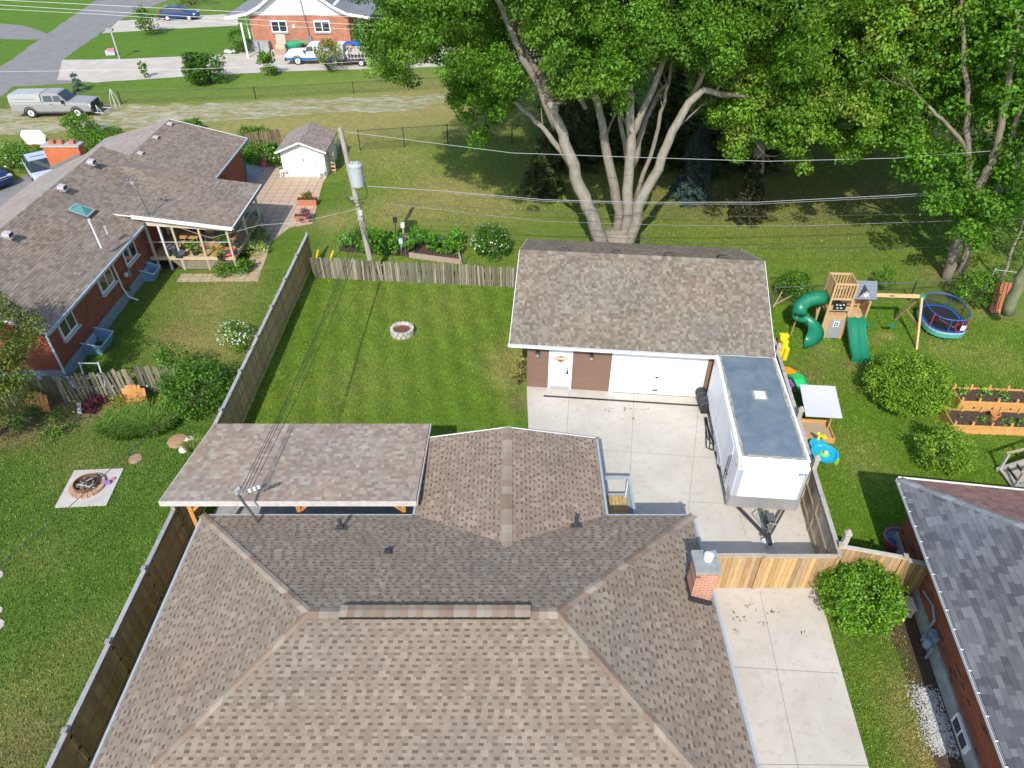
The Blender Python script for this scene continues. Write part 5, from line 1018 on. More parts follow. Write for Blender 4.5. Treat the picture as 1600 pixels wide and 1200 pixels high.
# covered deck: floor, posts, lattice, rails and what stands on it
DC = (.50,.38,.20)
mb = MB(); r = random.Random(5); fy0, fy1, fx0, fx1, fz = 34.95, 40.0, -20.0, -15.35, .75
for k in range(33): x = fx0+.07+.141*k; mb.box((x, (fy0+fy1)/2, fz), (.13, fy1-fy0, .04), col=TN(DC, .8, 1.15))
mb.build('deck_floor', M['wood'], lh)
mb = MB(); mb.beam((fx0, fy0-.03, fz-.02), (fx1, fy0-.03, fz-.02), .05, .2, col=(.55,.44,.27)); mb.beam((fx1+.03, fy0-.03, fz-.02), (fx1+.03, fy1, fz-.02), .05, .2, col=(.5,.4,.25)); mb.build('deck_rim', M['woodh'], lh)
for x, y, zt, cc in ((-15.4, 34.97, 2.62, (.50,.44,.28)), (-16.9, 34.97, 2.7, (.50,.44,.28)), (-18.3, 34.97, 2.75, (.50,.44,.28)), (-19.0, 34.97, 2.8, (.62,.62,.60)), (-15.4, 37.6, 2.6, (.6,.6,.58)), (-15.4, 40.1, 2.6, (.6,.6,.58)), (-19.7, 34.97, 2.8, (.5,.47,.38))):
    mb = MB(); mb.box((x, y, zt/2), (.11, .11, zt), col=cc); mb.build('post', M['wood'], lh)
mb = MB()
for k in range(34):
    x = -18.3+.085*k
    for s in (-1, 1): mb.beam((x-s*.0, fy0-.05, .08), (x+s*.5, fy0-.05, .6), .01, .03, up=(0, 1, 0), col=(.55,.48,.36))
mb.build('lattice', M['woodh'], lh)
mb = MB(); mb.beam((-19.9, 34.97, 1.7), (-15.4, 34.97, 1.7), .03, .03, col=(.5,.5,.5)); mb.beam((-15.38, 34.97, 1.6), (-15.38, 40.0, 1.6), .04, .05, col=(.5,.5,.5)); mb.build('rail', M['attr'], lh)
mb = MB(); mb.box((XR-.45, 38.2, 1.7), (.06, 1.0, 2.0), col=(.75,.75,.73)); mb.build('door', M['attr'], lh)
def D(u, v, z=.78): return G(u, v, z)
c = D(300, 388); tb = thing('patio_table', 'honey wooden table on the covered deck', 'table', c)
mb = MB(); mb.box((c.x, c.y+.2, 1.48), (1.1, .7, .05), col=(.55,.30,.12)); mb.build('tabletop', M['woodh'], tb)
for sx in (-1, 1):
    for sy in (-1, 1): mb = MB(); mb.box((c.x+sx*.48, c.y+.2+sy*.28, 1.11), (.06, .06, .70), col=(.45,.25,.1)); mb.build('leg', M['wood'], tb)
def chair(name, lb, c, rz, col, sz=1.0, mat='attr', group=None):
    t = thing(name, lb, 'chair', c, rz, group); mb = MB(); mb.box((0, 0, .44*sz), (.5, .5, .05), col=col); mb.build('seat', M[mat], t, local=True)
    mb = MB()
    for k in range(5): mb.box((-.2+.1*k, .24, .74*sz), (.07, .03, .56), rx=-.15, col=col)
    mb.box((0, .28, 1.0*sz), (.5, .04, .08), rx=-.15, col=col); mb.build('backrest', M[mat], t, local=True)
    for sx in (-1, 1):
        for sy in (-1, 1): mb = MB(); mb.beam((sx*.21, sy*.21, .42*sz), (sx*.24, sy*.24, 0), .04, .04, col=col); mb.build('leg', M[mat], t, local=True)
    return t
ch1 = chair('deck_chair', 'tan slatted chair at the back of the covered deck', D(330, 378), .2, (.42,.27,.17))
chair('deck_chair', 'dark folding chair beside the honey table on the deck', D(310, 372), 1.0, (.10,.08,.07))
chair('deck_chair', 'grey padded chair near the brick wall on the deck', D(272, 396), -1.2, (.22,.22,.24))
c = D(355, 398); mb = MB(t=c); mb.lathe((0, 0, .0), [(.2, 0), (.42, .06), (.50, .18), (.44, .28), (.34, .24), (.30, .12), (.1, .1)], 18, col=(.65,.10,.12)); mb.lathe((0, 0, .05), [(.28, .1), (.28, .14), (.05, .16)], 12, col=(.15,.45,.35)); o = mb.build('inflatable_pool', M['plastic'], origin=None); tag(o, 'little red and white inflatable pool on the deck edge', 'paddling pool')
c = D(282, 401); mb = MB(t=c); mb.box((0, 0, .2), (.4, .35, .4), col=(.03,.04,.06)); mb.box((.15, -.1, .3), (.3, .2, .25), rz=.6, col=(.1,.12,.15)); mb.lathe((-.3, .2, 0), [(.15, 0), (.2, .5), (.1, .6)], 8, col=(.05,.06,.07)); o = mb.build('barbecue', M['attr']); tag(o, 'dark covered barbecue in the shade of the deck', 'barbecue')
sheet('deck_apron', [(-20.0, 35.0), (-15.3, 35.0), (-15.3, 40), (-20, 40)], .01, M['soil'])
# ------------------------------------------------ paved yard
m, nt, b = new_mat('patio_pavers'); g_ = nt.nodes.new('ShaderNodeNewGeometry'); br = nt.nodes.new('ShaderNodeTexBrick'); nt.links.new(g_.outputs['Position'], br.inputs[0]); br.offset = 0.0
for k_, v_ in (('Scale', 1), ('Brick Width', .61), ('Row Height', .61), ('Mortar Size', .022), ('Bias', .0)): br.inputs[k_].default_value = v_
br.inputs['Color1'].default_value = (.60,.36,.26,1); br.inputs['Color2'].default_value = (.50,.42,.32,1); br.inputs['Mortar'].default_value = (.13,.11,.06,1)
n1 = noise(nt, g_.outputs['Position'], 2.5, 6, .7); nt.links.new(mixc(nt, ramp(nt, n1, .35, .7), br.outputs[0], (.42,.34,.23)), b.inputs['Base Color']); b.inputs['Roughness'].default_value = .9; bump(nt, b, br.outputs['Fac'], -.4, .02)
sheet('paved_patio', [G(u, v) for u, v in ((416, 262), (445, 258), (521, 262), (505, 285), (500, 302), (488, 350), (452, 356), (425, 378), (402, 440), (275, 441), (283, 428), (345, 428), (385, 412), (402, 385), (372, 395), (368, 345), (385, 300))], .012, m)
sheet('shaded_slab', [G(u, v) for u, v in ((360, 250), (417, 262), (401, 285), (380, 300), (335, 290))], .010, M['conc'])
# ------------------------------------------------ shed
sh = thing('garden_shed', 'white garden shed with brown arched-gable roof and double doors', 'shed', (-14.4, 49.6, 0)); sx0, sx1, sy0, sy1 = -15.95, -12.95, 47.9, 51.4
mb = MB(); mb.box(((sx0+sx1)/2, (sy0+sy1)/2, .95), (sx1-sx0, sy1-sy0, 1.9), col=(.80,.79,.76)); mb.ext([(sx0, sy0, 1.9), (sx1, sy0, 1.9), ((sx0+sx1)/2, sy0, 2.45)], (0, sy1-sy0, 0), col=(.80,.79,.76))
for k in range(14): mb.box(((sx0+sx1)/2, sy0-.008, .1+.13*k), (sx1-sx0+.02, .012, .012), col=(.60,.59,.57))
mb.build('wall', M['attr'], sh)
r1 = [(sx0-.25, sy0-.3, 1.82), (sx0-.25, sy1+.25, 1.82), (-14.85, sy1+.25, 2.48), (-14.85, sy0-.3, 2.48)]; r2 = [(-14.85, sy0-.3, 2.48), (-14.85, sy1+.25, 2.48), (-14.05, sy1+.25, 2.5), (-14.05, sy0-.3, 2.5)]
xm = -14.45; r1 = [(sx0-.25, sy0-.3, 1.85), (sx0-.25, sy1+.25, 1.85), (xm, sy1+.25, 2.55), (xm, sy0-.3, 2.55)]; r2 = [(sx1+.25, sy1+.25, 1.85), (sx1+.25, sy0-.3, 1.85), (xm, sy0-.3, 2.55), (xm, sy1+.25, 2.55)]
mb = MB(); BP = [(.285,.24,.205),(.255,.21,.18),(.315,.265,.23)]; shingles(mb, r1, BP, BP[0], seed=61, style='mix', tabw=(.2,.4), e=.16, thick=.01); shingles(mb, r2, BP, BP[0], seed=62, style='mix', tabw=(.2,.4), e=.16, thick=.01); under(mb, r1, .08); under(mb, r2, .08); mb.build('roof', M['shingle'], sh)
mb = MB(); mb.beam((sx0-.25, sy0-.32, 1.81), (xm, sy0-.32, 2.51), .03, .12); mb.beam((xm, sy0-.32, 2.51), (sx1+.25, sy0-.32, 1.81), .03, .12); mb.build('fascia', M['white'], sh)
for s in (-1, 1):
    mb = MB(); mb.box((xm+s*.40, sy0-.03, .98), (.78, .03, 1.8), col=(.84,.83,.81)); mb.box((xm+s*.40, sy0-.05, .98), (.78, .015, .06), col=(.74,.73,.71)); mb.box((xm+s*.76, sy0-.05, .98), (.05, .015, 1.8), col=(.74,.73,.71)); d_ = mb.build('door', M['attr'], sh)
mb = MB(); mb.box((xm+.03, sy0-.07, 1.25), (.05, .03, .16)); mb.build('latch', M['darkmetal'], sh)
c = G(517, 270); pl_ = thing('wooden_pallet', 'wooden pallet standing against the right side of the shed', 'pallet', c); mb = MB()
for k in range(5): mb.box((c.x, c.y+.1, .15+.28*k), (.75, .03, .12), rx=-.12, col=(.55,.38,.22))
for x in (-.34, 0, .34): mb.box((c.x+x, c.y+.16, .72), (.05, .09, 1.4), rx=-.12, col=(.5,.34,.2))
mb.build('boards', M['woodh'], pl_)
c = G(522, 240); mb = MB(t=c); r = random.Random(4)
for k in range(9): mb.beam((r.uniform(-.3,.5), r.uniform(-.5,.6), 0), (r.uniform(-.3,.6), r.uniform(-.5,.8), r.uniform(.5,1.3)), .05, .05, col=r.choice([(.25,.3,.35), (.4,.32,.22), (.5,.55,.6), (.08,.1,.12)]))
o = mb.build('stored_clutter', M['attr']); tag(o, 'jumble of poles and tools leaning behind the right side of the shed', 'tools')
def stool(lb, c, grp='white garden stools by the shed'):
    t = thing('garden_stool', lb, 'stool', c, group=grp); mb = MB(); mb.box((c.x, c.y, .48), (.46, .42, .04), col=(.8,.8,.78)); mb.build('seat', M['attr'], t)
    for sx in (-1, 1):
        for sy in (-1, 1): mb = MB(); mb.box((c.x+sx*.2, c.y+sy*.18, .23), (.035, .035, .46), col=(.8,.8,.78)); mb.build('leg', M['attr'], t)
stool('white stool with a potted plant on it, left of the shed doors', G(445, 277)); t_ = stool('white metal chair frame right of the shed doors', G(504, 279)); mb = MB(); c = G(504, 279); mb.tube([(c.x-.22, c.y+.2, .48), (c.x-.2, c.y+.25, .95), (c.x, c.y+.27, 1.05), (c.x+.2, c.y+.25, .95), (c.x+.22, c.y+.2, .48)], .02, 6, col=(.8,.8,.78)); o = mb.build('chair_back', M['attr'], [q for q in scene.objects if q.name.startswith('garden_stool')][-1])
for (u, v, w, d, lb, cc) in ((482, 320, 1.25, .5, 'long terracotta trough planter on the pink pavers', (.50,.20,.12)), (474, 346, .9, .45, 'terracotta trough of purple and red petunias on the pavers', (.42,.2,.14))):
    c = G(u, v); t = thing('trough_planter', lb, 'planter', c); mb = MB(); mb.add([(c.x-w/2+.06, c.y-d/2+.05, 0), (c.x+w/2-.06, c.y-d/2+.05, 0), (c.x+w/2-.06, c.y+d/2-.05, 0), (c.x-w/2+.06, c.y+d/2-.05, 0), (c.x-w/2, c.y-d/2, .45), (c.x+w/2, c.y-d/2, .45), (c.x+w/2, c.y+d/2, .45), (c.x-w/2, c.y+d/2, .45)], [(0,1,5,4), (1,2,6,5), (2,3,7,6), (3,0,4,7)], 0, cc); mb.build('trough', M['attr'], t)
    mb = MB(); mb.box((c.x, c.y, .38), (w-.06, d-.06, .04)); mb.build('soil', M['soil'], t)
c = G(376, 276); mb = MB(t=c); mb.lathe((0, 0, 0), [(.42, 0), (.5, .3), (.5, .95), (.42, 1.2), (.1, 1.3)], 18, col=(.01,.16,.10)); o = mb.build('composter', M['plastic']); tag(o, 'dark green barrel composter behind the brick house', 'composter')
c = G(367, 285); mb = MB(t=c); mb.box((0, 0, .18), (.7, .5, .36), rz=.4, col=(.28,.26,.34)); mb.box((0, 0, .38), (.74, .54, .05), rz=.4, col=(.35,.30,.40)); o = mb.build('storage_bin', M['plastic']); tag(o, 'small mauve-grey lidded bin in shade by the brick wall', 'bin')
c = G(411, 258); mb = MB(t=c); mb.lathe((0, 0, 0), [(.2, 0), (.28, .35), (.2, .4)], 12, col=(.55,.05,.12)); mb.box((.15, -.2, .15), (.35, .3, .3), rz=.5, col=(.6,.1,.15)); o = mb.build('red_pots', M['plastic']); tag(o, 'cluster of crimson pots beside the hedge near the shed', 'pots')
# ------------------------------------------------ utility pole
pb = G(585, 434); pt_ = P(531, 199, pb.y+.2); up_ = thing('utility_pole', 'leaning weathered wooden utility pole with a grey transformer', 'utility pole', pb)
mb = MB(); mb.tube([pb+Vector((0,0,-.1)), pb.lerp(pt_, .5), pt_], [.16, .14, .115], 14, col=(.40,.355,.30)); mb.build('pole', M['bark'], up_)
def PL(v): t = (434-v)/(434-199.); z = t*pt_.z; return pb.lerp(pt_, t)
tf = P(557, 272, pb.y-.15); mb = MB(); mb.lathe(tf+Vector((0, 0, -.62)), [(.30, 0), (.33, .05), (.33, 1.0), (.35, 1.02), (.35, 1.10), (.26, 1.18), (.05, 1.22)], 20, col=(.42,.45,.47)); tfm = mb.build('transformer', M['attr'], up_)
mb = MB(); 
for a_ in (-.15, .15): mb.lathe(tf+Vector((a_, -.1, .5)), [(.05, 0), (.07, .04), (.04, .08), (.07, .12), (.03, .2)], 8, col=(.35,.37,.4))
mb.beam(tf+Vector((-.3, 0, .2)), PL(262)+Vector((0,0,0)), .08, .08, col=(.3,.32,.34)); mb.beam(tf+Vector((-.3, 0, -.4)), PL(285), .08, .08, col=(.3,.32,.34)); mb.build('bushing', M['attr'], tfm)
mb = MB(); e_ = PL(305); mb.tube([tf+Vector((.3, 0, -.3)), tf+Vector((.42, 0, -.9)), tf+Vector((.3, 0, -1.3)), e_], .018, 6); mb.tube([e_+Vector((-.5, -.1, .25)), e_+Vector((-.1,-.15,-.1)), e_+Vector((.35, -.1, -.05))], .018, 6); mb.tube([e_+Vector((-.45,-.1,.1)), e_+Vector((0,-.2,-.3)), e_+Vector((.4,0,-.1))], .015, 6); mb.build('jumper_wire', M['black'], up_)
mb = MB(); mb.box(PL(300)+Vector((-.05, -.15, 0)), (.4, .12, .1), col=(.3,.3,.32)); mb.box(PL(333)+Vector((.02, -.15, 0)), (.25, .12, .1), col=(.4,.41,.42)); mb.lathe(PL(318)+Vector((.12,-.1,-.3)), [(.1,0),(.1,.22),(.03,.25)], 10, col=(.55,.58,.6)); mb.build('bracket', M['attr'], up_)
def wire(name, lb, pts, rad, col, sag=0, grp=None):
    mb = MB(); out = []
    for a_, b_ in zip(pts, pts[1:]):
        a_, b_ = Vector(a_), Vector(b_)
        for k in range(8): t = k/8; p = a_.lerp(b_, t); p.z -= sag*4*t*(1-t); out.append(p)
    out.append(Vector(pts[-1])); mb.tube(out, rad, 6, col=col); o = mb.build(name, M['attr']); return tag(o, lb, 'wire', grp)
Yp = pb.y
wire('power_line', 'upper pale power line sagging from the pole across the big maple', [P(540, 206, Yp), P(800, 239, Yp), P(1000, 246, Yp), P(1200, 252, Yp), P(1400, 247, Yp), P(1640, 229, Yp)], .013, (.34,.35,.36))
wire('power_line', 'upper of the twin thick power lines low across the maple trunk', [P(560, 290, Yp), P(700, 299, Yp), P(850, 312, Yp), P(1000, 316, Yp), P(1180, 316, Yp), P(1400, 305, Yp), P(1640, 290, Yp)], .015, (.32,.33,.34))
wire('power_line', 'lower of the twin thick power lines low across the maple trunk', [P(700, 301, Yp), P(850, 314.5, Yp), P(1000, 318.5, Yp), P(1180, 319, Yp), P(1400, 308, Yp), P(1640, 294, Yp)], .012, (.24,.25,.26))
wire('telephone_cable', 'dark cable drooping from the pole just above the garage ridge', [P(570, 306, Yp), P(640, 318, Yp), P(800, 328, Yp), P(1000, 338, Yp), P(1200, 338, Yp), P(1640, 332, Yp)], .011, (.07,.07,.075))
wire('telephone_cable', 'thin grey cable passing right at the garage roof edge', [P(600, 318, Yp), P(850, 346, Yp), P(1050, 352, Yp), P(1250, 353, Yp), P(1640, 340, Yp)], .012, (.22,.22,.23))
wire('telephone_cable', 'lowest thin dark cable crossing the lawn behind the garage ridge', [P(600, 335, Yp), P(900, 368, Yp), P(1100, 380, Yp), P(1300, 388, Yp), P(1640, 385, Yp)], .012, (.06,.06,.065))
s0_ = PL(332)
for i, (dx, w_) in enumerate(((0, .5), (.12, .35), (.26, .25), (.38, .5))):
    a_ = s0_+Vector((.03*i, -.1, -.25*i)); b_ = MAST+Vector((.02+dx*.6, .15, -.04-.05*i)); mid = [a_.lerp(b_, t)-Vector((0, 0, w_*4*t*(1-t))) for t in (0, .25, .5, .75, 1)]
    wire('service_drop', ('slackest lowest', 'tautest', 'second tautest', 'second slackest')[i]+' of four dark service wires from pole to roof mast', mid, .0105, (.03,.03,.032), grp='service wires from pole to roof mast')
wire('neighbour_wire', 'thin dark wire slanting across the left lawn over the fire ring', [PL(345), P(420, 520, 24), P(300, 625, 20), P(200, 708, 17.5), P(107, 793, 15.3), P(-20, 900, 13)], .012, (.05,.05,.055))
wire('neighbour_wire', 'pale wire running from the pole to the covered deck roof', [PL(318), P(470, 347, 35.5), P(404, 352, 35), P(330, 372, 34.9), P(232, 340, 35)], .010, (.45,.45,.45))
for (u0, v0, u1, v1, lb) in ((497, 391, 491, 424, 'left yellow guy-wire guard by the fence corner'), (521, 392, 507, 428, 'right yellow guy-wire guard by the fence corner')):
    a_ = G(u1, v1); b_ = P(u0, v0, a_.y+.0); mb = MB(); mb.tube([a_, b_], .055, 8, col=(.80,.62,.03)); tag(mb.build('guy_guard', M['plastic']), lb, 'guy guard')
    wire('guy_wire', lb.replace('guard', 'cable').replace('yellow ', 'steel '), [a_, b_, PL(265 if u0 < 500 else 330)], .008, (.2,.2,.21))
# far background lines across the top-left
for lb, pts, Y_, rr in (('highest white line across the top-left corner', ((-60, -3), (300, 15), (700, 33)), 60, .022), ('second white line across the top-left corner', ((-60, 4), (300, 26), (640, 42)), 60, .022), ('third white line near the top-left corner', ((-60, 11), (150, 22), (420, 40), (700, 52)), 60, .018), ('long pale line passing over the white pickup', ((-60, 113), (300, 108), (480, 101), (640, 91), (900, 70)), 60, .016)):
    wire('power_line', lb, [P(u, v, Y_) for u, v in pts], rr*.7, (.62,.62,.62))
# ================================================================ FAR HOUSE, CARS
fh0 = G(420, 77); fh = thing('far_house', 'orange brick bungalow with white gable siding and grey roof across the lane', 'house', fh0)
Yf = fh0.y; a_ = P(400, 77, Yf); b_ = P(549, 70, Yf); xw0, xw1 = a_.x, b_.x; hw = P(400, 24, Yf).z
FD = 12.0
mb = MB(); mb.box(((xw0+xw1)/2, Yf+FD/2, hw/2), (xw1-xw0, FD, hw)); mb.build('wall', brick_mat('far_orange_brick', (.52,.19,.10), (.42,.13,.07), (.45,.30,.22), 'x'), fh)
xm = (xw0+xw1)/2; mb = MB(); mb.ext([(xw0-.3, Yf-.05, hw+.02), (xw1+.3, Yf-.05, hw+.02), (xm, Yf-.05, hw+3.3)], (0, FD, 0), col=(.82,.83,.83))
for k in range(10): mb.box((xm, Yf-.06, hw+.12+.2*k), ((xw1-xw0)*(1-.065*k), .02, .02), col=(.6,.62,.62))
mb.build('gable_siding', M['attr'], fh)
mb = MB(); RC = [(.22,.225,.24),(.19,.195,.21),(.245,.25,.265)]
for s in (-1, 1):
    pr = [(0, 3.45), (2.2, 2.1), (3.9, .95), (5.2, .35), (7.6, -.05)]
    for (x0, z0), (x1, z1) in zip(pr, pr[1:]):
        q = [(xm+s*x0, Yf-.55, hw+z0), (xm+s*x1, Yf-.55, hw+z1), (xm+s*x1, Yf+FD+.4, hw+z1), (xm+s*x0, Yf+FD+.4, hw+z0)]
        mb.add(q+[(p[0], p[1], p[2]-.12) for p in q], [(0,1,2,3), (7,6,5,4), (0,4,5,1), (2,6,7,3), (1,5,6,2)], 0, RC[0])
frf = mb.build('roof', M['shingle'], fh)
mb = MB()
for s in (-1, 1):
    for (x0, z0), (x1, z1) in zip(pr, pr[1:]): mb.beam((xm+s*x0, Yf-.58, hw+z0-.1), (xm+s*x1, Yf-.58, hw+z1-.1), .05, .26)
mb.build('fascia', M['white'], fh)
for x in (P(437, 45, Yf).x, P(504, 45, Yf).x):
    zc = P(437, 41, Yf).z; mb = MB(); mb.box((x, Yf-.03, zc), (1.7, .08, 1.15)); w_ = mb.build('window', M['white'], fh)
    for s in (-1, 1): mb = MB(); mb.box((x+s*.4, Yf-.08, zc), (.68, .02, .9)); mb.build('pane', M['glass'], w_)
    mb = MB(); mb.box((x, Yf-.06, zc-.65), (1.8, .14, .1)); mb.build('sill', M['conc'], w_)
mb = MB(); mb.box((P(459, 41, Yf).x, Yf-.05, P(459, 41, Yf).z), (.3, .1, .3)); mb.build('wall_box', M['white'], fh)
for u, vb in ((388, 90), (391.5, 60)):
    c = G(u, vb); mb = MB(); mb.box((c.x, c.y, hw/2), (.16, .16, hw)); mb.build('porch_post', M['white'], fh)
c = G(398, 80); mb = MB(); mb.box((c.x+.6, c.y+3.5, .45), (2.0, 7, .9)); mb.build('porch_floor', M['conc'], fh)
mb = MB(); mb.beam((c.x-.2, c.y+1, 1.9), (c.x-.2, c.y+6.5, 1.9), .06, .06)
for k in range(14): mb.box((c.x-.2, c.y+1.1+.4*k, 1.45), (.04, .04, .9))
mb.build('railing', M['white'], fh)
c = G(556, 62); mb = MB(); mb.box((c.x, c.y+.4, 1.6), (1.5, 1.2, 3.2), col=(.78,.78,.76)); mb.box((c.x-.0, c.y-.22, 1.6), (.9, .05, 1.7), col=(.45,.33,.12)); mb.box((c.x, c.y-.22, .55), (1.1, .05, .3), col=(.4,.35,.15)); mb.build('side_entry', M['attr'], fh)
# service mast on the far gable
mb = MB(); x = P(480, 30, Yf).x; mb.tube([(x-.35, Yf-.3, hw+1.6), (x, Yf-.25, .9)], .05, 6); mb.box((x, Yf-.15, 1.1), (.35, .2, .5)); o = mb.build('service_mast', M['steel'], fh)
# more houses beyond, dimly seen through the tall trees
def simple_house(lb, x, y, w, d, h, wallc, roofc, nwin=3):
    t = thing('background_house', lb, 'house', (x, y, 0)); mb = MB(); mb.box((x, y+d/2, h/2), (w, d, h), col=wallc); mb.build('wall', M['attr'], t)
    mb = MB(); q = [(x-w/2-.4, y-.4, h), (x+w/2+.4, y-.4, h), (x+w/2+.4, y+d/2, h+2), (x-w/2-.4, y+d/2, h+2)]; q2 = [(x-w/2-.4, y+d+.4, h)]; mb.add(q+[(x+w/2+.4, y+d+.4, h), (x-w/2-.4, y+d+.4, h)], [(0,1,2,3), (3,2,4,5)], 0, roofc); mb.add([(x-w/2, y, h), (x-w/2, y+d, h), (x-w/2, y+d/2, h+1.9), (x+w/2, y, h), (x+w/2, y+d, h), (x+w/2, y+d/2, h+1.9)], [(0,2,1), (3,4,5)], 0, wallc); mb.build('roof', M['attr'], t)
    for k in range(nwin):
        wx = x-w/2+w*(k+.5)/nwin; mb = MB(); mb.box((wx, y-.03, h*.55), (1.6, .08, 1.1)); w_ = mb.build('window', M['white'], t); mb = MB(); mb.box((wx, y-.08, h*.55), (1.3, .03, .85)); mb.build('pane', M['glass'], w_)
c = G(700, 50); simple_house('pinkish brick house glimpsed through the left maple foliage', c.x+3, c.y, 12, 8, 3.2, (.42,.24,.18), (.2,.2,.22))
c = G(1430, 150); simple_house('pale brick house glimpsed between trunks at the upper right', c.x, c.y+1, 15, 8, 3.0, (.40,.28,.20), (.26,.23,.22), 4)
c = G(1120, 120); simple_house('tan house glimpsed behind the evergreens', c.x, c.y, 12, 8, 3.0, (.38,.27,.18), (.22,.19,.18))
# ------------------------------------------------ vehicles: x forward, built from a lofted body
def loft(mb, secs, col, m=0):
    """secs: list of (x, [(y,z)...]) half profile from bottom outwards to top centre, mirrored"""
    rows = []
    for x, pr in secs: rows.append([(x, y, z) for y, z in pr]+[(x, -y, z) for y, z in pr[::-1]])
    n = len(rows[0]); vs = [p for r_ in rows for p in r_]; fs = [(i*n+k, (i+1)*n+k, (i+1)*n+(k+1) % n, i*n+(k+1) % n) for i in range(len(rows)-1) for k in range(n)]
    fs += [tuple(range(n)), tuple((len(rows)-1)*n+k for k in range(n-1, -1, -1))]; mb.add(vs, fs, m, col)
def wheels(t, xs_, hw_, rad=.38, rimc=(.6,.61,.62)):
    for x in xs_:
        for s in (-1, 1):
            mb = MB(); mb.tube([(x, s*(hw_-.22), rad), (x, s*hw_, rad)], rad, 22); w_ = mb.build('wheel', M['black'], t, local=True)
            mb = MB(); mb.tube([(x, s*(hw_-.05), rad), (x, s*(hw_+.012), rad)], rad*.62, 16, col=rimc); mb.tube([(x, s*(hw_+.0), rad), (x, s*(hw_+.03), rad)], rad*.2, 8, col=(.15,.15,.15)); mb.build('rim', M['attr'], w_, local=True)
            mb = MB(); pts = [(x+(rad+.09)*math.cos(a), s*(hw_+.006), rad+(rad+.09)*math.sin(a)) for a in [math.pi*k/10 for k in range(11)]]; mb.tube(pts, .035, 6, col=(.03,.03,.03)); mb.build('wheel_arch', M['attr'], t, local=True)
def pickup(name, lb, loc, rz, col, L=6.5, W_=2.0, crew=True, cap=True, stripe=None, bed_open=False):
    t = thing(name, lb, 'pickup truck', loc, rz); h = W_/2; s = L/6.5
    mb = MB(); b0, b1 = .55, 1.22
    def pr(w, top, z0=.45): return [(w-.05, z0), (w, z0+.12), (w, top-.18), (w-.05, top-.03), (w-.16, top)]
    xb, xc0, xc1, xf = -L/2, -.55*s if crew else -.2*s, 1.35*s, L/2
    loft(mb, [(xb, pr(h-.03, 1.25)), (xb+.1, pr(h, 1.28)), (xc0, pr(h, 1.28)), (xc1, pr(h, 1.26)), (xc1+.9*s, pr(h-.01, 1.22)), (xf-.3, pr(h-.03, 1.17)), (xf-.05, pr(h-.08, 1.10))], col)
    if stripe: mb.box((0, 0, .62), (L*.98, W_+.012, .22), col=stripe)
    mb.build('body', M['plastic'], t, local=True)
    mb = MB(); def_ = lambda w, z: [(h-.06, 1.22), (w, z-.08), (w-.1, z), (w-.3, z+.02)]
    loft(mb, [(xc0-.02, [(h-.05, 1.2), (h-.2, 1.78), (h-.3, 1.86), (h-.5, 1.88)]), (xc0+.1, [(h-.05, 1.2), (h-.18, 1.82), (h-.28, 1.90), (h-.5, 1.92)]), (xc1-.75*s, [(h-.05, 1.2), (h-.18, 1.82), (h-.28, 1.90), (h-.5, 1.92)]), (xc1-.55*s, [(h-.05, 1.2), (h-.2, 1.78), (h-.3, 1.84), (h-.5, 1.86)]), (xc1+.12*s, [(h-.06, 1.19), (h-.10, 1.20), (h-.2, 1.21), (h-.5, 1.22)])], col); cb = mb.build('cab', M['plastic'], t, local=True)
    for sd in (-1, 1):
        mb = MB(); xs2 = [(xc0+.15, xc0+.85*s)] + [(xc0+.97*s, xc1-.28*s)] if crew else [(xc0+.12, xc0+.4), (xc0+.5, xc1-.25)]
        for x0, x1 in xs2:
            off_ = .012; y0 = sd*(h-.075+off_); y1 = sd*(h-.165+off_); mb.ext([(x0, y0, 1.30), (x1+.05, y0, 1.30), (x1-.20 if x1 > .7*s else x1, y1, 1.74), (x0+.03, y1, 1.74)], (0, sd*.012, 0))
        mb.build('side_window', M['glass'], cb, local=True)
        mb = MB(); mb.box((xc1-.15, sd*(h+.12), 1.32), (.12, .22, .26), col=(.03,.03,.03)); mb.build('mirror', M['attr'], cb, local=True)
        mb = MB(); 
        for xx in (xc0+.9*s, xc0+.1): mb.box((xx, sd*(h+.004), .95), (.012, .006, .6), col=(.12,.12,.12))
        mb.box((xc0+.7*s, sd*(h+.02), 1.12), (.16, .03, .035), col=(.1,.1,.1)); mb.box((0, sd*(h-.02), .42), (L*.42, .12, .06), col=(.05,.05,.05)); mb.build('door_trim', M['attr'], t, local=True)
    mb = MB(); k = .016; mb.add([(xc1+.10*s+k, h-.18, 1.225+k), (xc1+.10*s+k, -h+.18, 1.225+k), (xc1-.53*s+k, -h+.34, 1.84+k), (xc1-.53*s+k, h-.34, 1.84+k)], [(0, 1, 2, 3), (3, 2, 1, 0)][:1]); mb.build('windshield', M['glass'], cb, local=True)
    if cap:
        mb = MB(); loft(mb, [(xb+.03, [(h-.04, 1.27), (h-.12, 1.72), (h-.25, 1.80), (h-.5, 1.82)]), (xb+.2, [(h-.03, 1.27), (h-.12, 1.78), (h-.25, 1.86), (h-.5, 1.88)]), (xc0-.06, [(h-.03, 1.27), (h-.12, 1.78), (h-.25, 1.87), (h-.5, 1.90)])], (.38,.38,.375)); mb.box((xb+L*.19, 0, 1.5), (L*.3, W_-.12, .02), col=(.05,.05,.05)); mb.build('bed_cap', M['plastic'], t, local=True)
    elif bed_open:
        mb = MB(); mb.box((xb+L*.17, 0, 1.288), (L*.30, W_-.3, .012), col=(.05,.05,.055)); mb.build('bed_liner', M['attr'], t, local=True)
    mb = MB(); mb.box((xf-.0, 0, .92), (.06, W_-.5, .42), col=(.02,.02,.025)); mb.box((xf+.05, 0, .52), (.14, W_-.06, .24), col=(.05,.05,.055)); mb.build('grille', M['attr'], t, local=True)
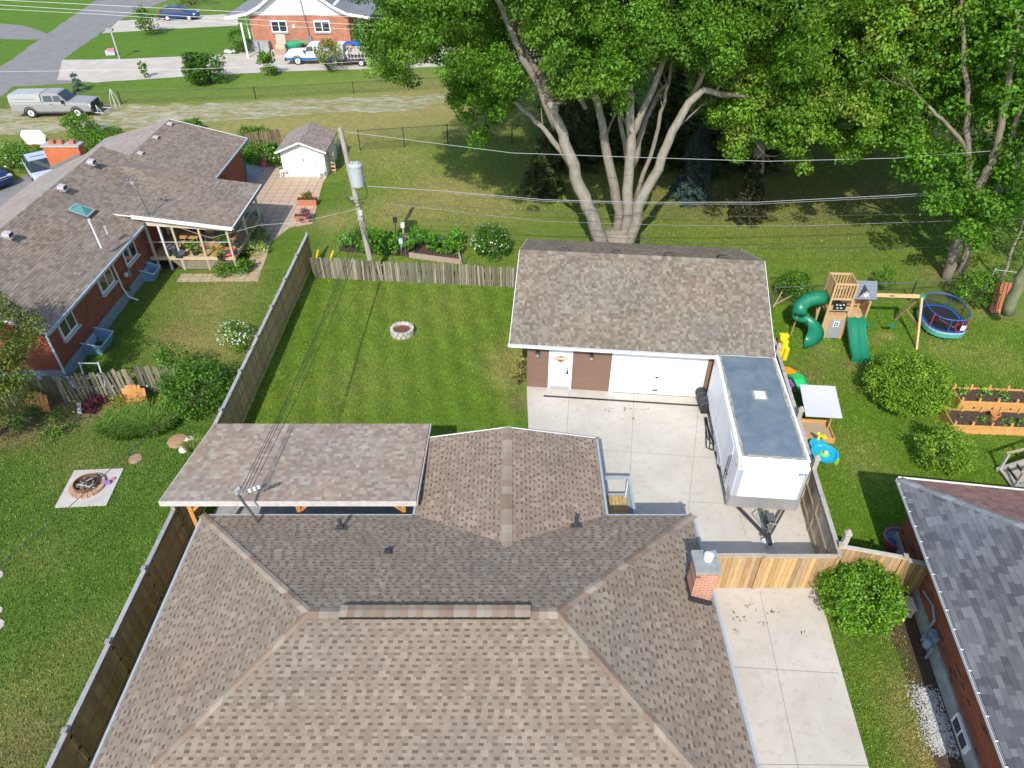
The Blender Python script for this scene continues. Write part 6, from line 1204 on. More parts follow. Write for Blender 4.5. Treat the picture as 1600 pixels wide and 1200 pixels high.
    for sd in (-1, 1):
        mb = MB(); mb.box((xf-.04, sd*(h-.2), .95), (.1, .24, .28), col=(.65,.68,.7)); mb.build('headlight', M['attr'], t, local=True)
        mb = MB(); mb.box((xb-.0, sd*(h-.08), 1.0), (.06, .14, .34), col=(.45,.02,.03)); mb.build('tail_light', M['attr'], t, local=True)
    wheels(t, (-L*.27, L*.315), h+.005, .41)
    return t
c = (G(37, 190)+G(142, 183))/2; 
pickup('pickup_truck', 'silver crew-cab pickup with a bed cap parked on the gravel lane', G(94, 178), .03, (.30,.295,.285), L=6.5, W_=2.05)
c = G(80, 187); 
# snow-plough frame on the front of the silver pickup
f0 = G(160, 178); mb = MB(t=(f0.x, f0.y, 0)); mb.beam((-.3, -.7, .35), (.5, -.7, .3), .06, .06, col=(.5,.52,.52)); mb.beam((-.3, .7, .35), (.5, .7, .3), .06, .06, col=(.5,.52,.52)); mb.beam((.5, -.8, .3), (.5, .8, .3), .06, .06, col=(.55,.57,.57)); mb.beam((.1, -.7, .35), (.1, -.7, .95), .05, .05, col=(.5,.52,.52)); mb.beam((.5, -.8, .32), (.1, -.7, .9), .04, .04, col=(.5,.52,.52)); o = mb.build('hitch_frame', M['attr']); tag(o, 'grey metal hitch frame lying just ahead of the silver pickup', 'frame')
pickup('pickup_truck', 'white extended-cab work pickup with a blue lower stripe beside the orange brick house', G(500, 98), math.pi+.02, (.72,.72,.71), L=6.3, W_=1.9, crew=False, cap=False, stripe=(.03,.14,.36), bed_open=True)
# rack trailer with blue tarp behind it
c = G(566, 100); ut = thing('utility_trailer', 'caged utility trailer with blue tarpaulin half hidden by leaves', 'trailer', c)
mb = MB(t=(c.x, c.y, 0)); mb.box((0, 0, .6), (4.6, 1.9, .1), col=(.1,.08,.07)); mb.box((-1.9, 0, 1.3), (.7, 1.8, 1.3), col=(.6,.58,.55)); mb.build('deck', M['attr'], ut)
mb = MB(t=(c.x, c.y, 0))
for k in range(11): mb.box((-1.2+.34*k, -.95, 1.25), (.04, .04, 1.2), col=(.62,.63,.64))
for z in (.8, 1.3, 1.85): mb.box((.5, -.95, z), (3.5, .04, .05), col=(.62,.63,.64))
mb.build('cage', M['attr'], ut)
mb = MB(t=(c.x, c.y, 0)); vs = []; r = random.Random(3)
for i in range(11):
    for j in range(5): vs.append((-1.4+.45*i, -.9+.45*j, 1.95+.12*math.sin(i*1.3+j)+.08*math.sin(j*2)+r.uniform(-.03, .03)))
mb.add(vs, [(i*5+j, (i+1)*5+j, (i+1)*5+j+1, i*5+j+1) for i in range(10) for j in range(4)], 0, (.02,.12,.38)); mb.build('tarpaulin', M['attr'], ut)
wheels(ut, (.1, .9), 1.0, .33)
c = G(645, 72); mb = MB(t=c); mb.lathe((0, 0, 0), [(.5, 0), (.6, .5), (.55, 1.2), (.2, 1.5)], 10, col=(.02,.12,.45)); mb.beam((.3, -.3, .1), (1.4, -.1, .9), .08, .06, col=(.6,.6,.6)); o = mb.build('tarp_bundle', M['attr']); tag(o, 'bright blue wrapped bundle glimpsed through leaves beyond the trailer', 'bundle')
# items at the far brick wall
c = G(440, 84); mb = MB(t=c); mb.box((0, .3, .45), (1.0, .8, .9), col=(.50,.44,.34)); mb.box((0, .65, 1.1), (1.0, .12, 1.3), rx=-.1, col=(.48,.42,.33)); mb.box((.1, -.3, .25), (1.2, .6, .5), col=(.42,.28,.2)); o = mb.build('armchair', M['attr']); tag(o, 'tan chair standing against the far orange brick wall', 'chair')
c = G(461, 80); mb = MB(t=c); mb.lathe((0, 0, 0), [(.5, 0), (.9, .7), (.95, .9), (.3, 1.0)], 12, col=(.03,.36,.20)); mb.box((1.0, 0, .9), (.9, .6, .1), rz=.3, col=(.04,.4,.25)); o = mb.build('wheelbarrow', M['plastic']); tag(o, 'green tub cart between the tan chair and the white pickup', 'cart')
# blue hatchback on the far drive
def hatch(name, lb, loc, rz, col, L=4.4, W_=1.8, cat='car'):
    t = thing(name, lb, cat, loc, rz); h = W_/2; mb = MB()
    def pr(w, top): return [(w-.06, .28), (w, .42), (w, top-.2), (w-.04, top-.05), (w-.15, top)]
    loft(mb, [(-L/2, pr(h-.14, .95)), (-L/2+.15, pr(h-.03, 1.02)), (-.6, pr(h, 1.02)), (.8, pr(h, .99)), (L/2-.6, pr(h-.03, .88)), (L/2-.1, pr(h-.12, .72)), (L/2, pr(h-.25, .62))], col); mb.build('body', M['plastic'], t, local=True)
    mb = MB(); loft(mb, [(-L/2+.12, [(h-.1, .98), (h-.22, 1.10), (h-.3, 1.15), (h-.5, 1.16)]), (-L/2+.55, [(h-.06, .98), (h-.2, 1.36), (h-.3, 1.42), (h-.5, 1.43)]), (-.5, [(h-.05, .98), (h-.18, 1.43), (h-.3, 1.49), (h-.5, 1.50)]), (.2, [(h-.05, .97), (h-.18, 1.40), (h-.3, 1.45), (h-.5, 1.46)]), (1.05, [(h-.07, .95), (h-.12, .97), (h-.3, .98), (h-.5, .99)])], (.02,.03,.04)); cb = mb.build('greenhouse', M['glass'], t, local=True)
    mb = MB(); mb.box((-.55, 0, 1.47), (1.5, W_-.5, .05), col=col); mb.build('roof_panel', M['plastic'], cb, local=True)
    for s in (-1, 1):
        mb = MB(); mb.box((L/2-.2, s*(h-.22), .72), (.24, .25, .12), col=(.6,.62,.65)); mb.build('headlight', M['attr'], t, local=True)
        mb = MB(); mb.box((-L/2+.05, s*(h-.14), .82), (.12, .2, .3), col=(.5,.02,.02)); mb.build('tail_light', M['attr'], t, local=True)
    wheels(t, (-L*.29, L*.30), h, .32)
    return t
hatch('hatchback_car', 'dark blue hatchback on the far upper driveway', G(283, 30), .03, (.012,.045,.13))
# dark blue vehicle nosing in at the left edge
sv = hatch('parked_car', 'dark blue car with chrome grille at the left edge of the photo', G(-5, 290)+Vector((-1.2, .5, 0)), -.5, (.012,.03,.10), L=4.9, W_=1.95)
mb = MB()
for k in range(3): mb.box((2.42, 0, .45+.16*k), (.05, 1.3-.12*k, .05), col=(.6,.63,.66))
mb.build('grille_bar', M['attr'], sv, local=True)
sheet('side_driveway', [G(u, v) for u, v in ((-120, 300), (0, 296), (60, 262), (85, 275), (-60, 420), (-200, 420))], .010, M['asphalt'])
hatch('parked_car', 'silver car mostly hidden beyond the left brick house roof', G(62, 285)+Vector((.2, .6, 0)), -.9, (.45,.50,.58))
# basketball hoop beyond the brick chimney
c = P(52, 214, 47.5); mb = MB(); t = thing('basketball_hoop', 'white fan-shaped basketball backboard beyond the orange chimney', 'basketball hoop', (c.x+.1, 48, 0))
mb.ext([(c.x-.85, 47.5, c.z+.1), (c.x-.6, 47.5, c.z-.5), (c.x+.6, 47.5, c.z-.5), (c.x+.85, 47.5, c.z+.1), (c.x+.6, 47.5, c.z+.45), (c.x-.6, 47.5, c.z+.45)], (0, .06, 0), col=(.82,.82,.84)); mb.build('backboard', M['plastic'], t)
mb = MB(); mb.tube([(c.x+.1, 48.6, 0), (c.x+.1, 48.5, c.z-.2), (c.x, 47.6, c.z-.1)], .06, 8, col=(.12,.12,.13)); mb.build('pole', M['attr'], t)
mb = MB(); mb.tube([(c.x+.23*math.cos(a), 47.2+.23*math.sin(a), c.z-.45) for a in [math.pi*2*k/14 for k in range(15)]], .015, 5, col=(.6,.15,.03)); mb.build('rim', M['attr'], t)
# lamp standard with a flower bed and little items on the far lawn
c = G(187, 92); c2 = P(173, 48, c.y+.1); t = thing('yard_lamp', 'grey yard lamp post standing between the two far driveways', 'lamp post', c); mb = MB(); mb.tube([c, c2], .07, 8, col=(.45,.48,.5)); mb.build('pole', M['attr'], t)
mb = MB(); mb.box((c2.x-.1, c2.y, c2.z+.1), (.7, .35, .22), col=(.3,.32,.34)); mb.build('lamp_head', M['attr'], t)
c = G(174, 86); mb = MB(t=c); mb.box((0, 0, .25), (.9, .5, .45), rz=.2, col=(.5,.5,.55)); mb.box((.2, -.1, .55), (.7, .3, .25), rz=.2, col=(.6,.2,.25)); o = mb.build('mailbox_bench', M['attr']); tag(o, 'small white and red box by the yard lamp', 'box')
# little white garden obelisk by the gravel lane
c = G(181, 166); mb = MB(t=c); 
for a in range(4): an_ = math.pi/2*a+.4; mb.beam((.35*math.cos(an_), .35*math.sin(an_), 0), (.25*math.cos(an_), .25*math.sin(an_), .8), .04, .04, col=(.6,.62,.62)); mb.beam((.25*math.cos(an_), .25*math.sin(an_), .8), (0, 0, 1.45), .04, .04, col=(.6,.62,.62))
o = mb.build('garden_obelisk', M['attr']); tag(o, 'small pale metal obelisk beside the gravel lane', 'obelisk')
for k, (u, v) in enumerate(((355, 82), (360, 83), (365, 82))):
    c = G(u, v); mb = MB(); mb.lathe((c.x, c.y, 0), [(.3, 0), (.34, .12), (.2, .28)], 7, col=(.55,.54,.5)); tag(mb.build('landscape_rock', M['attr']), ('left', 'middle', 'right')[k]+' of three pale rocks by the far porch', 'rock')
# ================================================================ VEGETATION
def leaves(C, Cn, size, cols, seed=1, up=.35, rnd=.9, asp=.62, jit=.3, droop=0.):
    """diamond leaves at C with outward directions Cn; returns verts, quads, colours"""
    g = np.random.default_rng(seed); n = len(C)
    N = Cn*.55 + g.normal(size=(n, 3))*rnd*.55 + np.array((0, 0, up)); N /= np.linalg.norm(N, axis=1)[:, None]+1e-9
    A = g.normal(size=(n, 3)) + np.array((0, 0, -droop)); A -= N*(A*N).sum(1)[:, None]; A /= np.linalg.norm(A, axis=1)[:, None]+1e-9
    B = np.cross(N, A); L = size*(1+g.uniform(-jit, jit, n))[:, None]; W_ = L*asp
    V = np.stack([C-A*L*.5, C+B*W_*.5+N*W_*.14-A*L*.06, C+A*L*.5-N*L*.10, C-B*W_*.5+N*W_*.14-A*L*.06], 1).reshape(-1, 3)
    F = np.arange(n*4).reshape(n, 4); cols = np.array(cols); w = g.dirichlet(np.ones(len(cols))*.7, n); col = w @ cols; col *= g.uniform(.75, 1.25, n)[:, None]
    return V, F, col
def clump_points(centers, radii, per, seed, flat=.75, shell=.55):
    g = np.random.default_rng(seed); P_, N_, K = [], [], []
    for i, (c, r) in enumerate(zip(centers, radii)):
        m = max(4, int(per*r*r)); d = g.normal(size=(m, 3)); d /= np.linalg.norm(d, axis=1)[:, None]
        rr = r*(shell+(1-shell)*g.random(m)**.6)*(1+.25*g.normal(size=m)*.5)
        q = d*rr[:, None]; q[:, 2] *= flat; P_.append(np.array(c)+q); N_.append(d); K.append(np.full(m, i))
    return np.concatenate(P_), np.concatenate(N_), np.concatenate(K)
def crown_mesh(name, parent, centers, radii, per, size, cols, seed, tips=None, tipamt=.3, **k):
    cols = [(a*1.45, b*1.58, c_*.9) for a, b, c_ in cols]; tips = None if tips is None else (tips[0]*1.15, tips[1]*1.35, tips[2])
    C, Nn, K = clump_points(centers, radii, per, seed); V, F, col = leaves(C, Nn, size, cols, seed+1, **k)
    g = np.random.default_rng(seed+2); tone = g.uniform(.66, 1.34, len(centers))[K]; col = col*tone[:, None]
    if tips is not None:
        hue = (g.random(len(centers)) < tipamt)[K] & (g.random(len(K)) < .75); col[hue] = col[hue]*.45+np.array(tips)*.55*g.uniform(.7, 1.3, hue.sum())[:, None]
    return np_mesh(name, V, F, col, M['leaf'], parent)
LEAF_G = [(.050,.115,.014), (.075,.155,.018), (.035,.085,.014), (.095,.18,.02)]
def vmax_at(u, tab):
    return np.interp(u, [t[0] for t in tab], [t[1] for t in tab])
def prune(C, R, tab=None, limbs=(), gap=14):
    out = []
    for i, (c, r) in enumerate(zip(C, R)):
        u, v = proj(c); h = CAM_H-c[2]; t = c[1]*CP+h*SP; rp = F_PX*r/t
        if tab is not None and v + rp*.55 > vmax_at(u, tab): continue
        bad = False
        for pts, yl in limbs:
            for (ua, va), (ub, vb) in zip(pts, pts[1:]):
                L2 = (ub-ua)**2+(vb-va)**2; s = max(0, min(1, ((u-ua)*(ub-ua)+(v-va)*(vb-va))/L2)); d = math.hypot(u-ua-s*(ub-ua), v-va-s*(vb-va))
                if d < gap+rp*.75 and c[1] < yl+.6+r*.8: bad = True
        if not bad: out.append(i)
    return C[out], R[out]
def ell(c, r, n, seed, rmin=.6, rmax=1.2, lo=-.7, inner=.55):
    g = np.random.default_rng(seed); d = g.normal(size=(n, 3)); d /= np.linalg.norm(d, axis=1)[:, None]; d = d[d[:, 2] > lo]
    s = (inner+(1-inner)*g.random(len(d))**.5)[:, None]; return np.array(c)+d*s*np.array(r), g.uniform(rmin, rmax, len(d))
def limb(parent, name, pts, r0, r1, mat='bark', col=(.36,.33,.28), n=9, seed=0):
    g = random.Random(seed); pts = [Vector(p) for p in pts]; q = []
    for a_, b_ in zip(pts, pts[1:]):
        for k in range(3): q.append(a_.lerp(b_, k/3)+Vector((g.gauss(0, .05), g.gauss(0, .05), 0))*(1 if q else 0))
    q.append(pts[-1]); rad = [r0+(r1-r0)*i/(len(q)-1) for i in range(len(q))]
    mb = MB(); mb.tube(q, rad, n, col=col); return mb.build(name, M[mat], parent, smooth=True)
# ---------------------------------------------------------------- the big silver maple behind the garage
mg0 = P(958, 380, 36.0); mg0.z = 0
maple = thing('maple_tree', 'huge many-stemmed silver maple rising behind the garage roof', 'tree', mg0)
limbs_px = [
 ([(944,392),(925,335),(905,292),(888,240),(872,190),(858,158)], 35.4, .62, .34), ([(868,200),(850,150),(825,105),(805,65),(790,30),(772,-20)], 35.6, .30, .20),
 ([(893,262),(875,232),(848,198),(818,172),(795,150)], 36.0, .26, .13), ([(968,395),(966,330),(955,275),(946,215),(938,180),(925,130)], 36.4, .50, .26),
 ([(975,395),(980,330),(982,280),(986,210),(984,150),(980,90)], 36.0, .52, .28), ([(986,215),(1006,165),(1032,110),(1050,60),(1052,-10)], 36.2, .30, .18),
 ([(980,395),(1000,320),(1030,262),(1050,205),(1075,160),(1100,140),(1125,148)], 35.6, .48, .20), ([(990,320),(1015,245),(1035,175),(1045,130)], 36.8, .20, .12), ([(985,290),(975,220),(968,170),(972,110)], 37.2, .24, .14),
 ([(1075,162),(1100,110),(1130,60),(1150,20)], 36.2, .22, .12), ([(915,170),(900,130),(880,90),(870,40)], 38, .2, .1), ([(990,260),(1005,200),(1025,150),(1048,120)], 37.6, .26, .12)]
def branchlets(parent, start, d, L, r0, seed, depth=2, col=(.20,.17,.13)):
    g = random.Random(seed); mb = MB()
    def go(p, d, L, r, k):
        pts = [p]; q = p.copy(); dd = d.copy()
        for i in range(4): dd = (dd+Vector((g.gauss(0,.22), g.gauss(0,.22), g.gauss(.04,.15)))).normalized(); q = q+dd*L/4; pts.append(q.copy())
        mb.tube(pts, [r*(1-.2*i) for i in range(5)], 6, col=col)
        if k > 0:
            for j in range(3): go(pts[g.choice((2, 3, 4))], (dd+Vector((g.gauss(0,.7), g.gauss(0,.7), g.gauss(.1,.45)))).normalized(), L*.62, r*.42, k-1)
    go(Vector(start), Vector(d).normalized(), L, r0, depth); return mb.build('branch', M['bark'], parent, smooth=True)
for i, (px, yl, r0, r1) in enumerate(limbs_px):
    pe = P(px[-1][0], px[-1][1], yl); pd = pe-P(px[-2][0], px[-2][1], yl); mid = P(px[len(px)//2][0], px[len(px)//2][1], yl)
    branchlets(maple, pe-pd*.05, pd+Vector((0, .5, 0)), 3.6, r1*.8, 900+i, 3); branchlets(maple, pe-pd*.3, Vector((random.Random(i).uniform(-1,1), 1.0, .9)), 3.0, r1*.45, 930+i, 2)
    branchlets(maple, mid, Vector((random.Random(i+9).uniform(-1,1), .9, .9)), 3.0, r1*.35, 960+i, 2)
    r0 *= .66; r1 *= .62
    limb(maple, 'trunk' if i in (0, 3, 4, 6) else 'limb', [P(u, v, yl) for u, v in px], r0, r1, col=(.27,.24,.195) if i % 2 else (.31,.28,.23), seed=i)
mb = MB(); b_ = P(965, 384, 36.0); mb.tube([Vector((b_.x, b_.y, -.1)), Vector((b_.x, b_.y, .4)), Vector((b_.x, b_.y, 1.1)), Vector((b_.x, b_.y, 1.9))], [1.25, .98, .85, .7], 16, col=(.28,.25,.20)); mb.build('trunk_base', M['bark'], maple, smooth=True)
TAB = [(560,20),(575,95),(600,120),(622,135),(642,150),(655,100),(668,95),(690,125),(702,165),(725,200),(745,238),(762,215),(785,195),(815,180),(835,150),(870,165),(905,158),(930,150),(950,190),(965,198),(985,140),(1005,105),(1050,95),(1075,100),(1100,120),(1125,165),(1150,200),(1200,210)]
vis = [([q for q in px if q[1] > (170 if i not in (0, 1) else 20)], yl) for i, (px, yl, r0, r1) in enumerate(limbs_px[:9])]; vis = [q for q in vis if len(q[0]) > 1]
c1_, r1_ = ell((-.5, 41, 14.5), (8.0, 8, 6.5), 300, 11, .45, 1.0); c2_, r2_ = ell((6.0, 42, 15.5), (9.0, 8, 6.5), 380, 12, .45, 1.0); c3_, r3_ = ell((1.5, 36.5, 12), (7.5, 5, 4.5), 240, 13, .35, .8); c4_, r4_ = ell((-3.8, 40, 9.5), (4.2, 5, 3.5), 110, 14, .5, .95)
c5_, r5_ = ell((11.5, 37.5, 13.5), (5.5, 5.5, 4.5), 190, 15, .5, 1.0); c6_, r6_ = ell((-1.6, 38, 7.2), (2.0, 2.5, 2.6), 42, 16, .4, .7, lo=-1); c7_, r7_ = ell((-5.8, 41, 9.5), (1.4, 2, 2.6), 26, 17, .4, .7, lo=-1)
c8_, r8_ = ell((3.0, 34.6, 10.8), (4.2, 1.8, 2.6), 190, 18, .3, .6); c9_, r9_ = ell((-1.9, 41.0, 7.2), (1.7, 2, 2.9), 90, 19, .35, .6, lo=-1); c10_, r10_ = ell((7.5, 36, 12.2), (5, 2, 3.0), 160, 20, .3, .65); Cc_ = np.concatenate([c1_, c2_, c3_, c4_, c5_, c6_, c7_, c8_, c9_, c10_]); Rr = np.concatenate([r1_, r2_, r3_, r4_, r5_, r6_, r7_, r8_, r9_, r10_]); Cc_, Rr = prune(Cc_, Rr, TAB, vis, 9)
crown_mesh('crown', maple, Cc_, Rr, 620, .165, LEAF_G, 21, tips=(.17,.24,.03), tipamt=.22, droop=.9, asp=.5)
# ---------------------------------------------------------------- neighbouring trees to the right
def tree(lb, base, limbs, blobs, n_per, cols, seed, tab=None, per=140, size=.28, tips=None, tipamt=.3, name='shade_tree', visl=(), group=None, droop=.3, bark=(.30,.27,.23), rr=(.5, 1.05)):
    t = thing(name, lb, 'tree', (base[0], base[1], 0), group=group)
    for i, (pts, r0, r1) in enumerate(limbs):
        limb(t, 'trunk' if i == 0 else 'limb', pts, r0*.85, r1*.8, col=bark, seed=seed+i); branchlets(t, Vector(pts[-1]), Vector(pts[-1])-Vector(pts[-2]), 2.6, r1*.7, seed*7+i, 2, col=tuple(x*.8 for x in bark))
    CC, RR = [], []
    for j, (c, r) in enumerate(blobs):
        a_, b_ = ell(c, r, int(n_per*r[0]*r[2]), seed*10+j, rr[0], rr[1]); CC.append(a_); RR.append(b_)
    CC = np.concatenate(CC); RR = np.concatenate(RR)
    if tab is not None or visl: CC, RR = prune(CC, RR, tab, visl, 8)
    crown_mesh('crown', t, CC, RR, per, size, cols, seed+5, tips=tips, tipamt=tipamt, droop=droop); return t
TAB2 = [(1080,110),(1100,170),(1125,210),(1150,255),(1175,262),(1195,235),(1215,230),(1240,260),(1262,290),(1275,255),(1300,250),(1330,280),(1345,255),(1385,235),(1420,230),(1440,260),(1460,180),(1700,150)]
tree('broad yellow-tipped maple with drooping branches above the garage right side', (15.5, 43.5), [([(15.5,43.5,0), (15.2,43,4), (14.5,42.4,9), (14,42,13)], .5, .25), ([(15.2,43,4), (17,41,7.5), (18,39.5,11)], .25, .12), ([(14.8,42.7,7), (12,41,9), (11,40,11)], .22, .1)],
 [((13.2, 40.5, 10.5), (5.5, 5.5, 6.0)), ((18.5, 41, 12), (6, 6, 6)), ((13.0, 37.5, 7.5), (3.6, 3, 3.2)), ((17.0, 37.0, 7.0), (4.0, 3.2, 3.5)), ((12, 42, 6), (3, 3, 3)), ((16, 38, 13), (7, 4, 5)), ((15.5, 37.5, 9.5), (5.5, 2.5, 4.0)), ((18.0, 39.5, 7.5), (3.5, 2.5, 3.5))], 11.0,
 [(.085,.165,.020), (.06,.13,.016), (.11,.19,.026), (.12,.20,.03)], 71, tab=TAB2, tips=(.24,.24,.05), tipamt=.28, per=480, size=.175, droop=1.1, rr=(.32, .78))
rb = G(1487, 436)
lim3 = [([(1478,440),(1490,400),(1502,360),(1518,320),(1535,285),(1550,255),(1560,215),(1572,150),(1585,60)], 34.0, .34, .17), ([(1497,440),(1508,400),(1516,355),(1514,290),(1514,240),(1510,180),(1507,110),(1500,20)], 34.6, .27, .12), ([(1514,245),(1498,215),(1470,185),(1450,165)], 34.6, .14, .08), ([(1560,300),(1585,260),(1605,225),(1625,170)], 33.5, .3, .2), ([(1540,275),(1580,215),(1600,160)], 34, .2, .12)]
TAB3 = [(1240,60),(1290,110),(1330,150),(1380,170),(1400,230),(1425,300),(1445,320),(1470,350),(1500,395),(1530,400),(1560,350),(1600,400),(1760,420)]
tree('tall twin-trunk maple leaning behind the trampoline', (rb.x, rb.y), [([P(u, v, y) for u, v in px], r0, r1) for px, y, r0, r1 in lim3],
 [((22.5, 39.5, 14), (6, 6, 6)), ((25.5, 38, 10), (5, 5, 5.5)), ((19.5, 38, 10), (4.2, 4, 4)), ((20.5, 34.2, 5.2), (2.8, 1.6, 2.0)), ((22.4, 32.9, 3.4), (2.1, 1.2, 1.7)), ((23.8, 32.8, 5.4), (1.3, 1.0, 1.4)), ((18.5, 36.0, 6.6), (2.4, 2, 1.8)), ((24.8, 34.5, 6.5), (2.2, 2, 3)), ((25.5, 34, 12), (5, 4, 4))], 8.5,
 [(.065,.15,.018), (.045,.11,.015), (.095,.20,.022), (.035,.08,.013)], 81, tab=TAB3, visl=[(lim3[0][0][4:7], 34.0), (lim3[0][0][:2], 34.0)], per=300, size=.20, tips=(.12,.24,.02), tipamt=.3, rr=(.35, .85), bark=(.25,.21,.165))
tree('dense bright green tree filling the upper right corner', (29, 41), [([(29,41,0), (28.6,40.6,6), (28,40,12)], .4, .2), ([(28.6,40.6,6), (26,39,9)], .2, .1)], [((27.5, 41, 13), (6, 5, 6)), ((28.5, 37.5, 10.5), (4.5, 4, 5)), ((28.2, 36.0, 4.6), (3.0, 2.5, 3.2))], 8,
 [(.07,.16,.018), (.10,.21,.022), (.045,.11,.015)], 91, tips=(.16,.27,.03), tipamt=.35, per=260, size=.19)
tree('dark leafy tree standing deep behind the maple pair', (20, 52), [([(20,52,0), (20.4,52,8), (20,52,13)], .35, .15)], [((20, 52, 7.5), (6.5, 5, 7.0)), ((27, 54, 8), (6, 5, 7)), ((32, 50, 8), (5, 5, 7))], 6, [(.055,.13,.018), (.075,.16,.022), (.04,.09,.015)], 95, per=120, size=.30)
tree('tall dark background tree behind the yellow-tipped maple', (11, 56), [([(11,56,0), (11.2,56,8), (11,56,14)], .4, .15)], [((10, 56, 11), (7.5, 5, 8)), ((17, 58, 11), (6, 5, 8))], 6, [(.055,.13,.018), (.07,.15,.02), (.04,.09,.014)], 96, per=110, size=.30)
tree('far round-headed street tree at the top edge beside the far house roof', (-6.5, 88), [([(-6.5,88,0), (-6.5,88,5)], .3, .2)], [((-6.0, 88, 6), (5, 5, 5)), ((1, 86, 7), (5, 4, 5))], 4, [(.04,.09,.015), (.055,.12,.018)], 97, per=50, size=.5)
tree('shaded garden tree behind the maple stems', (3.5, 58), [([(3.5,58,0), (3.5,58,6)], .3, .15)], [((2.5, 58, 6), (6, 4, 6)), ((9, 62, 7), (6, 4, 7))], 6, [(.05,.12,.016), (.07,.15,.02)], 98, per=100, size=.30)
# drooping dark evergreens in the shade, and the blue spruce
def conifer(lb, c, H_, R_, cols, seed, n=9000, size=.22, name='spruce_tree', group=None, squash=1.0, up=.1):
    t = thing(name, lb, 'tree', (c[0], c[1], 0), group=group); mb = MB(); mb.tube([(c[0], c[1], 0), (c[0], c[1], H_*.95)], [.03*H_**.8, .02], 8, col=(.16,.12,.09)); mb.build('trunk', M['bark'], t)
    g = np.random.default_rng(seed); lay = int(H_*2.6); CC = []; NN = []
    for i in range(lay):
        z = H_*(.06+.94*i/lay); rr = R_*(1-z/H_)**.85+.08; nb = int(7+rr*6)
        for k in range(nb):
            a_ = g.uniform(0, 6.283); L = rr*g.uniform(.65, 1.1); m_ = int(n/(lay*nb)*rr*1.6)+3; s = g.random(m_)**.6; w = (.20+.12*rr)*(1-s*.7)
            px = c[0]+math.cos(a_)*L*s+g.normal(0, 1, m_)*w*.5; py = c[1]+math.sin(a_)*L*s+g.normal(0, 1, m_)*w*.5; pz = z-.30*L*s**1.4+g.normal(0, .06, m_)
            CC.append(np.stack([px, py, pz], 1)); NN.append(np.tile([math.cos(a_)*.4, math.sin(a_)*.4, .8], (m_, 1)))
    V, F, col = leaves(np.concatenate(CC), np.concatenate(NN), size, cols, seed, up=up, asp=.35, droop=.2); np_mesh('needles', V, F, col, M['leaf'], t); return t
BLUE = [(.075,.125,.115), (.05,.09,.085), (.10,.15,.14)]; DARKC = [(.08,.125,.035), (.11,.13,.05), (.06,.095,.03)]
c = G(1078, 312); conifer('blue-grey spruce in the shade to the right of the maple trunks', c, 5.2, 1.7, BLUE, 101, 16000, .16)
for i, (x, y, h, r, lb) in enumerate(((4.0, 50, 9, 2.6, 'dark drooping spruce seen between the left maple stems'), (7.4, 52, 10, 2.7, 'dark drooping spruce directly behind the central maple stems'), (10.8, 50.5, 9.5, 2.6, 'dark spruce seen between the right maple stems'), (14.0, 49.5, 8.5, 2.6, 'brownish spruce beside the blue spruce'), (17.5, 50, 8, 2.4, 'dark spruce half under the yellow-tipped maple'), (2.0, 45.0, 4.0, 1.8, 'low dark evergreen under the left edge of the maple crown'), (14.6, 41.2, 4.2, 1.3, 'small ragged dead-branched conifer beside the lawn'))):
    conifer(lb, (x, y), h, r, DARKC if i < 6 else [(.09,.08,.035), (.05,.06,.02)], 110+i, 9000 if h > 5 else 6000, .26)
# understory at the far right
tree('grey-green shrubby tree at the right edge behind the leaning trunk', (26.5, 33.5), [([(26.5,33.5,0), (26.3,33.5,3)], .12, .06)], [((26.6, 33.6, 3.0), (1.9, 1.6, 2.4))], 11, [(.07,.12,.035), (.05,.09,.03), (.10,.15,.05)], 120, per=140, size=.17, rr=(.3, .55))
lt = P(1572, 490, 29.2); limb(thing('leaning_tree_trunk', 'mossy leaning tree trunk at the right edge beside the red bench', 'tree trunk', (lt.x, lt.y, 0)), 'trunk', [P(1574, 490, 29.3), P(1590, 450, 29.3), P(1612, 400, 29.3), P(1650, 300, 29.3), P(1700, 150, 29.3)], .30, .2, col=(.20,.22,.12))
# ---------------------------------------------------------------- bushes
def bush(lb, c, r, h, cols, seed, per=260, size=.10, n=60, name='bush', tips=None, tipamt=.3, flowers=None, nfl=0, stems=True, rr=(.22, .42), group=None, asp=.6, cat='bush', flat=1.0):
    t = thing(name, lb, cat, (c[0], c[1], 0), group=group); g = np.random.default_rng(seed)
    C_, R_ = ell((c[0], c[1], h*.5), (r*.85, r*.85, h*.48), n, seed, rr[0]*r, rr[1]*r, lo=-.75, inner=.6); ctr = np.array((c[0], c[1], h*.45))
    crown_mesh('leaves', t, C_, R_, per/(r*r)*1.2, size, cols, seed, tips=tips, tipamt=tipamt, asp=asp)
    if stems:
        mb = MB(); rg = random.Random(seed)
        for k in range(7): a_ = rg.uniform(0, 6.28); mb.tube([(c[0]+.05*math.cos(a_), c[1]+.05*math.sin(a_), 0), (c[0]+r*.5*math.cos(a_), c[1]+r*.5*math.sin(a_), h*.6)], [.03*r+.01, .01], 5, col=(.16,.12,.08))
        mb.build('stem', M['bark'], t)
    if flowers:
        d = g.normal(size=(nfl, 3)); d[:, 2] = abs(d[:, 2])*.9; d /= np.linalg.norm(d, axis=1)[:, None]; q = ctr+d*np.array((r, r, h*.56))*g.uniform(.9, 1.05, nfl)[:, None]
        V, F, col = leaves(q, d, flowers[1], [flowers[0]], seed+9, up=.5, rnd=.3, asp=.95); np_mesh('flowers', V, F, col, M['leaf'], t)
    return t
BG = [(.075,.16,.02), (.055,.12,.018), (.11,.21,.025), (.04,.09,.014)]
OLIVE = [(.14,.22,.025), (.11,.19,.022), (.17,.25,.035), (.09,.15,.02)]
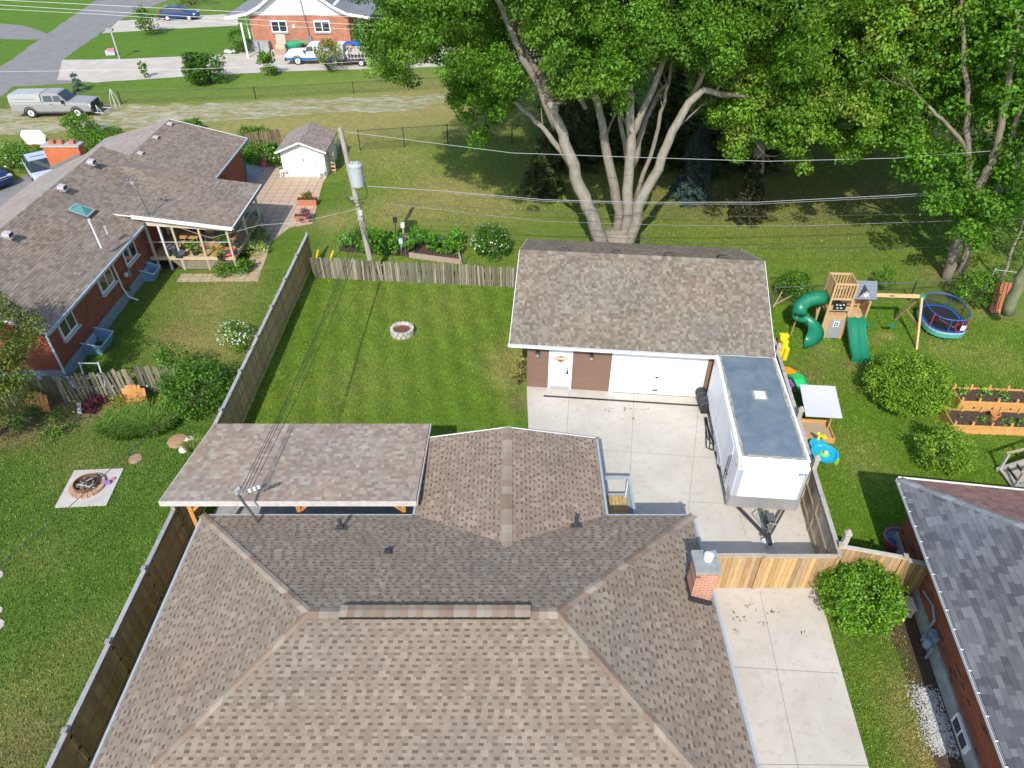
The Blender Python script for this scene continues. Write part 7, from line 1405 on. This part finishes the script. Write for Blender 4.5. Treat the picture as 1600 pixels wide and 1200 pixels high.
c = G(1415, 640); bush('big round hedge bush on the lawn below the playset', c+Vector((0, .55, 0)), 1.95, 2.1, OLIVE, 201, per=2600, size=.095, n=420, rr=(.11, .17), tips=(.20,.27,.05), tipamt=.3)
c = G(1466, 738); bush('loose airy bush on the lawn above the grey neighbouring roof', c+Vector((.05, .3, 0)), 1.15, 1.9, OLIVE, 202, per=620, size=.10, n=110, rr=(.15, .28), tips=(.2,.26,.06), tipamt=.4)
c = G(1338, 965); bush('bright green round shrub against the honey-coloured driveway fence', c+Vector((0, .25, 0)), 1.42, 1.75, [(.10,.21,.02), (.08,.17,.018), (.14,.26,.03), (.05,.11,.014)], 203, per=1700, size=.09, n=230, rr=(.13, .21), tips=(.22,.32,.05), tipamt=.3)
c = G(768, 405); bush('round dark green rose bush with white flowers behind the picket fence', c+Vector((0, .3, 0)), 1.15, 1.9, [(.045,.11,.018), (.065,.15,.022), (.03,.08,.014)], 204, per=520, size=.11, n=80, rr=(.2, .34), flowers=((.7,.7,.62), .10), nfl=110)
c = G(1240, 468); bush('round green bush left of the playset at the wire fence', c+Vector((0, .3, 0)), 1.05, 1.5, BG, 205, per=480, size=.10, n=70, rr=(.2, .34), flowers=((.35,.42,.5), .07), nfl=25)
c = G(1520, 480); bush('leafy bush behind the trampoline', c+Vector((0, .4, 0)), 1.15, 1.8, BG, 206, per=420, size=.12, n=70, rr=(.2, .34))
c = G(1378, 452); bush('small green sapling behind the playset roof', c, .6, 1.5, BG, 207, per=160, size=.12, n=24, rr=(.25, .4))
c = G(375, 548); bush('bush covered in white blossoms against the left board fence', c+Vector((-.1, .2, 0)), .85, 1.5, [(.06,.13,.02), (.08,.17,.025)], 208, per=260, size=.10, n=40, flowers=((.72,.74,.68), .085), nfl=150)
c = G(318, 660); bush('large leafy lilac spilling against the left board fence', c+Vector((-.25, .9, 0)), 1.6, 2.3, [(.055,.12,.02), (.08,.155,.028), (.04,.09,.016)], 209, per=760, size=.12, n=130, rr=(.16, .3))
c = G(282, 605); bush('loose shrub climbing over the gappy picket fence', c+Vector((0, .3, 0)), .95, 2.2, [(.06,.13,.02), (.09,.17,.03)], 210, per=230, size=.12, n=45)
c = G(335, 130); bush('wide ragged dark shrub on the verge beside the far drive', c+Vector((-.4, 0, 0)), 2.0, 2.6, [(.045,.10,.016), (.06,.13,.02), (.03,.07,.012)], 211, per=500, size=.24, n=70, rr=(.16, .34))
c = G(315, 132); bush('ragged half of the dark verge shrub nearer the road', c+Vector((-.2, -.2, 0)), 1.3, 3.0, [(.045,.10,.016), (.06,.13,.02), (.03,.07,.012)], 212, per=300, size=.24, n=40)
for (u, v, r, h, lb, sd, cl) in ((421, 118, .95, 2.3, 'small open tree in front of the porch of the far house', 213, BG), (515, 112, 1.5, 3.0, 'flowering reddish-green small tree in front of the white pickup', 214, [(.13,.15,.05), (.08,.14,.03), (.20,.15,.08)]), (598, 122, 2.0, 3.3, 'yellow-green small tree in front of the caged trailer', 215, [(.12,.20,.03), (.09,.16,.025), (.16,.23,.04)]), (228, 122, .45, 1.6, 'tiny sapling on the verge between the drives', 216, BG), (238, 54, 1.5, 3.0, 'small round tree by the upper far driveway', 217, [(.06,.11,.02), (.08,.14,.025)]), (378, 82, 1.2, 2.4, 'rounded bush against the porch of the far house', 218, [(.04,.09,.015), (.055,.12,.018)]), (300, 8, 3.0, 3.2, 'dark spreading shrub at the top edge behind the blue hatchback', 219, [(.05,.09,.015), (.07,.12,.02)]), (395, 18, 1.0, 1.4, 'low shrub beside the far house roof', 220, BG)):
    bush(lb, G(u, v), r, h, cl, sd, per=220 if r > .6 else 60, size=.24, n=34, name='small_tree' if 'tree' in lb else 'bush', cat='tree' if 'tree' in lb or 'sapling' in lb else 'bush')
c = G(124, 143); conifer('small blue-white conifer at the verge behind the silver pickup', c, 1.9, .8, [(.20,.27,.24), (.14,.2,.18)], 221, 1500, .2)
for (u, v, r, h, lb, sd) in ((20, 262, 2.2, 1.5, 'overgrown flowering shrub at the left edge beyond the brick house', 231), (60, 255, 2.0, 1.4, 'overgrown shrub left of the orange chimney', 232), (142, 238, 1.8, 1.3, 'green shrub with pale flowers right of the orange chimney', 233), (170, 225, 1.3, 1.1, 'low shrub at the far gable of the brick house', 234), (130, 212, 1.2, 1.8, 'rounded grey-green shrub beyond the orange chimney', 235), (300, 206, 1.1, .8, 'low weedy shrub along the lane, nearest the brick gable', 236), (400, 222, 1.4, .9, 'weedy growth on the lane side of the brown picket fence', 237), (405, 250, 1.5, 1.2, 'bright green hedge inside the brown picket fence', 238), (432, 262, .6, 1.9, 'climbing vine on the left side of the white shed', 239)):
    bush(lb, G(u, v), r, h, [(.07,.15,.02), (.10,.20,.025), (.05,.11,.018)], sd, per=330, size=.16, n=46, flowers=((.7,.72,.65), .12) if sd in (231, 233, 239) else None, nfl=26)
for (u, v, r, h, lb, sd, cl) in ((352, 428, .62, .7, 'left low leafy plant at the foot of the covered deck', 241, BG), (378, 425, .62, .7, 'middle low leafy plant in front of the covered deck', 242, BG), (388, 421, .5, .75, 'leafy plant at the corner of the deck by the path', 243, BG), (402, 398, .7, .8, 'variegated cream-edged hosta beside the path', 244, [(.30,.34,.12), (.12,.22,.04), (.45,.45,.22)]), (408, 378, .85, 1.0, 'dark green hosta cluster in the shade by the deck posts', 245, [(.04,.10,.02), (.06,.13,.025)]), (396, 352, .8, .9, 'dark shrub in shadow at the far corner of the deck', 246, [(.03,.07,.015)]),
    (478, 345, .5, .75, 'mass of purple petunias in the lower trough', 247, [(.18,.05,.30), (.30,.05,.12), (.06,.12,.03)]), (482, 317, .45, .72, 'spiky rust and green plant in the upper trough', 248, [(.10,.14,.04), (.25,.12,.06)]), (152, 638, .5, .5, 'deep purple foliage plant in the shaded border', 249, [(.06,.015,.05), (.09,.02,.06)]), (40, 660, .6, .5, 'green plant with violet flowers in the shaded border', 250, [(.05,.13,.03)]), (445, 270, .28, .85, 'yellow-green potted plant on the white stool', 251, [(.16,.22,.03)]), (150, 600, .5, .9, 'leafy green weed against the gappy picket fence', 252, BG), (1400, 965, .35, .55, 'pale variegated plant beside the beige box', 253, [(.3,.36,.12), (.15,.25,.05)]), (98, 668, .9, .6, 'mixed low planting in the middle of the shaded border', 254, [(.05,.11,.02), (.09,.15,.03)]), (205, 640, .9, .7, 'orange-tinted perennial planting under the curved boards', 255, [(.10,.17,.03), (.30,.14,.05), (.07,.13,.02)]), (262, 640, .7, .6, 'low planting beside the lilac', 256, [(.08,.17,.03), (.14,.2,.04)])):
    bush(lb, G(u, v), r, h, cl, sd, per=200, size=.11, n=26, name='garden_plant', cat='plant', stems=False, flowers=((.18,.04,.45), .07) if sd == 250 else None, nfl=30)
# pots of plants on the deck
for (u, v, lb, sd, cl) in ((306, 398, 'bushy green plant in a dark pot on the deck', 261, [(.12,.26,.03), (.08,.19,.02)]), (345, 405, 'grassy orange-tinted plant at the deck rim', 262, [(.14,.20,.04), (.3,.15,.05)]), (352, 386, 'tall palm-like potted plant at the deck corner post', 263, [(.12,.25,.04), (.08,.18,.03)]), (372, 386, 'pot of orange and pink flowers in the deck corner', 264, [(.10,.18,.03), (.5,.16,.08), (.5,.2,.3)])):
    c = G(u, v, .78); t = thing('potted_plant', lb, 'potted plant', c); mb = MB(); mb.lathe(c, [(.13, 0), (.18, .28), (.16, .3)], 12, col=(.03,.05,.045)); mb.build('pot', M['attr'], t)
    C_, R_ = ell((c.x, c.y, c.z+.55), (.34, .34, .32), 16, sd, .10, .18, lo=-.6); crown_mesh('leaves', t, C_, R_, 1400, .10, cl, sd)
# kitchen garden behind the weathered fence
sheet('garden_bed', [G(530, 386), G(612, 370), G(722, 378), G(720, 414), G(640, 402), G(531, 393)], .012, M['soil'], n_edge=.5, jit=.06)
mb = MB(); mb.beam(G(610, 374)+Vector((0,0,.15)), G(712, 378)+Vector((0,0,.15)), .08, .26, col=(.42,.38,.32)); mb.beam(G(640, 402)+Vector((0,0,.15)), G(720, 413)+Vector((0,0,.15)), .10, .30, col=(.40,.30,.25)); mb.beam(G(712, 378)+Vector((0,0,.15)), G(720, 413)+Vector((0,0,.15)), .10, .28, col=(.38,.32,.27)); mb.beam(G(540, 373)+Vector((0,0,.1)), G(555, 375)+Vector((0,0,.1)), .12, .2, col=(.5,.5,.5)); o = mb.build('bed_edging', M['wood']); tag(o, 'weathered timber edging round the vegetable bed behind the picket fence', 'edging')
TOMS = ((541,385),(560,387),(574,392),(583,396),(597,395),(611,398),(624,388),(585,380),(604,383),(566,377),(643,397),(652,385),(668,382),(676,393),(688,386),(693,396),(707,385),(714,398),(718,380),(648,374))
words = ('leftmost', 'second', 'third', 'fourth', 'fifth', 'sixth', 'seventh', 'eighth', 'ninth', 'tenth', 'eleventh', 'twelfth', 'thirteenth', 'fourteenth', 'fifteenth', 'sixteenth', 'seventeenth', 'eighteenth', 'nineteenth', 'rightmost')
for i, (u, v) in enumerate(sorted(TOMS)):
    bush('%s vegetable plant from the left in the bed behind the picket fence' % words[i], G(u, v), .52 if u < 630 else .42, .95, [(.07,.18,.025), (.10,.23,.03), (.05,.12,.02)], 300+i, per=170, size=.15, n=16, name='vegetable_plant', cat='vegetable plant', stems=False, rr=(.25, .42), group='vegetable plants behind the picket fence')
for (u, v, h, lb, cc) in ((631, 382, 1.25, 'white-topped stake feeder in the vegetable bed', (.7,.72,.66)), (627, 394, .7, 'pale blue-grey ornament post in the vegetable bed', (.45,.55,.62)), (722, 418, 1.5, 'dark stake at the right end of the vegetable bed', (.12,.10,.09)), (716, 378, 1.9, 'tall bean pole at the back right of the vegetable bed', (.25,.2,.13)), (619, 372, 1.2, 'thin dark stake behind the vegetable bed', (.12,.1,.08)), (634, 398, 1.6, 'brown stake in the middle of the vegetable bed', (.2,.14,.1))):
    c = G(u, v); mb = MB(); mb.tube([c, c+Vector((.06, 0, h))], .03 if h < 1.4 else .02, 6, col=cc)
    if h < 1.3: mb.box(c+Vector((.05, 0, h)), (.22, .2, .28), col=cc)
    tag(mb.build('garden_stake', M['attr']), lb, 'stake')
# daylilies: arching blades
def blades(lb, c, rx, ry, h, n, cols, seed, name='daylily_clump'):
    g = np.random.default_rng(seed); a_ = g.uniform(0, 6.283, n); rr = g.random(n)**.5; bx = c[0]+rx*rr*np.cos(a_); by = c[1]+ry*rr*np.sin(a_); d = g.uniform(0, 6.283, n); L = h*g.uniform(.5, 1.1, n); V = np.zeros((n, 6, 3)); w = .018
    ux, uy = np.cos(d), np.sin(d); px, py = -uy*w, ux*w
    for k, (f, z, ww) in enumerate(((0, 0, 1), (.35, .75, 1), (.85, .85, .35))):
        V[:, 2*k, 0] = bx+ux*L*f+px*ww; V[:, 2*k, 1] = by+uy*L*f+py*ww; V[:, 2*k+1, 0] = bx+ux*L*f-px*ww; V[:, 2*k+1, 1] = by+uy*L*f-py*ww; V[:, 2*k, 2] = V[:, 2*k+1, 2] = L*z
    base = (np.arange(n)*6)[:, None]; F = np.concatenate([base+np.array([0, 1, 3, 2]), base+np.array([2, 3, 5, 4])]); cc = np.array(cols)[g.integers(0, len(cols), n)]*g.uniform(.7, 1.3, n)[:, None]
    o = np_mesh(name, V.reshape(-1, 3), F, np.concatenate([cc, cc]), M['leaf'], None, (c[0], c[1], 0)); tag(o, lb, 'plant'); return o
DL = [(.14,.26,.035), (.10,.21,.025), (.20,.28,.05)]
blades('arching yellow-green daylily clump, left one below the curved boards', G(200, 672), .9, .7, .75, 1700, DL, 401)
blades('arching bright daylily clump, right one beside the lilac', G(240, 668), .85, .7, .8, 1700, DL, 402)
blades('low grassy clump at the corner where patio roof meets the fence', G(305, 700), .35, .3, .4, 260, [(.25,.32,.08), (.15,.24,.04)], 403, 'grassy_plant')
# curved boards, trellis, stumps, stones in the left border
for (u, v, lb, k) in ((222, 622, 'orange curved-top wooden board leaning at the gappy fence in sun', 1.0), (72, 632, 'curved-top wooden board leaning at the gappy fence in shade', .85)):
    c = G(u, v); t = thing('curved_board', lb, 'headboard', c); mb = MB()
    for j in range(6):
        x = -.42+.168*j; hh = .70+.26*math.cos(x*3.0); mb.box((c.x+x, c.y-.42, hh/2+.05), (.16, .03, hh), rx=-.3, col=TN((.55*k,.27*k,.09*k), .85, 1.15))  # k puts the shade on the second board into its wood colour
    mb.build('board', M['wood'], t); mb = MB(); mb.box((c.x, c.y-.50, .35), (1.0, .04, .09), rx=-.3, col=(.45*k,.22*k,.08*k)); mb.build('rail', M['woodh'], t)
c = G(155, 622); t = thing('ladder_trellis', 'silver ladder-like trellis leaning on the gappy picket fence', 'trellis', c); mb = MB()
for x in (-.35, .45): mb.beam((c.x+x, c.y, 0), (c.x+x-.15, c.y+.5, 1.6), .06, .03, col=(.45,.48,.5))
for z in (.5, 1.0, 1.55): mb.beam((c.x-.35-.15*z/1.6, c.y+.5*z/1.6, z), (c.x+.45-.15*z/1.6, c.y+.5*z/1.6, z), .05, .03, col=(.4,.43,.45))
mb.build('frame', M['attr'], t)
c = G(128, 642); mb = MB(t=c); mb.beam((-.2, .3, .15), (.1, -.3, .12), .16, .1, col=(.45,.46,.46)); tag(mb.build('grey_block', M['attr']), 'long grey stone lying in the shaded border', 'stone')
c = G(278, 690); mb = MB(); mb.lathe((c.x, c.y, 0), [(.42, 0), (.40, .08), (.15, .12)], 9, col=(.38,.24,.14)); tag(mb.build('flat_rock', M['attr']), 'brown flat rock beside the patio roof corner', 'rock')
for u, v, s, lb in ((298, 690, .22, 'round white boulder beside the brown flat rock'), (288, 704, .2, 'long white stone edging the left lawn by the patio roof')):
    c = G(u, v); mb = MB(); mb.lathe((c.x, c.y, 0), [(s, 0), (s*1.05, s*.4), (s*.7, s*.9), (s*.2, s)], 9, col=(.62,.58,.5)); tag(mb.build('white_stone', M['attr'], smooth=True), lb, 'stone')
c = G(212, 717); mb = MB(); mb.lathe((c.x, c.y, 0), [(.28, 0), (.25, .05), (.1, .06)], 9, col=(.36,.25,.17)); tag(mb.build('old_stump', M['bark']), 'flat remains of a stump in the left lawn', 'stump')
# shade tree at the left edge whose reddish leaves overhang the brick house
tb_ = (-21.4, 20.6)
tree('small-leaved olive tree with reddish sprays overhanging the left house corner', tb_, [([(tb_[0], tb_[1], 0), (tb_[0]+.3, tb_[1]+.4, 2.5), (tb_[0]+.6, tb_[1]+.8, 4.8)], .22, .1), ([(tb_[0]+.3, tb_[1]+.4, 2.5), (tb_[0]+1.8, tb_[1]+1.2, 4.2)], .1, .04)],
 [((-20.6, 22.6, 4.1), (1.9, 2.0, 1.6)), ((-19.9, 21.0, 2.7), (1.3, 1.4, 1.4)), ((-21.6, 20.3, 3.6), (1.8, 2.0, 1.9))], 34, [(.09,.12,.035), (.065,.09,.025), (.13,.15,.05)], 130, per=750, size=.095, tips=(.28,.11,.05), tipamt=.12, rr=(.3, .55))
# vines at garage left corner, plants in raised beds, sapling bits
c = GL(-.35, .1); bush('dry pink and green climber at the left corner of the garage', c, .5, 1.7, [(.16,.17,.05), (.25,.12,.08), (.12,.16,.04)], 260, per=130, size=.10, n=24, cat='plant', name='climber')
for i, (u, v, r) in enumerate(((1503, 612, .22), (1538, 617, .34), (1555, 617, .3), (1570, 622, .2), (1532, 655, .33), (1573, 662, .24), (1490, 648, .40), (1594, 665, .2))):
    c = G(u, v, .35); t_ = bush(('lone seedling at the left end of the back raised bed', 'broad leafy seedling in the middle of the back raised bed', 'second leafy seedling in the back raised bed', 'small seedling at the right end of the back raised bed', 'leafy young plant left of the clay pot', 'small plant right of the clay pot', 'feathery plant at the left end of the front raised bed', 'tiny plant at the right edge of the photo in the front bed')[i], c, r, .62+r*.5, [(.10,.22,.03), (.14,.28,.05)], 270+i, per=70, size=.09, n=14, name='seedling', cat='plant', stems=False)
# ---------------------------------------------------------------- grass blades over the near lawns
def grass(name, polys, dens, h, seed, excl=()):
    g = np.random.default_rng(seed); XX, YY = [], []
    for p in polys:
        p = np.array([(q[0], q[1]) for q in p]); lo, hi = p.min(0), p.max(0); n = int((hi-lo).prod()*dens); x = g.uniform(lo[0], hi[0], n); y = g.uniform(lo[1], hi[1], n); k = inpoly(x, y, p.tolist()); XX.append(x[k]); YY.append(y[k])
    x = np.concatenate(XX); y = np.concatenate(YY)
    for e in excl: k = ~inpoly(x, y, [(q[0], q[1]) for q in e]); x, y = x[k], y[k]
    n = len(x); d = g.uniform(0, 6.283, n); L = h*g.uniform(.5, 1.3, n); w = g.uniform(.010, .026, n); le = g.uniform(.1, .9, n)
    V = np.zeros((n, 3, 3)); V[:, 0] = np.stack([x+np.sin(d)*w, y-np.cos(d)*w, np.zeros(n)], 1); V[:, 1] = np.stack([x-np.sin(d)*w, y+np.cos(d)*w, np.zeros(n)], 1); V[:, 2] = np.stack([x+np.cos(d)*L*le, y+np.sin(d)*L*le, L], 1)
    C_ = ground_col(x, y)*g.uniform(.6, 2.0, n)[:, None]*np.array((1.02, 1.04, .9)); tufts = g.random(n) < .04; C_[tufts] *= np.array((1.5, 1.25, 1.4))
    o = np_mesh(name, V.reshape(-1, 3), np.arange(n*3).reshape(n, 3), C_, M['leaf']); tag(o, kind='stuff')
grass('lawn_grass', [[(-11.2,12),(.6,19),(.6,33.3),(-11.2,34.6)]], 330, .055, 501)
grass('left_lawn_grass', [[(-26,6),(-11.4,6),(-11.4,22),(-26,22)]], 380, .065, 502, [sl_])
grass('side_lawn_grass', [[(10.9,14.3),(24,14.3),(25.5,31),(11.8,31)]], 330, .065, 503, [])
grass('front_strip_grass', [[(10.15, 13.9), (12.1, 13.7), tuple(G(1402, 965)[:2]), tuple(G(1432, 1050)[:2]), tuple(G(1470, 1230)[:2]), tuple(G(1366, 1230)[:2])]], 1100, .05, 504)
grass('neighbour_lawn_grass', [[(-19.4,24.6),(-11.4,24.6),(-11.4,35),(-19.4,34.6)]], 260, .06, 505)

grass('park_grass', [[(-19,35.2),(-1,34),(1,43),(12,35),(34,31.7),(36,56),(-19,56)]], 110, .09, 506, [[G(530, 386), G(612, 370), G(722, 378), G(720, 414), G(640, 402), G(531, 393)], [(-21,35),(-10.2,35),(-12.6,53),(-21,53)], [GL(-.3,0), GL(10,0), GL(10,8.6), GL(-.3,8.6)]])

GROUPS = {'fence_post': 'stout pale fence posts', 'board_fence': 'tall board fences', 'picket_fence': 'weathered picket fences', 'chain_link_fence': 'wire fences', 'raised_bed': 'cedar raised beds', 'stepping_stone': 'stepping stones at the left edge', 'deck_chair': 'chairs on the covered deck', 'trough_planter': 'terracotta troughs on the patio',
 'power_line': 'overhead power lines', 'telephone_cable': 'telephone cables', 'guy_guard': 'yellow guy-wire guards', 'guy_wire': 'guy wires of the utility pole', 'landscape_rock': 'rocks by the far porch', 'background_house': 'houses beyond the trees', 'pickup_truck': 'pickup trucks', 'shade_tree': 'tall deciduous trees', 'spruce_tree': 'evergreens under the maples',
 'bush': 'bushes', 'small_tree': 'small trees by the far driveways', 'garden_plant': 'plants in the left gardens', 'potted_plant': 'potted plants on the deck', 'garden_stake': 'stakes in the vegetable bed', 'daylily_clump': 'daylily clumps', 'curved_board': 'curved boards leaning on the picket fence', 'white_stone': 'white stones by the patio roof', 'seedling': 'seedlings in the raised beds', 'parked_car': 'cars parked beyond the brick house', 'neighbour_wire': 'thin wires over the left yard'}
for o in scene.objects:
    if o.parent is None and 'group' not in o:
        k = o.name.split('.')[0]
        if k in GROUPS: o['group'] = GROUPS[k]
